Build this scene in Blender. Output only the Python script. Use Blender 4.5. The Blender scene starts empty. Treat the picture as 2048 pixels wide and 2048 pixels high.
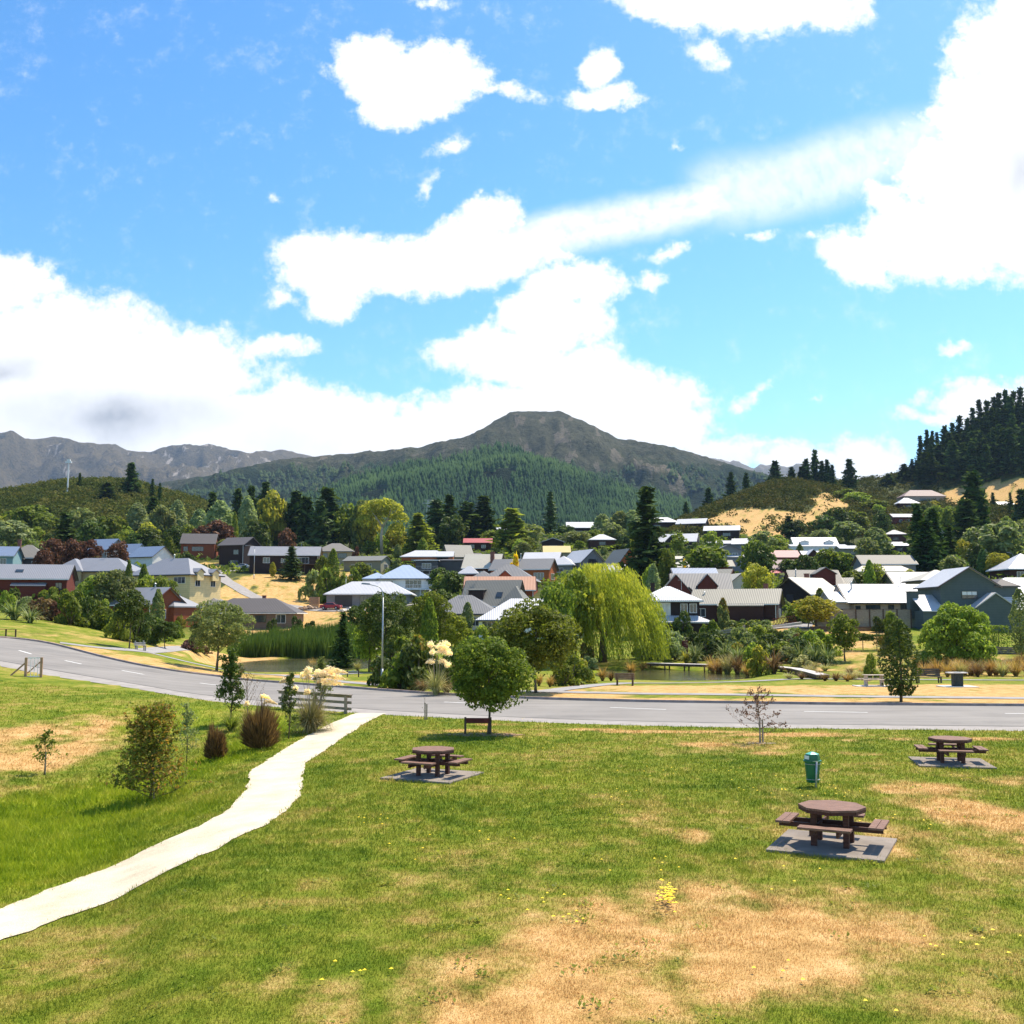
import bpy, math, random
import numpy as np
from mathutils import Vector, Matrix

scene = bpy.context.scene
R = math.radians
# ------------------------------------------------------------------ camera
CAMH, F, HOR = 4.55, 2100.0, 1235.0            # eye height, focal length in photo pixels, horizon row
TH = math.atan((HOR - 1024) / F)
CT, ST = math.cos(TH), math.sin(TH)
cam_data = bpy.data.cameras.new("camera")
cam = bpy.data.objects.new("camera", cam_data)
scene.collection.objects.link(cam)
cam.location = (0, 0, CAMH)
cam.rotation_euler = (R(90) + TH, 0, 0)
cam_data.sensor_width = 36
cam_data.lens = F / 2048 * 36
cam_data.clip_start = 0.1
cam_data.clip_end = 60000
scene.camera = cam

# ------------------------------------------------------------------ exposure, sun, sky
scene.view_settings.view_transform = 'Standard'
scene.view_settings.look = 'None'
scene.view_settings.gamma = 1
scene.view_settings.exposure = 0.95
SUN = Vector((0.36, 0.36, 0.86)).normalized()
SUN_EL = math.asin(SUN.z)
SUN_AZ = math.atan2(SUN.x, SUN.y)
sd = bpy.data.lights.new("sun", 'SUN')
sd.energy = 4.2
sd.angle = R(0.5)
sd.color = (1.0, 0.895, 0.73)
sun = bpy.data.objects.new("sun", sd)
scene.collection.objects.link(sun)
sun.rotation_euler = (-SUN).to_track_quat('-Z', 'Y').to_euler()
sun.location = (0, 0, 200)

class NT:
    """small helper for node trees"""
    def __init__(s, tree):
        s.t = tree
        s.t.nodes.clear()
    def n(s, kind, **kw):
        nd = s.t.nodes.new(kind)
        for k, v in kw.items():
            if k.startswith('_'):
                setattr(nd, k[1:], v)
            else:
                key = int(k[1:]) if k[0] == 'i' and k[1:].isdigit() else k.replace('__', ' ')
                sock = nd.inputs[key]
                if isinstance(v, bpy.types.NodeSocket): s.t.links.new(v, sock)
                else: sock.default_value = v
        return nd
    def math(s, op, a, b=0.0, c=None, clamp=False):
        nd = s.t.nodes.new('ShaderNodeMath'); nd.operation = op; nd.use_clamp = clamp
        for i, v in enumerate((a, b) if c is None else (a, b, c)):
            if isinstance(v, bpy.types.NodeSocket): s.t.links.new(v, nd.inputs[i])
            else: nd.inputs[i].default_value = v
        return nd.outputs[0]
    def vmath(s, op, a, b=None):
        nd = s.t.nodes.new('ShaderNodeVectorMath'); nd.operation = op
        for i, v in enumerate((a, b)):
            if v is None: continue
            if isinstance(v, bpy.types.NodeSocket): s.t.links.new(v, nd.inputs[i])
            else: nd.inputs[i].default_value = v
        return nd.outputs[0]
    def mix(s, f, a, b, blend='MIX'):
        nd = s.t.nodes.new('ShaderNodeMix'); nd.data_type = 'RGBA'; nd.blend_type = blend
        for i, v in ((0, f), (6, a), (7, b)):
            if isinstance(v, bpy.types.NodeSocket): s.t.links.new(v, nd.inputs[i])
            elif i == 0: nd.inputs[0].default_value = v
            else: nd.inputs[i].default_value = (*v[:3], 1)
        return nd.outputs[2]
    def ramp(s, f, stops, interp='LINEAR'):
        nd = s.t.nodes.new('ShaderNodeValToRGB'); cr = nd.color_ramp; cr.interpolation = interp
        while len(cr.elements) < len(stops): cr.elements.new(0.5)
        for e, (p, c) in zip(cr.elements, stops):
            e.position = p; e.color = (*c[:3], 1) if hasattr(c, '__len__') else (c, c, c, 1)
        s.t.links.new(f, nd.inputs[0])
        return nd.outputs[0]
    def sstep(s, v, lo, hi):
        nd = s.t.nodes.new('ShaderNodeMapRange'); nd.interpolation_type = 'SMOOTHSTEP'
        s.t.links.new(v, nd.inputs[0]); nd.inputs[1].default_value = lo; nd.inputs[2].default_value = hi
        return nd.outputs[0]
    def noise(s, vec, scale, detail=3, rough=0.55, dist=0.0):
        nd = s.t.nodes.new('ShaderNodeTexNoise')
        if vec is not None: s.t.links.new(vec, nd.inputs['Vector'])
        nd.inputs['Scale'].default_value = scale; nd.inputs['Detail'].default_value = detail
        nd.inputs['Roughness'].default_value = rough; nd.inputs['Distortion'].default_value = dist
        return nd.outputs['Fac']
    def link(s, a, b): s.t.links.new(a, b)

def raydir(px, py):
    u = (px - 1024) / F; v = (1024 - py) / F
    return u, CT - v * ST, ST + v * CT
def at(px, py, D):
    a, b, c = raydir(px, py)
    return Vector((a * D / b, D, CAMH + c * D / b))
def proj(p):
    x, y, z = p[0], p[1], p[2] - CAMH
    d = y * CT + z * ST
    return 1024 + F * x / d, 1024 - F * (-y * ST + z * CT) / d

world = bpy.data.worlds.new("World")
scene.world = world
world.use_nodes = True
w = NT(world.node_tree)
sky = w.n('ShaderNodeTexSky', _sky_type='NISHITA', _sun_disc=False, _sun_elevation=SUN_EL, _sun_rotation=SUN_AZ,
          _altitude=350.0, _air_density=1.0, _dust_density=0.6, _ozone_density=2.0)
tc = w.n('ShaderNodeTexCoord')
dirv = tc.outputs['Generated']
sep = w.n('ShaderNodeSeparateXYZ', Vector=dirv)
yy = w.math('MAXIMUM', sep.outputs[1], 0.05)
uu = w.math('DIVIDE', sep.outputs[0], yy)
vv = w.math('DIVIDE', sep.outputs[2], yy)
uv = w.n('ShaderNodeCombineXYZ', X=uu, Y=vv, Z=0.0).outputs[0]
# warp the plane of the clouds so that their edges curl
nz = w.n('ShaderNodeTexNoise', Vector=uv, Scale=9.0, Detail=5.0, Roughness=0.62)
off = w.vmath('MULTIPLY', w.vmath('SUBTRACT', nz.outputs['Color'], (0.5, 0.5, 0.5)), (0.075, 0.06, 0.0))
wuv = w.vmath('ADD', uv, off)
# clouds: (px, py, rx, ry, turn, strength) as places in the sky
CL = [(740,130,95,80,0,1.3),(850,160,125,85,-.2,1.3),(930,165,70,50,0,1),(800,215,120,50,0,.9),(1030,188,75,22,.1,.62),(690,120,60,60,0,.8),
 (1195,135,50,36,0,1),(1205,185,95,30,0,.8),
 (1350,5,120,75,0,1.1),(1520,0,200,72,0,1.2),(1660,25,90,60,0,.9),(1410,100,60,45,.3,.48),
 (2060,110,150,150,0,1.4),(2010,230,150,120,0,1.4),(1970,360,190,140,0,1.4),(1900,480,220,90,0,1.3),(1710,510,105,60,.5,.9),(1780,420,100,60,.6,.75),(2060,480,140,110,0,1.3),(1890,240,75,50,0,.8),(1930,120,60,60,0,.8),
 (655,525,120,78,0,1.3),(800,530,170,68,0,1.3),(930,505,150,66,0,1.3),(985,440,80,50,0,1),(670,600,80,55,0,1),(1040,500,130,50,-.1,1),(900,470,75,45,0,.8),(560,580,50,35,0,.6),
 (1150,560,120,50,0,1.1),(1095,630,130,80,0,1.3),(1010,725,150,66,.2,1.2),(1150,745,130,80,0,1.2),(1070,830,290,62,0,1.5),(1310,545,65,24,-.15,.6),(1310,850,150,70,0,1.2),(1230,800,200,90,0,1.2),(910,720,80,50,.2,.7),
 (20,560,110,85,0,1.1),(60,690,270,120,0,1.4),(310,755,240,92,0,1.5),(180,720,260,110,0,1.5),(580,835,250,78,0,1.4),(800,865,200,55,0,1.2),(200,860,560,110,0,1.6),(700,905,480,56,0,1.5),(560,690,85,28,0,.75),(410,690,90,60,0,1),(0,780,300,130,0,1.4),
 (1720,930,100,68,0,1.1),(1990,810,150,60,0,1.2),(2040,780,90,55,0,1.0),(1860,838,90,22,0,.7),(1560,895,190,18,-.02,.5),(1590,925,110,40,0,.9),(1440,905,120,45,0,.9),
 (1515,780,62,26,-.4,.6),(1895,694,46,17,-.4,.55),(900,300,52,26,-.4,.42),(860,375,55,22,-.9,.4),(1360,280,22,16,0,.32),(551,403,20,14,0,.34),(860,8,55,22,0,.42),(1620,800,22,10,0,.3),(1500,462,60,16,-.2,.36),(1350,495,75,20,-.3,.45),(1605,465,20,12,0,.32)]
dens = None
for px, py, rx, ry, rot, s_ in CL:
    a, b, c = raydir(px, py)
    mp = w.n('ShaderNodeMapping', _vector_type='TEXTURE', Vector=wuv)
    mp.inputs['Location'].default_value = (a / b, c / b, 0)
    mp.inputs['Rotation'].default_value = (0, 0, -rot)
    mp.inputs['Scale'].default_value = (rx * 1.25 / F, ry * 1.25 / F, 1)
    g = w.n('ShaderNodeTexGradient', _gradient_type='SPHERICAL', Vector=mp.outputs[0])
    v = w.math('MULTIPLY', g.outputs['Fac'], s_)
    dens = v if dens is None else w.math('SMOOTH_MAX', dens, v, 0.12)
fine = w.noise(uv, 26, 7, 0.66)
med = w.noise(uv, 11, 4, 0.6)
tiny = w.noise(uv, 85, 5, 0.65)
fine = w.math('ADD', fine, w.math('MULTIPLY', w.math('SUBTRACT', tiny, 0.5), 0.55))
near = w.math('MULTIPLY', dens, 5.0, clamp=True)
d1 = w.math('ADD', dens, w.math('MULTIPLY', near, w.math('ADD', w.math('MULTIPLY', w.math('SUBTRACT', fine, 0.5), 1.15), w.math('MULTIPLY', w.math('SUBTRACT', med, 0.5), 0.45))))
alpha = w.sstep(d1, 0.10, 0.56)
# the long thin streak of cloud from the middle to the upper right
def streak(px0, py0, px1, py1, half, s_):
    a, b, c = raydir(px0, py0); a2, b2, c2 = raydir(px1, py1)
    x0, y0, x1, y1 = a / b, c / b, a2 / b2, c2 / b2
    mp = w.n('ShaderNodeMapping', _vector_type='TEXTURE', Vector=w.vmath('ADD', uv, w.vmath('MULTIPLY', off, (0.5, 0.5, 0))))
    mp.inputs['Location'].default_value = ((x0 + x1) / 2, (y0 + y1) / 2, 0)
    ang = math.atan2(y1 - y0, x1 - x0)
    mp.inputs['Rotation'].default_value = (0, 0, ang)
    mp.inputs['Scale'].default_value = (math.hypot(x1 - x0, y1 - y0) / 2, half / F, 1)
    sp = w.n('ShaderNodeSeparateXYZ', Vector=mp.outputs[0])
    ax = w.math('ABSOLUTE', sp.outputs[0]); ay = w.math('ABSOLUTE', sp.outputs[1])
    st = w.n('ShaderNodeMapping', Vector=mp.outputs[0]); st.inputs['Scale'].default_value = (7, 1.7, 1); st.inputs['Rotation'].default_value = (0, 0, 0.25)
    fb = w.noise(st.outputs[0], 1.1, 6, 0.6)
    m = w.math('MULTIPLY', w.math('SUBTRACT', 1.0, w.sstep(ax, 0.75, 1.1)), w.math('SUBTRACT', 1.0, w.sstep(ay, 0.25, 1.15)))
    return w.math('MULTIPLY', w.math('MULTIPLY', m, w.sstep(fb, -0.1, 0.68)), s_)
sa = streak(880, 520, 1500, 385, 58, .95)
sb = streak(1380, 400, 1990, 255, 92, .75)
sw = w.math('MAXIMUM', sa, sb)
alpha = w.math('MAXIMUM', alpha, sw)
front = w.sstep(sep.outputs[1], 0.02, 0.25)
alpha = w.math('MULTIPLY', alpha, front)
# elsewhere in the sky: scattered fair weather clouds
gn = w.noise(dirv, 3.2, 6, 0.6)
alpha = w.math('MAXIMUM', alpha, w.math('MULTIPLY', w.sstep(gn, 0.55, 0.68), w.math('SUBTRACT', 1.0, front)))
# soft grey bases inside the thick banks
def patch(px, py, rx, ry):
    a, b, c = raydir(px, py)
    mp = w.n('ShaderNodeMapping', _vector_type='TEXTURE', Vector=wuv)
    mp.inputs['Location'].default_value = (a / b, c / b, 0); mp.inputs['Scale'].default_value = (rx / F, ry / F, 1)
    return w.n('ShaderNodeTexGradient', _gradient_type='SPHERICAL', Vector=mp.outputs[0]).outputs['Fac']
gz = w.math('MAXIMUM', w.math('MAXIMUM', patch(230, 830, 330, 75), patch(20, 735, 120, 40)), w.math('MULTIPLY', patch(2040, 350, 60, 90), .6))
gz = w.math('MULTIPLY', gz, w.math('ADD', w.math('MULTIPLY', med, 2.2), -0.25))
soft = w.math('MULTIPLY', w.sstep(w.noise(wuv, 5.0, 5, 0.6), .5, .75), w.math('MULTIPLY', w.sstep(dens, .35, .8), .32))
ccol = w.mix(w.math('MAXIMUM', w.math('MULTIPLY', gz, .95, clamp=True), soft), (1.0, 1.0, 1.0), (0.43, 0.44, 0.47))
skyc = w.n('ShaderNodeHueSaturation', Hue=0.493, Saturation=1.2, Value=1.0, Color=w.n('ShaderNodeGamma', Color=sky.outputs[0], Gamma=1.22).outputs[0]).outputs[0]
SKY_STR, CLOUD = 0.085, 0.68
bg1 = w.n('ShaderNodeBackground', Color=skyc, Strength=SKY_STR)
bg2 = w.n('ShaderNodeBackground', Color=ccol, Strength=CLOUD)
mixw = w.n('ShaderNodeMixShader', Fac=alpha)
w.link(bg1.outputs[0], mixw.inputs[1]); w.link(bg2.outputs[0], mixw.inputs[2])
outw = w.n('ShaderNodeOutputWorld'); w.link(mixw.outputs[0], outw.inputs['Surface'])

# ------------------------------------------------------------------ noise in numpy
_rs = np.random.RandomState(7)
_perm = _rs.rand(256, 256)
def vnoise(x, y):
    x = np.asarray(x, float); y = np.asarray(y, float)
    xi = np.floor(x).astype(int); yi = np.floor(y).astype(int)
    fx = x - xi; fy = y - yi
    fx = fx * fx * (3 - 2 * fx); fy = fy * fy * (3 - 2 * fy)
    g = lambda a, b: _perm[a & 255, b & 255]
    return (g(xi, yi) * (1 - fx) + g(xi + 1, yi) * fx) * (1 - fy) + (g(xi, yi + 1) * (1 - fx) + g(xi + 1, yi + 1) * fx) * fy
def fbm(x, y, o=4):
    s = 0; a = 0.5; t = 0
    for i in range(o):
        s = s + a * vnoise(x * 2 ** i + 17.3 * i, y * 2 ** i + 9.1 * i); t += a; a *= 0.55
    return s / t
def ridged(x, y, o=5):
    s = 0; a = 0.5; t = 0
    for i in range(o):
        s = s + a * (1 - np.abs(2 * vnoise(x * 2 ** i + 31.7 * i, y * 2 ** i + 3.3 * i) - 1)); t += a; a *= 0.5
    return s / t

# ------------------------------------------------------------------ terrain
TP = np.array([-600,0,120,250,380,500,763,1024,1300,1420,1560,1680,1800,1930,2048,2700], float)
TD = np.array([8,20,30,43,55,70,90,110,130,160,200,260,340,450,600,750,1000,1500,2500,6000,30000], float)
def zr(row, D): return CAMH + D * (HOR - row) / F
Z = {}
Z[8]  = [0]*16
Z[20] = [-.2,-.6,-.6,-.5,-.1,0,0,0,0,0,0,0,0,0,0,0]
Z[30] = [-.2,-.9,-1.0,-.9,-.6,-.25,0,0,0,0,0,0,0,0,0,0]
Z[43] = [.4,-.3,-.5,-.6,-.8,-.4,0,0,0,0,0,0,0,0,0,0]
Z[55] = [1.5,.6,.4,.2,.05,0,0,0,0,0,0,0,0,0,0,0]
Z[70] = [2.5,1.7,1.3,.85,.4,.1,-.02,-.05,-.15,-.1,-.1,-.1,-.1,-.1,-.1,-.1]
Z[90] = [4,3.1,2.5,1.6,.6,-.3,-.5,-.5,-.85,-.8,-.7,-.6,-.6,-.6,-.6,-.5]
Z[110]= [5,4.3,3.6,2.3,.4,-.9,-.9,-.9,-1.0,-.9,-.9,-.8,-.8,-.8,-.8,-.4]
Z[130]= [6,5.2,4.6,3.0,1.0,-1.0,-.9,-.8,-.5,0,.6,.6,.5,.5,.2,.6]
RW = {160:[1209,1205,1208,1235,1262,1308,1290,1285,1272,1264,1258,1260,1264,1266,1268,1265],
 200:[1190,1185,1188,1200,1215,1238,1240,1240,1240,1232,1225,1226,1228,1232,1235,1235],
 260:[1160,1150,1152,1160,1168,1175,1188,1200,1200,1195,1190,1190,1190,1192,1195,1195],
 340:[1120,1100,1102,1110,1122,1132,1140,1145,1145,1142,1138,1135,1128,1122,1118,1100],
 450:[1085,1060,1056,1062,1080,1100,1105,1105,1075,1068,1064,1060,1058,1050,1045,1040],
 600:[1000,985,962,960,995,1045,1085,1095,1075,1012,955,960,990,978,968,900],
 750:[980,1000,985,985,1015,1060,1090,1100,1090,1040,975,968,945,905,868,800],
 1000:[1040,1040,1040,1040,1050,1075,1095,1105,1100,1080,1020,1000,980,935,895,820],
 1500:[1120]*16, 2500:[1150]*16, 6000:[1195]*16, 30000:[1225]*16}
ZT = np.array([Z[int(d)] if int(d) in Z else [zr(r, d) for r in RW[int(d)]] for d in TD])   # [depth, column]
GP = np.linspace(-600, 2700, 331)
GD = np.exp(np.linspace(math.log(8), math.log(30000), 520))
_t = np.array([np.interp(GP, TP, ZT[i]) for i in range(len(TD))])
ZG = np.array([np.interp(np.log(GD), np.log(TD), _t[:, j]) for j in range(len(GP))])            # [column, depth]
def smooth(a, k, axis):
    ker = np.exp(-np.linspace(-2, 2, 2 * k + 1) ** 2); ker /= ker.sum()
    pad = [(0, 0), (0, 0)]; pad[axis] = (k, k)
    p = np.pad(a, pad, mode='edge')
    return np.apply_along_axis(lambda v: np.convolve(v, ker, 'valid'), axis, p)
ZG = smooth(smooth(ZG, 5, 0), 5, 1)
_PX, _DD = np.meshgrid(GP, GD, indexing='ij')
_XX = (_PX - 1024) / 2090 * _DD
def gauss_fix(pts, sig):
    """bend the terrain so that it passes the wanted heights (x, y, z)"""
    global ZG
    num = np.zeros_like(ZG); den = np.zeros_like(ZG) + 0.12
    for x, y, z in pts:
        r = float(np.clip(z - zf(x, y), -7, 7))
        sg = sig * (0.6 + y / 400)
        wgt = np.exp(-((_XX - x) ** 2 + (_DD - y) ** 2) / (2 * sg * sg))
        num += wgt * r; den += wgt
    ZG = ZG + num / den
def zf(x, y):
    x = np.asarray(x, float); y = np.asarray(y, float)
    yc = np.maximum(y, 8.0)
    p = np.clip((1024 + 2090 * x / yc + 600) / 10.0, 0, 329.999)
    q = np.clip((np.log(yc) - math.log(8)) / (math.log(30000) - math.log(8)) * 519, 0, 518.999)
    i = p.astype(int); j = q.astype(int); a = p - i; b = q - j
    z = (ZG[i, j] * (1 - a) + ZG[i + 1, j] * a) * (1 - b) + (ZG[i, j + 1] * (1 - a) + ZG[i + 1, j + 1] * a) * b
    return z if z.ndim else float(z)
PONDS = [(625, 131, 10.3, 22), (1338, 106, 7.9, 11.5)]       # px of the middle, distance, half width, half length
WATER = -1.2
def carve():
    global ZG
    for px, D, rx, ry in PONDS:
        cx = (px - 1024) / 2090 * D
        r = np.sqrt(((_XX - cx) / rx) ** 2 + ((_DD - D) / ry) ** 2)
        m = np.clip(1.5 - r, 0, 1) ** 1
        target = WATER - 0.9 + 0.9 * r ** 2
        ZG = np.where(r < 1.2, np.minimum(ZG, target), ZG)
    S = smooth(smooth(ZG, 2, 0), 3, 1); ZG = np.where((_DD > 75) & (_DD < 170), S, ZG)
def hit(px, py, dmin=8, dmax=1500):
    """where the line of sight through a photo point meets the ground"""
    a, b, c = raydir(px, py)
    d = np.exp(np.linspace(math.log(dmin), math.log(dmax), 3000))
    z = CAMH + c / b * d; g = zf(a / b * d, d)
    k = np.argmax(z <= g)
    if not (z <= g).any(): k = len(d) - 1
    return Vector((a / b * d[k], d[k], float(g[k])))
def ground(px, D):
    x = (px - 1024) / 2090 * D
    return Vector((x, D, zf(x, D)))

# ------------------------------------------------------------------ objects helpers
COL = scene.collection
def link(o, parent=None):
    COL.objects.link(o)
    if parent: o.parent = parent
    return o
def tag(o, label=None, cat=None, group=None, kind=None):
    if label: o['label'] = label
    if cat: o['category'] = cat
    if group: o['group'] = group
    if kind: o['kind'] = kind
    return o
def empty(name, loc, rz=0.0, label=None, cat=None, group=None):
    o = bpy.data.objects.new(name, None); o.empty_display_size = 0.2
    o.location = loc; o.rotation_euler = (0, 0, rz)
    link(o); return tag(o, label, cat, group)
class MB:
    def __init__(s): s.v = []; s.f = []; s.M = Matrix.Identity(4)
    def add(s, vs, fs):
        b = len(s.v); s.v += [tuple(s.M @ Vector(v)) for v in vs]; s.f += [tuple(b + i for i in f) for f in fs]
    def box(s, x0, x1, y0, y1, z0, z1):
        s.add([(x0,y0,z0),(x1,y0,z0),(x1,y1,z0),(x0,y1,z0),(x0,y0,z1),(x1,y0,z1),(x1,y1,z1),(x0,y1,z1)],
              [(0,3,2,1),(4,5,6,7),(0,1,5,4),(1,2,6,5),(2,3,7,6),(3,0,4,7)])
    def bar(s, p, q, w, h, up=(0, 0, 1)):
        p = Vector(p); q = Vector(q); d = (q - p).normalized(); u = Vector(up)
        r = d.cross(u)
        if r.length < 1e-4: r = d.cross(Vector((1, 0, 0)))
        r.normalize(); u = r.cross(d); vs = []
        for e in (p, q):
            for a, b in ((-1,-1),(1,-1),(1,1),(-1,1)): vs.append(e + r * a * w / 2 + u * b * h / 2)
        s.add(vs, [(0,1,2,3),(7,6,5,4),(0,4,5,1),(1,5,6,2),(2,6,7,3),(3,7,4,0)])
    def tube(s, pts, rad, n=8, cap=True):
        pts = [Vector(p) for p in pts]
        rad = [rad] * len(pts) if not hasattr(rad, '__len__') else rad
        vs = []; k = len(pts)
        for i, p in enumerate(pts):
            d = (pts[min(i + 1, k - 1)] - pts[max(i - 1, 0)]).normalized()
            a = d.cross(Vector((0.13, 0.97, 0.2))).normalized(); b = d.cross(a)
            for j in range(n):
                t = 2 * math.pi * j / n; vs.append(p + (a * math.cos(t) + b * math.sin(t)) * rad[i])
        fs = [(i*n+j, i*n+(j+1)%n, (i+1)*n+(j+1)%n, (i+1)*n+j) for i in range(k-1) for j in range(n)]
        if cap: fs += [tuple(range(n))[::-1], tuple(range((k-1)*n, k*n))]
        s.add(vs, fs)
    def lathe(s, prof, n=20, cx=0, cy=0):
        vs = []; fs = []
        for r, z in prof:
            for j in range(n):
                t = 2*math.pi*j/n; vs.append((cx + r*math.cos(t), cy + r*math.sin(t), z))
        for i in range(len(prof)-1):
            for j in range(n): fs.append((i*n+j, i*n+(j+1)%n, (i+1)*n+(j+1)%n, (i+1)*n+j))
        fs.append(tuple(range(n))[::-1]); fs.append(tuple(range((len(prof)-1)*n, len(prof)*n)))
        s.add(vs, fs)
    def prism(s, poly, z0, z1):
        n = len(poly); vs = [(x, y, z0) for x, y in poly] + [(x, y, z1) for x, y in poly]
        s.add(vs, [tuple(range(n))[::-1], tuple(range(n, 2*n))] + [(i, (i+1)%n, n+(i+1)%n, n+i) for i in range(n)])
    def mesh(s, name, mat, smooth=False):
        me = bpy.data.meshes.new(name); me.from_pydata(s.v, [], s.f); me.update()
        if mat: me.materials.append(mat)
        if smooth: me.polygons.foreach_set('use_smooth', [True] * len(me.polygons))
        return me
    def build(s, name, mat, parent=None, smooth=False, loc=None, bevel=0):
        o = bpy.data.objects.new(name, s.mesh(name, mat, smooth))
        if loc is not None: o.location = loc
        if bevel:
            b = o.modifiers.new('bevel', 'BEVEL'); b.width = bevel; b.segments = 2; b.limit_method = 'ANGLE'
        return link(o, parent)
def np_mesh(name, V, Fq, mat, attrs=None, smooth=False):
    """V (n,3), Fq (m,k) with k 3 or 4"""
    me = bpy.data.meshes.new(name)
    n = len(V); m, k = Fq.shape
    me.vertices.add(n); me.vertices.foreach_set('co', np.ascontiguousarray(V, dtype=np.float32).ravel())
    me.loops.add(m * k); me.loops.foreach_set('vertex_index', np.ascontiguousarray(Fq, dtype=np.int32).ravel())
    me.polygons.add(m); me.polygons.foreach_set('loop_start', np.arange(0, m * k, k, dtype=np.int32))
    me.polygons.foreach_set('loop_total', np.full(m, k, dtype=np.int32))
    if smooth: me.polygons.foreach_set('use_smooth', np.ones(m, dtype=bool))
    me.update(calc_edges=True)
    for a, vals in (attrs or {}).items():
        at_ = me.attributes.new(a, 'FLOAT', 'POINT'); at_.data.foreach_set('value', np.ascontiguousarray(vals, dtype=np.float32))
    if mat: me.materials.append(mat)
    return me
def obj(name, me, parent=None, loc=None):
    o = bpy.data.objects.new(name, me)
    if loc is not None: o.location = loc
    return link(o, parent)

# ------------------------------------------------------------------ materials
def plain(name, col, rough=0.75, spec=0.3, scale=2.0, vary=0.25, bump=0.0, bscale=30.0, metal=0.0, stretch=None):
    m = bpy.data.materials.new(name); m.use_nodes = True
    t = NT(m.node_tree)
    co = t.n('ShaderNodeTexCoord').outputs['Object']
    co = t.vmath('ADD', co, t.n('ShaderNodeCombineXYZ', X=t.math('MULTIPLY', t.n('ShaderNodeObjectInfo').outputs['Random'], 37.0), Y=0.0, Z=0.0).outputs[0])
    if stretch:
        mp = t.n('ShaderNodeMapping', Vector=co); mp.inputs['Scale'].default_value = stretch; co = mp.outputs[0]
    nz = t.noise(co, scale, 5, 0.6)
    c = t.mix(t.sstep(nz, 0.25, 0.75), [x * (1 - vary) for x in col], [min(1, x * (1 + vary)) for x in col])
    p = t.n('ShaderNodeBsdfPrincipled', Base__Color=c, Roughness=rough, Metallic=metal)
    p.inputs['Specular IOR Level'].default_value = spec
    if bump:
        b = t.n('ShaderNodeBump', Strength=bump, Distance=0.02, Height=t.noise(co, bscale, 3))
        t.link(b.outputs[0], p.inputs['Normal'])
    t.link(p.outputs[0], t.n('ShaderNodeOutputMaterial').inputs[0])
    return m
def roofmat(name, col, rough=0.45, ribs=True):
    m = bpy.data.materials.new(name); m.use_nodes = True
    t = NT(m.node_tree)
    co = t.n('ShaderNodeTexCoord').outputs['Object']
    nz = t.noise(co, 0.6, 4, 0.6)
    c = t.mix(nz, [x * 0.85 for x in col], [min(1, x * 1.1) for x in col])
    wv = t.n('ShaderNodeTexWave', _bands_direction='X', Vector=co, Scale=1.1, Distortion=0.0)
    if ribs: c = t.mix(t.math('MULTIPLY', t.sstep(wv.outputs['Fac'], 0.0, 0.25), 1.0), [x * 0.72 for x in col], c)
    p = t.n('ShaderNodeBsdfPrincipled', Base__Color=c, Roughness=rough)
    p.inputs['Specular IOR Level'].default_value = 0.5
    b = t.n('ShaderNodeBump', Strength=0.5, Distance=0.04, Height=wv.outputs['Fac'])
    t.link(b.outputs[0], p.inputs['Normal'])
    t.link(p.outputs[0], t.n('ShaderNodeOutputMaterial').inputs[0])
    return m
def boardmat(name, col, period=0.18):
    m = bpy.data.materials.new(name); m.use_nodes = True
    t = NT(m.node_tree)
    co = t.n('ShaderNodeTexCoord').outputs['Object']
    wv = t.n('ShaderNodeTexWave', _bands_direction='Z', _wave_profile='SAW', Vector=co, Scale=1 / period / 3.14 / 2 * 1.0, Distortion=0.0)
    nz = t.noise(co, 1.3, 5, 0.65)
    c = t.mix(nz, [x * 0.75 for x in col], [min(1, x * 1.25) for x in col])
    c = t.mix(t.math('MULTIPLY', t.sstep(wv.outputs['Fac'], 0.15, 0.0), 0.5), c, [x * 0.4 for x in col])
    p = t.n('ShaderNodeBsdfPrincipled', Base__Color=c, Roughness=0.8)
    p.inputs['Specular IOR Level'].default_value = 0.25
    t.link(p.outputs[0], t.n('ShaderNodeOutputMaterial').inputs[0])
    return m
def leafmat(name, c1, c2, c3, trans=0.5, rough=0.55):
    m = bpy.data.materials.new(name); m.use_nodes = True
    t = NT(m.node_tree)
    a = t.n('ShaderNodeAttribute', _attribute_name='v').outputs['Fac']
    oi = t.n('ShaderNodeObjectInfo').outputs['Random']
    co = t.n('ShaderNodeTexCoord').outputs['Object']
    nz = t.noise(co, 0.9, 2, 0.5)
    f = t.math('ADD', t.math('MULTIPLY', a, 0.6), t.math('MULTIPLY', nz, 0.4))
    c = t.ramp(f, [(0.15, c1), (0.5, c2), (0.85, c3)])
    hs = t.n('ShaderNodeHueSaturation', Color=c, Hue=t.math('ADD', 0.476, t.math('MULTIPLY', oi, 0.024)),
             Value=t.math('ADD', 1.25, t.math('MULTIPLY', oi, 0.5)))
    p = t.n('ShaderNodeBsdfPrincipled', Base__Color=hs.outputs[0], Roughness=rough)
    p.inputs['Specular IOR Level'].default_value = 0.14 if rough < .8 else .03
    tr = t.n('ShaderNodeBsdfTranslucent', Color=t.mix(0.5, hs.outputs[0], t.mix(1.0, hs.outputs[0], (1.5, 1.5, 0.5), 'MULTIPLY')))
    mx = t.n('ShaderNodeMixShader', Fac=trans)
    t.link(p.outputs[0], mx.inputs[1]); t.link(tr.outputs[0], mx.inputs[2])
    t.link(mx.outputs[0], t.n('ShaderNodeOutputMaterial').inputs[0])
    return m
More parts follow.
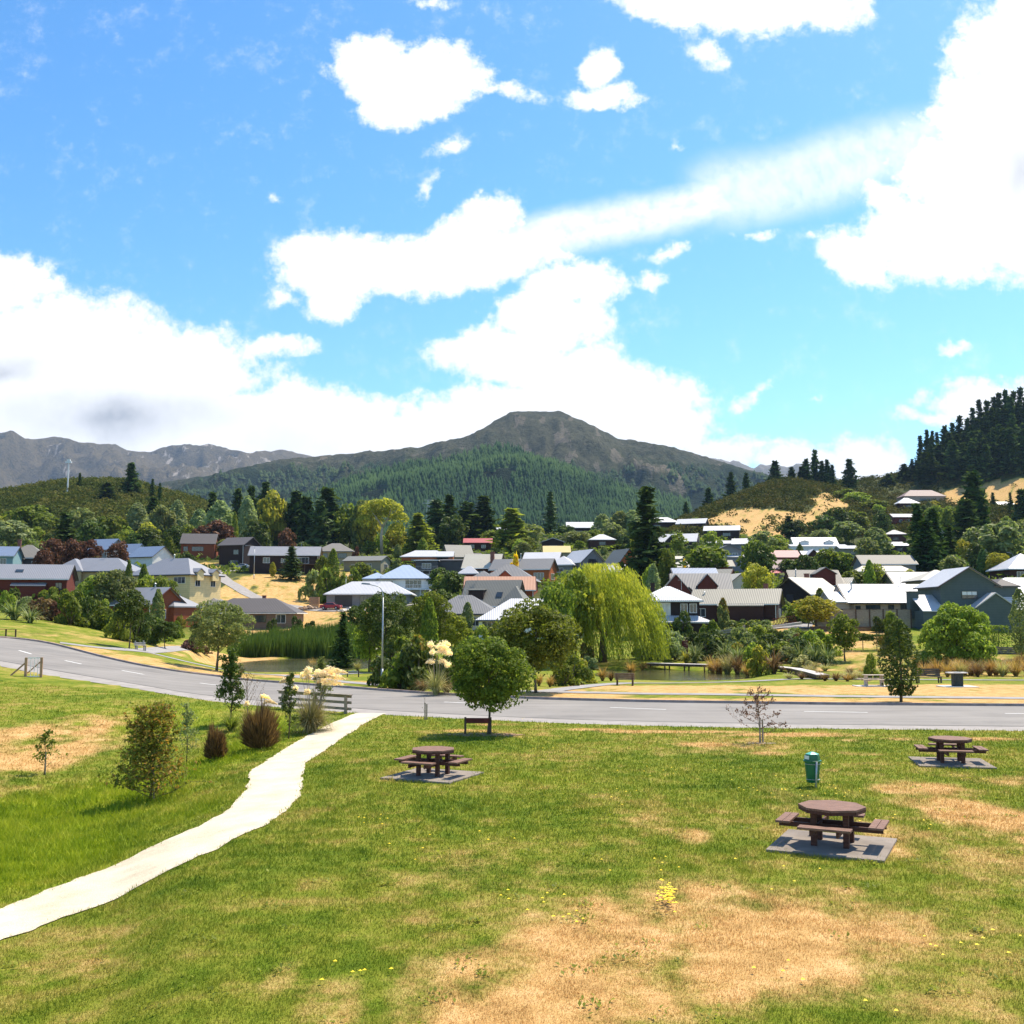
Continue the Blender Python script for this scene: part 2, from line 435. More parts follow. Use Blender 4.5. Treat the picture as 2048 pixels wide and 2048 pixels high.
LM = {
 'mid':   leafmat('leaves_mid', (.042,.066,.010), (.085,.125,.018), (.17,.21,.035)),
 'dark':  leafmat('leaves_dark', (.022,.042,.010), (.048,.080,.015), (.10,.135,.026), .3),
 'light': leafmat('leaves_light', (.075,.115,.014), (.145,.20,.028), (.25,.30,.05)),
 'yellow':leafmat('leaves_yellow', (.10,.12,.015), (.22,.23,.03), (.36,.34,.05)),
 'bright_yellow':leafmat('leaves_bright_yellow', (.35,.28,.01), (.55,.45,.02), (.75,.62,.03)),
 'olive': leafmat('leaves_olive', (.06,.085,.03), (.12,.155,.055), (.20,.23,.09)),
 'pale':  leafmat('leaves_pale', (.09,.13,.06), (.17,.22,.10), (.28,.32,.16)),
 'copper':leafmat('leaves_copper', (.035,.022,.014), (.085,.042,.022), (.17,.08,.04), .3),
 'brown': leafmat('leaves_brown', (.06,.040,.018), (.13,.085,.035), (.22,.15,.06), .3),
 'conifer':leafmat('needles_dark', (.016,.034,.010), (.034,.062,.016), (.07,.11,.026), .25, .85),
 'conifer_l':leafmat('needles_green', (.022,.048,.016), (.048,.095,.024), (.09,.15,.035), .2),
 'willow':leafmat('leaves_willow', (.085,.12,.014), (.20,.245,.028), (.42,.42,.06), .45),
 'autumn':leafmat('leaves_turning', (.06,.09,.015), (.15,.17,.025), (.30,.16,.04), .4),
 'purple':leafmat('leaves_purple', (.05,.035,.03), (.10,.06,.05), (.19,.10,.07), .35),
 'toe':   leafmat('blades_toetoe', (.12,.13,.04), (.25,.24,.09), (.42,.38,.19), .3),
 'flax':  leafmat('blades_flax', (.03,.06,.02), (.09,.13,.04), (.28,.30,.12), .25),
 'sedge': leafmat('blades_sedge', (.13,.09,.03), (.27,.18,.05), (.40,.29,.10), .35),
 'reed':  leafmat('blades_reed', (.03,.065,.012), (.06,.12,.02), (.12,.19,.035), .35),
 'plume': leafmat('plume_cream', (.46,.39,.28), (.66,.58,.45), (.82,.76,.64), .4),
 'wood_far': leafmat('forest_needles', (.008,.020,.009), (.016,.036,.012), (.034,.062,.018), .0, .9),
 'bush_far': leafmat('forest_bush', (.010,.022,.010), (.020,.036,.014), (.04,.058,.02), .0, .9),
 'hill':  leafmat('scrub_leaves', (.024,.038,.008), (.055,.068,.013), (.11,.10,.024), .2, .9),
}
BARK = plain('bark', (.13,.10,.07), .9, .2, 6, .4, 0.6, 20, stretch=(1,1,.3))
BARK_PALE = plain('bark_pale', (.45,.38,.28), .85, .2, 4, .3)
CONC = plain('concrete', (.36,.34,.32), .9, .2, 3, .18, .3, 60)
CONC_L = plain('concrete_pale', (.62,.60,.57), .85, .2, 3, .1)
STAIN = plain('red_stained_timber', (.080,.028,.019), .6, .35, 5, .45, .3, 25, stretch=(1,9,9))
STAIN_TOP = plain('worn_red_timber', (.205,.112,.080), .7, .3, 4, .45, .3, 30, stretch=(1,10,10))
WOOD = plain('grey_timber', (.30,.25,.20), .85, .2, 4, .35, .3, 30, stretch=(1,1,5))
WOOD_DK = plain('dark_timber', (.10,.065,.045), .8, .25, 4, .4)
WOOD_PALE = plain('pale_timber', (.50,.42,.33), .85, .2, 4, .25)
STEEL = plain('galvanised_steel', (.42,.44,.45), .45, .5, 8, .12, metal=.5)
WHITE = plain('white_paint', (.78,.77,.74), .5, .4, 2, .06)
GLASS = plain('window_glass', (.035,.045,.055), .06, .8, .7, .4)
GLASS_L = plain('curtained_glass', (.55,.54,.50), .15, .6, 1.2, .2)
DARKF = plain('dark_frame', (.05,.045,.04), .5, .4, 2, .1)
BRICK = plain('chimney_brick', (.20,.09,.07), .9, .2, 6, .3)
RM = {k: roofmat('roof_' + k, c, r) for k, (c, r) in {
 'white': ((.52,.52,.54), .5), 'silver': ((.235,.24,.265), .5), 'grey': ((.150,.152,.16), .6), 'dgrey': ((.085,.075,.075), .7),
 'blue': ((.17,.225,.33), .5), 'paleblue': ((.34,.43,.58), .45), 'khaki': ((.17,.168,.145), .6), 'cream': ((.50,.46,.37), .55),
 'red': ((.42,.06,.07), .6), 'pink': ((.46,.20,.19), .6), 'orange': ((.46,.22,.13), .65), 'yellow': ((.55,.43,.15), .6),
 'taupe': ((.19,.175,.15), .65), 'beige': ((.27,.25,.195), .6), 'rose': ((.25,.165,.155), .65)}.items()}
WM = {k: boardmat('wall_' + k, c) for k, c in {
 'red': (.15,.035,.022), 'brown': (.065,.028,.020), 'dbrown': (.035,.022,.018), 'orange': (.42,.12,.035), 'rust': (.25,.07,.03),
 'yellow': (.80,.62,.30), 'tan': (.46,.34,.18), 'cream': (.62,.56,.42), 'white': (.75,.74,.70), 'khaki': (.27,.25,.17), 'brick': (.20,.14,.10),
 'slate': (.085,.11,.115), 'pinkbeige': (.42,.32,.26), 'grey': (.22,.22,.22), 'teal': (.22,.36,.38), 'dgrey': (.08,.08,.08)}.items()}
# ------------------------------------------------------------------ houses: where they stand and how they look
# short, label, px, eave row, D, L, W, wall height, rise, yaw, roof kind, roof, wall, windows, wings
# wing: (dx, dy, L, W, eave offset, rise, turn, kind, roof or None, wall or None)
HS = [
 ("dark red house", "dark red timber house with a pale grey metal roof and roof window, at left edge", 52,1155,175,14.5,8,4.6,2.3,13,'gable','silver','red',
   [('F',-5.2,2.9,2.6,1.1,'d'),('F',-2.0,1.0,1.0,1.2,'d'),('F',3.4,3.2,1.0,1.2,'d'),('F',1.2,.9,1.0,1.2,'d'),('F',6,3.2,.9,1.1,'d')],
   [(1.4,-3.2,5.2,3.2,-1.3,1.35,0,'shed',None,None)]),
 ("blue-roofed house at the left edge", "low house with a blue metal roof and teal wall, cut by the left edge", 2,1110,232,7,7,5,2,10,'gable','blue','teal',[('F',1.5,3.6,1.2,1.3,'w'),('F',-.8,3.6,1.2,1.3,'w')],[]),
 ("taupe hipped house", "house with a taupe hipped roof and a dark chimney behind the dark red house", 58,1114,242,8.6,7.5,4,2.9,12,'hip','taupe','dgrey',[('F',2,2.4,1,1.2,'w')],[(-2.2,-3,4.5,4,-.4,1.3,90,'gable',None,None)]),
 ("tan hipped house", "tan house with a wide silver hipped roof beside the yellow house", 202,1141,205,15.4,8.5,3.2,2.5,-6,'hip','silver','tan',[('F',-4.8,1.7,1.9,1.5,'d'),('F',3.8,1.9,1,1.2,'d')],[(-4.5,-1.5,6,7,0,2.3,0,'hip',None,None)]),
 ("yellow house", "pale yellow two-storey house with a steep silver roof and small gabled dormers", 352,1147,192,14.2,8.5,5.6,2.9,-24,'hip','silver','yellow',
   [('F',4.7,4.4,2.5,1.1,'w'),('F',4.4,1.2,1.2,1.1,'w'),('F',-1,1.6,.8,1,'w'),('F',-4.5,1.6,1.2,1.2,'w'),('R',-2.2,4.1,1.2,1.5,'w'),('R',2.0,4.1,1.2,1.5,'w')],
   [(7.0,-2.2,1.5,1.7,.35,.55,0,'gable',None,None),(7.0,2.0,1.5,1.7,.35,.55,0,'gable',None,None)]),
 ("long red house", "long low rust-red house with silver roof and wide gable end, left of the pond", 262,1207,166,15.5,7.6,2.8,2.5,-24,'gable','silver','rust',
   [('R',-1.3,1.2,1.5,1.3,'w'),('R',1.6,1.2,1.2,1.3,'w'),('F',-2,1.3,1,1,'d'),('F',4,1.3,1,1,'d')],
   [(-8.6,.4,4,6.6,-.2,1.9,0,'gable',None,None),(6.2,3.6,5,6.5,-.4,1.6,0,'hip',None,None)]),
 ("brown brick house", "low brown brick house with a dark grey hipped roof behind the reeds", 508,1224,186,16.2,8.6,2.7,2.3,0,'hip','dgrey','brick',
   [('F',5.8,1.5,1.6,1.4,'w'),('F',2.2,1.5,1.9,1.1,'d'),('F',-1,1.4,1,1.3,'d'),('F',-5,1.4,1,1.3,'d')],[]),
 ("low grey-roofed house", "low house with a grey roof between the yellow house and the long red house", 405,1207,196,8.5,7,2.6,1.8,0,'hip','grey','dbrown',[],[]),
 ("upper blue-roofed house", "house with a bright blue metal roof half hidden by copper trees, highest on the left", 212,1098,285,7.5,8,4,2.9,-20,'gable','blue','grey',[('R',0,2,1.2,1.4,'w')],[]),
 ("small blue-roofed house", "small blue-roofed house with a glinting lower roof, middle one of the three", 262,1108,290,6,7,4,2.9,-15,'gable','blue','white',[('F',0,2,1,1.2,'d')],[(0,-3.5,4,4,-.6,1.4,0,'shed','paleblue',None)]),
 ("blue-roofed house with white gable", "blue-roofed house with a white gable end above the yellow house", 303,1112,270,8,7.5,3,2.6,-25,'gable','blue','white',[('R',0,1.4,1.2,1.2,'d')],[]),
 ("upper brown house", "red-brown house with a dark grey roof in front of the pines", 400,1086,305,9.5,8,3.6,2.9,8,'gable','dgrey','rust',[('F',0,1.9,3.2,1.2,'d'),('F',-3.4,1.9,1.2,1.2,'d')],[]),
 ("dark gabled house", "dark brown gabled house with a garage under it, above the parked car", 480,1089,292,8,8,6.5,2.2,-20,'gable','dgrey','dbrown',[('R',0,4.6,2.2,1.6,'d'),('F',1.5,4.4,1.6,1.2,'d'),('F',1.0,1.1,2.6,2,'d')],[]),
 ("long black house", "long black weatherboard house with a silver roof, concrete base and deck", 572,1109,272,17.6,7.5,5.0,2.2,5,'gable','silver','dbrown',
   [('F',-4.5,3.5,1.6,1.3,'w'),('F',4.5,3.5,3.6,1.5,'w'),('L',0,3.4,1.2,1.6,'w'),('F',-.2,3.4,1,1,'w')],[]),
 ("tan hipped house above the slope", "tan house with a taupe hipped roof right of the long black house", 672,1102,305,10.5,8,4,2.3,0,'hip','taupe','tan',[('F',2.5,2.6,2.4,1.3,'d'),('F',-2.5,2.6,1.2,1.2,'d')],[]),
 ("khaki gabled house", "small khaki house with a low gable and two windows above the dry slope", 735,1121,282,10.6,7.5,3.2,1.3,-14,'gable','khaki','khaki',[('F',2,1.6,1.3,1.4,'w'),('R',0,1.6,2.4,1.5,'w'),('F',-2.6,1.6,1,1,'w')],[]),
 ("white-roofed garage house", "low new house with a white hipped roof and an open double garage", 742,1187,216,17,9,2.6,2.4,0,'hip','white','grey',
   [('F',-5.0,1.1,3.4,2.1,'o'),('F',-.9,1.1,1.4,2.0,'d'),('F',4.5,1.4,1.6,1.2,'w')],[]),
 ("pale blue roofed house", "white house with a pale blue pyramid roof, railed deck and tall posts", 812,1156,240,11.5,10,5.2,3.0,0,'hip','paleblue','white',
   [('F',2.2,3.8,3.6,1.7,'w'),('F',-3.2,3.8,1.5,1.4,'w'),('F',1.5,1.1,2,1.6,'d')],[(-6.8,1,6,6,-.1,1.4,0,'hip',None,None)]),
 ("white-roofed orange house", "house with a white hipped roof and bright orange walls above the grey box house", 852,1113,292,13,7,3,1.7,0,'hip','white','orange',[('F',3,1.7,1.6,1.0,'d'),('F',-3,1.7,1.6,1.0,'d')],[(5.5,-1,4.5,5,0,1.4,0,'gable',None,None)]),
 ("grey box house", "tall dark grey box-shaped house with a flat roof, balcony and one bright window", 855,1121,266,5.4,6,6,0.3,0,'hip','dgrey','dgrey',[('F',0,4.6,2.2,1.2,'w'),('F',.2,1.5,3,2.1,'g')],[(6.2,2.5,8.5,4,.1,.3,0,'hip',None,None)]),
 ("khaki steep-roofed house", "khaki house with a steep grey tiled roof below the red roof", 915,1112,302,7.2,7.5,3.6,3.3,18,'gable','khaki','khaki',[('F',-1,1.6,1,1.2,'d'),('L',0,3.6,1.2,1,'d')],[(5.2,2,4.8,4.5,0,1.2,0,'gable','dgrey',None)]),
 ("red-roofed house", "long low house with a bright red roof among dark trees", 956,1085,362,9.4,6,3,1.5,0,'gable','red','brown',[('F',-2,1.6,1.4,1,'w'),('F',2,1.6,1.4,1,'w')],[]),
 ("white-roofed house among the tall trees", "small white roof showing between the tall trees of the middle", 1000,1060,430,7,6,3,1.5,0,'hip','white','brown',[('F',0,1.5,1.4,1,'d')],[]),
 ("hidden white-roofed house", "small white roof almost hidden by trees, left of the narrow tall conifer", 1060,1061,436,6,6,3,1.3,0,'gable','white','brown',[('F',0,1.5,1.4,1,'d')],[]),
 ("dark house with low white gable", "dark low house under a shallow white gable roof", 1105,1084,345,7.5,7,3,1.2,90,'gable','white','dbrown',[('R',0,1.4,2.4,1.0,'d'),('L',0,1.4,2.4,1.0,'d')],[]),
 ("white pyramid-roofed house", "small house with a flat white pyramid roof left of the tall dark conifer", 1203,1079,352,8.4,7,3,1.8,0,'hip','white','brown',[('F',0,1.7,2,1,'d')],[]),
 ("wide white-roofed house on the rise", "wide white-roofed dark house highest in the middle, beside pale poplars", 1164,1055,425,12.5,8,4,2.4,0,'gable','white','dbrown',[('F',-2,2,3,1.3,'d'),('F',3,2,1.4,1.2,'d')],[]),
 ("yellow-roofed house", "house with a pale yellow roof above the white roofs of the middle", 1113,1104,302,7.3,6,3,1.8,0,'gable','yellow','khaki',[('F',0,1.5,1.6,1,'w')],[]),
 ("cream-roofed house", "house with a cream pink steep roof, brick chimney and dark walls", 968,1134,252,8.6,8,3.6,3.2,-10,'gable','cream','brown',[('F',0,2,1.6,1.1,'w')],[(-2.6,-4.6,4.8,4,-1.6,1.6,0,'hip','white','red')]),
 ("orange-walled house with grey roof", "long orange-walled house with a blue grey roof and gable end at its right", 1048,1137,236,13.6,7.6,3.6,2.3,-16,'gable','grey','orange',
   [('F',4.5,1.9,2.2,1.4,'w'),('F',-3,1.9,2.4,1.1,'d'),('R',-.2,1.9,3,1.3,'w')],[]),
 ("low white-roofed house", "low house with a pale grey white roof right of the yellow bush", 1086,1120,272,9,7,3,2.1,-12,'gable','white','grey',[('F',0,1.5,1.6,1,'w')],[]),
 ("second white-roofed house behind the willow", "white-roofed house just left of the grey gabled house", 1128,1128,262,6.4,7,3,2.0,-20,'hip','white','grey',[('F',0,1.5,1.6,1,'w')],[]),
 ("grey gabled house", "grey weathered gabled house with a white roof and a wide attic window", 1166,1122,262,9.5,6.6,4.4,2.9,-62,'gable','white','grey',[('R',0,4.2,2.6,1.4,'d'),('R',0,1.6,2.6,1.4,'d')],[]),
 ("orange triangular house", "steep triangular house with an orange wooden front and grey roof beside the dark conifer", 1243,1131,252,7,6.6,2.6,4.0,-66,'gable','khaki','orange',[],[]),
 ("low white roof behind the willow", "low white roof just above the top of the willow", 1228,1142,236,5.4,6,3,1.4,-30,'gable','white','brown',[('F',0,1.5,1.2,1,'d')],[]),
 ("grey hipped house with gablet", "house with a tall grey hipped roof and a small brown gablet", 1020,1158,206,10.2,9,3,2.9,-8,'hip','grey','rust',[('F',0,1.5,1.6,1,'d')],[(-.3,-3.3,2.6,3,.3,1.3,90,'gable',None,'rust'),(-5.2,-.5,5,6,0,1.6,0,'hip',None,None)]),
 ("orange-roofed house", "house with a terracotta pink roof behind the steep grey-roofed house", 1000,1178,196,12.6,7,3,2.3,0,'gable','orange','rust',[('F',-4.5,1.5,1.2,1,'d')],[]),
 ("steep grey-roofed house", "house with a big steep olive-grey roof, a dark dormer and a skylight", 988,1208,181,9.4,8,2.6,4.1,-15,'gable','khaki','brown',
   [('F',-3,1.3,1.4,1,'w'),('F',2,1.3,1.4,1,'w')],[(-2.3,-1.6,2.7,3.6,2.4,.25,0,'shed',None,'dbrown'),(4.6,-1.6,4.4,6.2,.1,2.8,0,'hip',None,None)]),
 ("cream-walled house", "cream-walled house with a grey hipped roof behind the pond trees", 930,1226,171,11.2,9,3,2.8,-6,'hip','grey','cream',[('F',-2.8,1.6,1.3,1.3,'d'),('F',2.4,1.6,1.3,1.3,'w')],[]),
 ("white-roofed house by the pond trees", "house with a bright white hipped roof and white framed doors behind the roadside tree", 1062,1238,156,15.6,9.5,2.8,2.9,0,'hip','white','white',
   [('F',-6.2,1.3,2.1,2.2,'w'),('F',-3.2,1.3,1.5,2.0,'w'),('F',1,1.3,2.1,1.6,'w')],[]),
 ("dark chalet", "dark brown two-storey house with white roofs on both floors, right of the willow", 1336,1200,152,8.6,8,5.4,1.9,-6,'hip','white','dbrown',
   [('F',-1.0,4.1,2.2,1.7,'c'),('F',2.1,4.2,.9,1.2,'w'),('F',3.4,4.2,.9,1.2,'w'),('F',-1.7,1.1,1.7,2.0,'c'),('F',3.2,1.2,.7,1.9,'w')],
   [(1.7,-2.6,8.2,6.5,-3.2,1.35,0,'hip',None,None)]),
 ("dark red gabled house", "dark red house with a long grey roof and three steep gables behind the long barn", 1400,1181,196,10.5,8,3.4,3.2,-4,'gable','grey','brown',
   [('F',.9,2.8,1.1,1.4,'w')],
   [(-5.0,-3.0,6,5.0,-.1,2.9,90,'gable','khaki','red'),(.9,-3.1,3.2,3.4,1.0,1.9,90,'gable',None,'red'),(-2.6,-4.2,2.6,2.6,-.7,1.2,90,'gable','khaki','red')]),
 ("blue-grey roof behind the dark red gables", "house with a blue-grey metal roof behind the dark red gabled house", 1387,1152,212,8.4,7,5,1.6,0,'gable','blue','brown',[],[]),
 ("khaki-roofed small house", "small house with a khaki roof right of the blue-grey roof", 1440,1155,214,4.6,6,4,1.7,-25,'gable','khaki','rust',[('R',0,2,1.2,1.2,'w')],[]),
 ("cream gable", "small cream-walled gable end with a round-shouldered roof", 1472,1166,205,5.2,4.6,5,1.8,-80,'gable','cream','cream',[],[]),
 ("long brown barn house", "long dark brown timber house with a beige corrugated roof and railed ramp", 1474,1206,166,13.4,8.2,2.9,2.2,-20,'gable','beige','brown',
   [('R',-.6,1.2,1.2,1.5,'w'),('R',1.4,1.2,1.2,1.5,'w'),('F',-5.2,1.4,1.4,1.2,'w')],
   [(1.2,-3.3,7.0,3.2,-.4,1.25,0,'shed',None,None)]),
 ("wide cream-roofed house", "house with a large steep cream-white roof and dark brown gable end facing left", 1612,1187,196,9.0,9.5,3,3.0,34,'gable','cream','dbrown',[('L',0,2.2,1.6,1.2,'d'),('F',0,1.4,1.4,1,'d')],[]),
 ("grey mansard house with red dormer", "house with a flat grey mansard roof and a big dark red dormer", 1625,1169,216,9.8,8.5,3,3.0,0,'gable','taupe','red',
   [],[(1.4,-2.9,3.9,4,2.2,1.2,90,'gable','taupe','red'),(6.6,.5,4,5,-.4,1.8,-35,'gable','cream','khaki')]),
 ("pink-roofed house", "house with a flat pink roof in the middle of the village", 1562,1114,292,8.6,7,3,1.9,0,'gable','pink','rust',[('F',-2,1.5,1.4,1,'w')],[]),
 ("rose-roofed house", "house with a faded rose roof below the pink roof", 1558,1137,262,7.6,7,3,2.2,0,'gable','rose','pinkbeige',[('F',0,1.5,1.4,1,'w')],[(-1.5,-4.2,3.4,3.5,-1.3,1.2,0,'shed','red',None)]),
 ("grey two-storey house", "grey-blue two-storey gabled house with a white verandah roof", 1452,1101,286,8.2,7,5.5,1.5,90,'gable','grey','grey',[('L',-1.4,4.2,1.8,1.1,'w'),('L',1.6,4.2,1.4,1.1,'w'),('L',-1,1.3,1.8,1.2,'w'),('R',-1.4,4.2,1.8,1.1,'w'),('R',1.6,4.2,1.4,1.1,'w'),('R',-1,1.3,1.8,1.2,'w')],[(-4.6,0,2.2,8.6,-1.9,.7,0,'shedx','white',None)]),
 ("beige low roof", "low house with a beige roof and red-brown wall under the grey two-storey house", 1443,1132,264,4.7,6,3,1.5,0,'gable','beige','rust',[('F',.3,1.5,1.2,1,'w')],[]),
 ("pale green roof", "low pale green-grey roof right of the tall dark conifer", 1355,1118,302,5.6,5,3,.8,0,'gable','cream','khaki',[('F',0,1.4,1.4,1,'w')],[]),
 ("cream house by the yellow bush", "small cream house right of the dark conifer, beside a yellow bush", 1366,1134,282,7.4,6,3,1.7,-15,'hip','cream','cream',[('F',-1,1.5,1.4,1,'w')],[]),
 ("double-gabled white-roofed house", "white-roofed house with two gables at the foot of the bare slope", 1358,1082,384,13.6,8,4,2.9,-18,'gable','white','dbrown',[('F',-2,2,2,1.2,'w'),('R',0,2,2,1.4,'w')],[(-1.5,-3.5,5,5,0,2.4,90,'gable',None,None)]),
 ("long low white-roofed house", "long low white roof right of the double gables", 1433,1087,386,11.5,6,3,1.1,0,'gable','white','grey',[('F',0,1.5,3,1,'w')],[]),
 ("slanting white-roofed house", "white-roofed house with a slanting roof at the right end of the long low roof", 1487,1087,380,7.6,7,3,2.0,-16,'gable','white','grey',[('F',0,1.5,1.6,1,'w')],[]),
 ("white-roofed ridge house", "dark house with a white roof at the top left of the bare slope", 1320,1044,462,15,8,4,2.2,0,'hip','white','dbrown',[('F',-2,2,3,1.2,'d')],[]),
 ("slanting dark ridge house", "dark house with two slanting white roofs beside the scrub hill", 1385,1046,452,12.5,8,4.4,2.2,-22,'gable','white','dbrown',[('F',2,2.2,3,1.2,'d'),('F',-3,2.2,2,1.2,'d')],[]),
 ("shed-roofed house by the bare slope", "dark house with a broad white roof next to the bare brown slope", 1444,1060,424,14,8,4,2.0,-14,'gable','white','dbrown',[('F',2,2.2,3,1.2,'d')],[]),
 ("large white house", "large white-roofed house with dormers and long verandah in front of the bare slope", 1627,1093,372,15.4,9,3.2,3.4,0,'gable','white','white',[('F',-4,1.4,2,1.3,'d'),('F',3,1.4,2.6,1.3,'d')],
   [(0,-5.2,20,2.6,-.1,.7,0,'shed',None,None),(4.6,-2.3,2.4,3,1.6,.6,90,'gable',None,None),(-4.2,-2.3,3.2,3,1.6,.5,90,'gable',None,None)]),
 ("thin white roof strip", "thin low white roof just right of the large white house", 1700,1097,352,8.5,6,3,1.0,0,'gable','white','khaki',[('F',0,1.5,1.6,1,'d')],[]),
 ("brown twin-gabled house", "brown house with two gables under white roofs below the large white house", 1634,1115,312,9.5,7,3.4,2.0,0,'gable','white','brown',[('F',3,1.6,1.2,1,'w')],[(-2.6,-3.2,5,4.6,0,2.2,90,'gable',None,'brown'),(2.2,-3.2,5,4,-.1,1.9,90,'gable',None,'brown')]),
 ("flat beige-roofed house", "wide house with a flat beige upper roof and long white lower eaves", 1768,1127,244,12.2,7,4.6,2.0,0,'gable','taupe','grey',[('F',-4.4,3.3,2.6,1.2,'w'),('F',3,1.2,2,1.3,'d')],[(-2.2,-4.6,13,4,-2.0,1.2,0,'hip','cream',None)]),
 ("rose-roofed hillside house", "wide house with a faded rose roof under the pine ridge", 1842,992,628,25,12,5,4,0,'hip','rose','pinkbeige',[('F',0,2.6,6,1.6,'d')],[]),
 ("small white-roofed hillside house", "small white-roofed house just below the rose roof", 1812,1006,566,11,9,4,3,0,'hip','white','brown',[('F',0,2,3,1.4,'d')],[]),
 ("dark red hillside house", "dark red house with a white roof edge and two small windows on the right hillside", 1802,1034,476,9.6,7,4.4,1.6,0,'gable','silver','red',[('F',-1.5,2.6,1.2,1,'w'),('F',2,2.6,1.2,1,'w')],[]),
 ("grey-roofed hillside house", "house with a grey white roof left of the big dark conifers", 1788,1068,412,7.8,7,4,1.7,-10,'hip','silver','brown',[('F',0,2.2,2,1.1,'d')],[]),
 ("low white hillside roof", "low white roof just left of the big dark conifers", 1793,1091,392,6.8,6,3,1.4,0,'gable','white','dbrown',[('F',0,1.6,2,1,'d')],[]),
 ("white-roofed hillside house at the right", "small white house with a white roof high on the right hillside", 2008,1010,566,8.4,7,7,2,0,'gable','white','white',[('F',-1,4.6,2,1.3,'d'),('F',2,4.6,2,1.3,'d')],[]),
 ("white hillside house between the conifers", "pale house with a light roof showing between the big dark conifers", 1899,1056,432,6.4,6,4,1.8,0,'hip','paleblue','cream',[('F',0,2.2,1.6,1,'d')],[]),
 ("white-roofed house at the far right", "house with a white hipped roof and dark wall, cut by the right edge", 2042,1136,212,9,9,3,3.0,0,'hip','white','brown',[('F',-2,1.6,2,1.2,'w')],[]),
 ("pale pink-roofed house", "house with pale cream roofs just left of the blue-grey gable", 1872,1160,192,8.4,8,3,1.8,0,'hip','cream','khaki',[],[]),
 ("grey-roofed house behind the long white roof", "house with a low pale grey roof behind the long white-roofed house", 1822,1168,202,8.8,8,3,2.3,0,'gable','silver','khaki',[('F',-2.5,1.6,1.4,1,'w')],[]),
 ("long white-roofed house", "long low beige-walled house with a white metal roof, behind a timber fence", 1766,1203,166,14.0,7.6,2.6,2.7,3,'gable','white','pinkbeige',
   [('F',-5.6,1.45,.7,.8,'d'),('F',-3.2,1.5,2.2,1.0,'d'),('F',-.3,1.5,.8,1.0,'d'),('F',2.1,1.5,1.7,1.2,'d'),('F',5.2,1.5,1.2,1.2,'d')],
   [(-8.0,-.9,3.6,5.8,-.05,1.5,0,'gable',None,None)]),
 ("blue-grey gabled house", "large blue-grey two-storey house with a wide upper gable, lower gable and white roofs", 1913,1171,150,8.4,8.2,6.3,2.5,90,'gable','white','slate',
   [('L',0,4.95,2.1,.95,'b'),('R',0,4.95,2.1,.95,'b')],
   [(-.3,-5.4,7.6,3.2,-.1,.9,0,'hip','dgrey','slate'),(-3.8,-2.6,5.6,5.4,-3.1,1.9,0,'gable','white','slate'),(-3.4,5.6,4.4,3.2,-3.6,2.2,0,'shedx','white','slate'),(-4.0,-5.8,3.5,3.2,-3.3,1.6,90,'gable','white','slate')]),
 ("blue-roofed white house at the right", "white-walled house with a wide pale blue roof at the right edge behind the blue-grey house", 2022,1192,182,12,9,4.4,2.6,0,'gable','paleblue','white',[('F',-1,2.6,1.6,1.2,'w')],[(2,2,12,8,1.2,2.0,0,'hip','white',None)]),
]
EXCL_SLOPE = [(438,690,1156,1246),(1435,1640,1000,1074),(1630,1692,985,1030),(1890,2100,962,1008)]
BARE = [[(1400,1050),(1447,1020),(1517,1016),(1594,1026),(1621,1024),(1629,995),(1648,980),(1691,1003),(1695,1018),(1660,1034),(1633,1049),(1571,1076),(1517,1076),(1478,1062),(1430,1058)],
        [(1873,976),(1958,970),(1977,959),(2140,950),(2140,1005),(1904,1009),(1880,990)]]
def inside(poly, x, y):
    poly = np.array(poly); c = np.zeros(x.shape, bool); j = len(poly) - 1
    for i in range(len(poly)):
        xi, yi = poly[i]; xj, yj = poly[j]
        c ^= ((yi > y) != (yj > y)) & (x < (xj - xi) * (y - yi) / (yj - yi + 1e-12) + xi)
        j = i
    return c


# bend the ground to carry the houses
def house_frame(h):
    short,label,px,eave,D,L,W,wh,rise,yaw,kind,rm,wm,wins,wings = h
    half = abs(math.cos(R(yaw))) * W / 2 + abs(math.sin(R(yaw))) * L / 2
    ze = at(px, eave, D).z
    c = at(px, eave, D + half * 0.9)
    return c.x, c.y, ze - wh, half
gauss_fix([(house_frame(h)[0], h[4], house_frame(h)[2]) for h in HS], 13)
gauss_fix([(house_frame(h)[0], h[4], house_frame(h)[2]) for h in HS], 9)
carve()

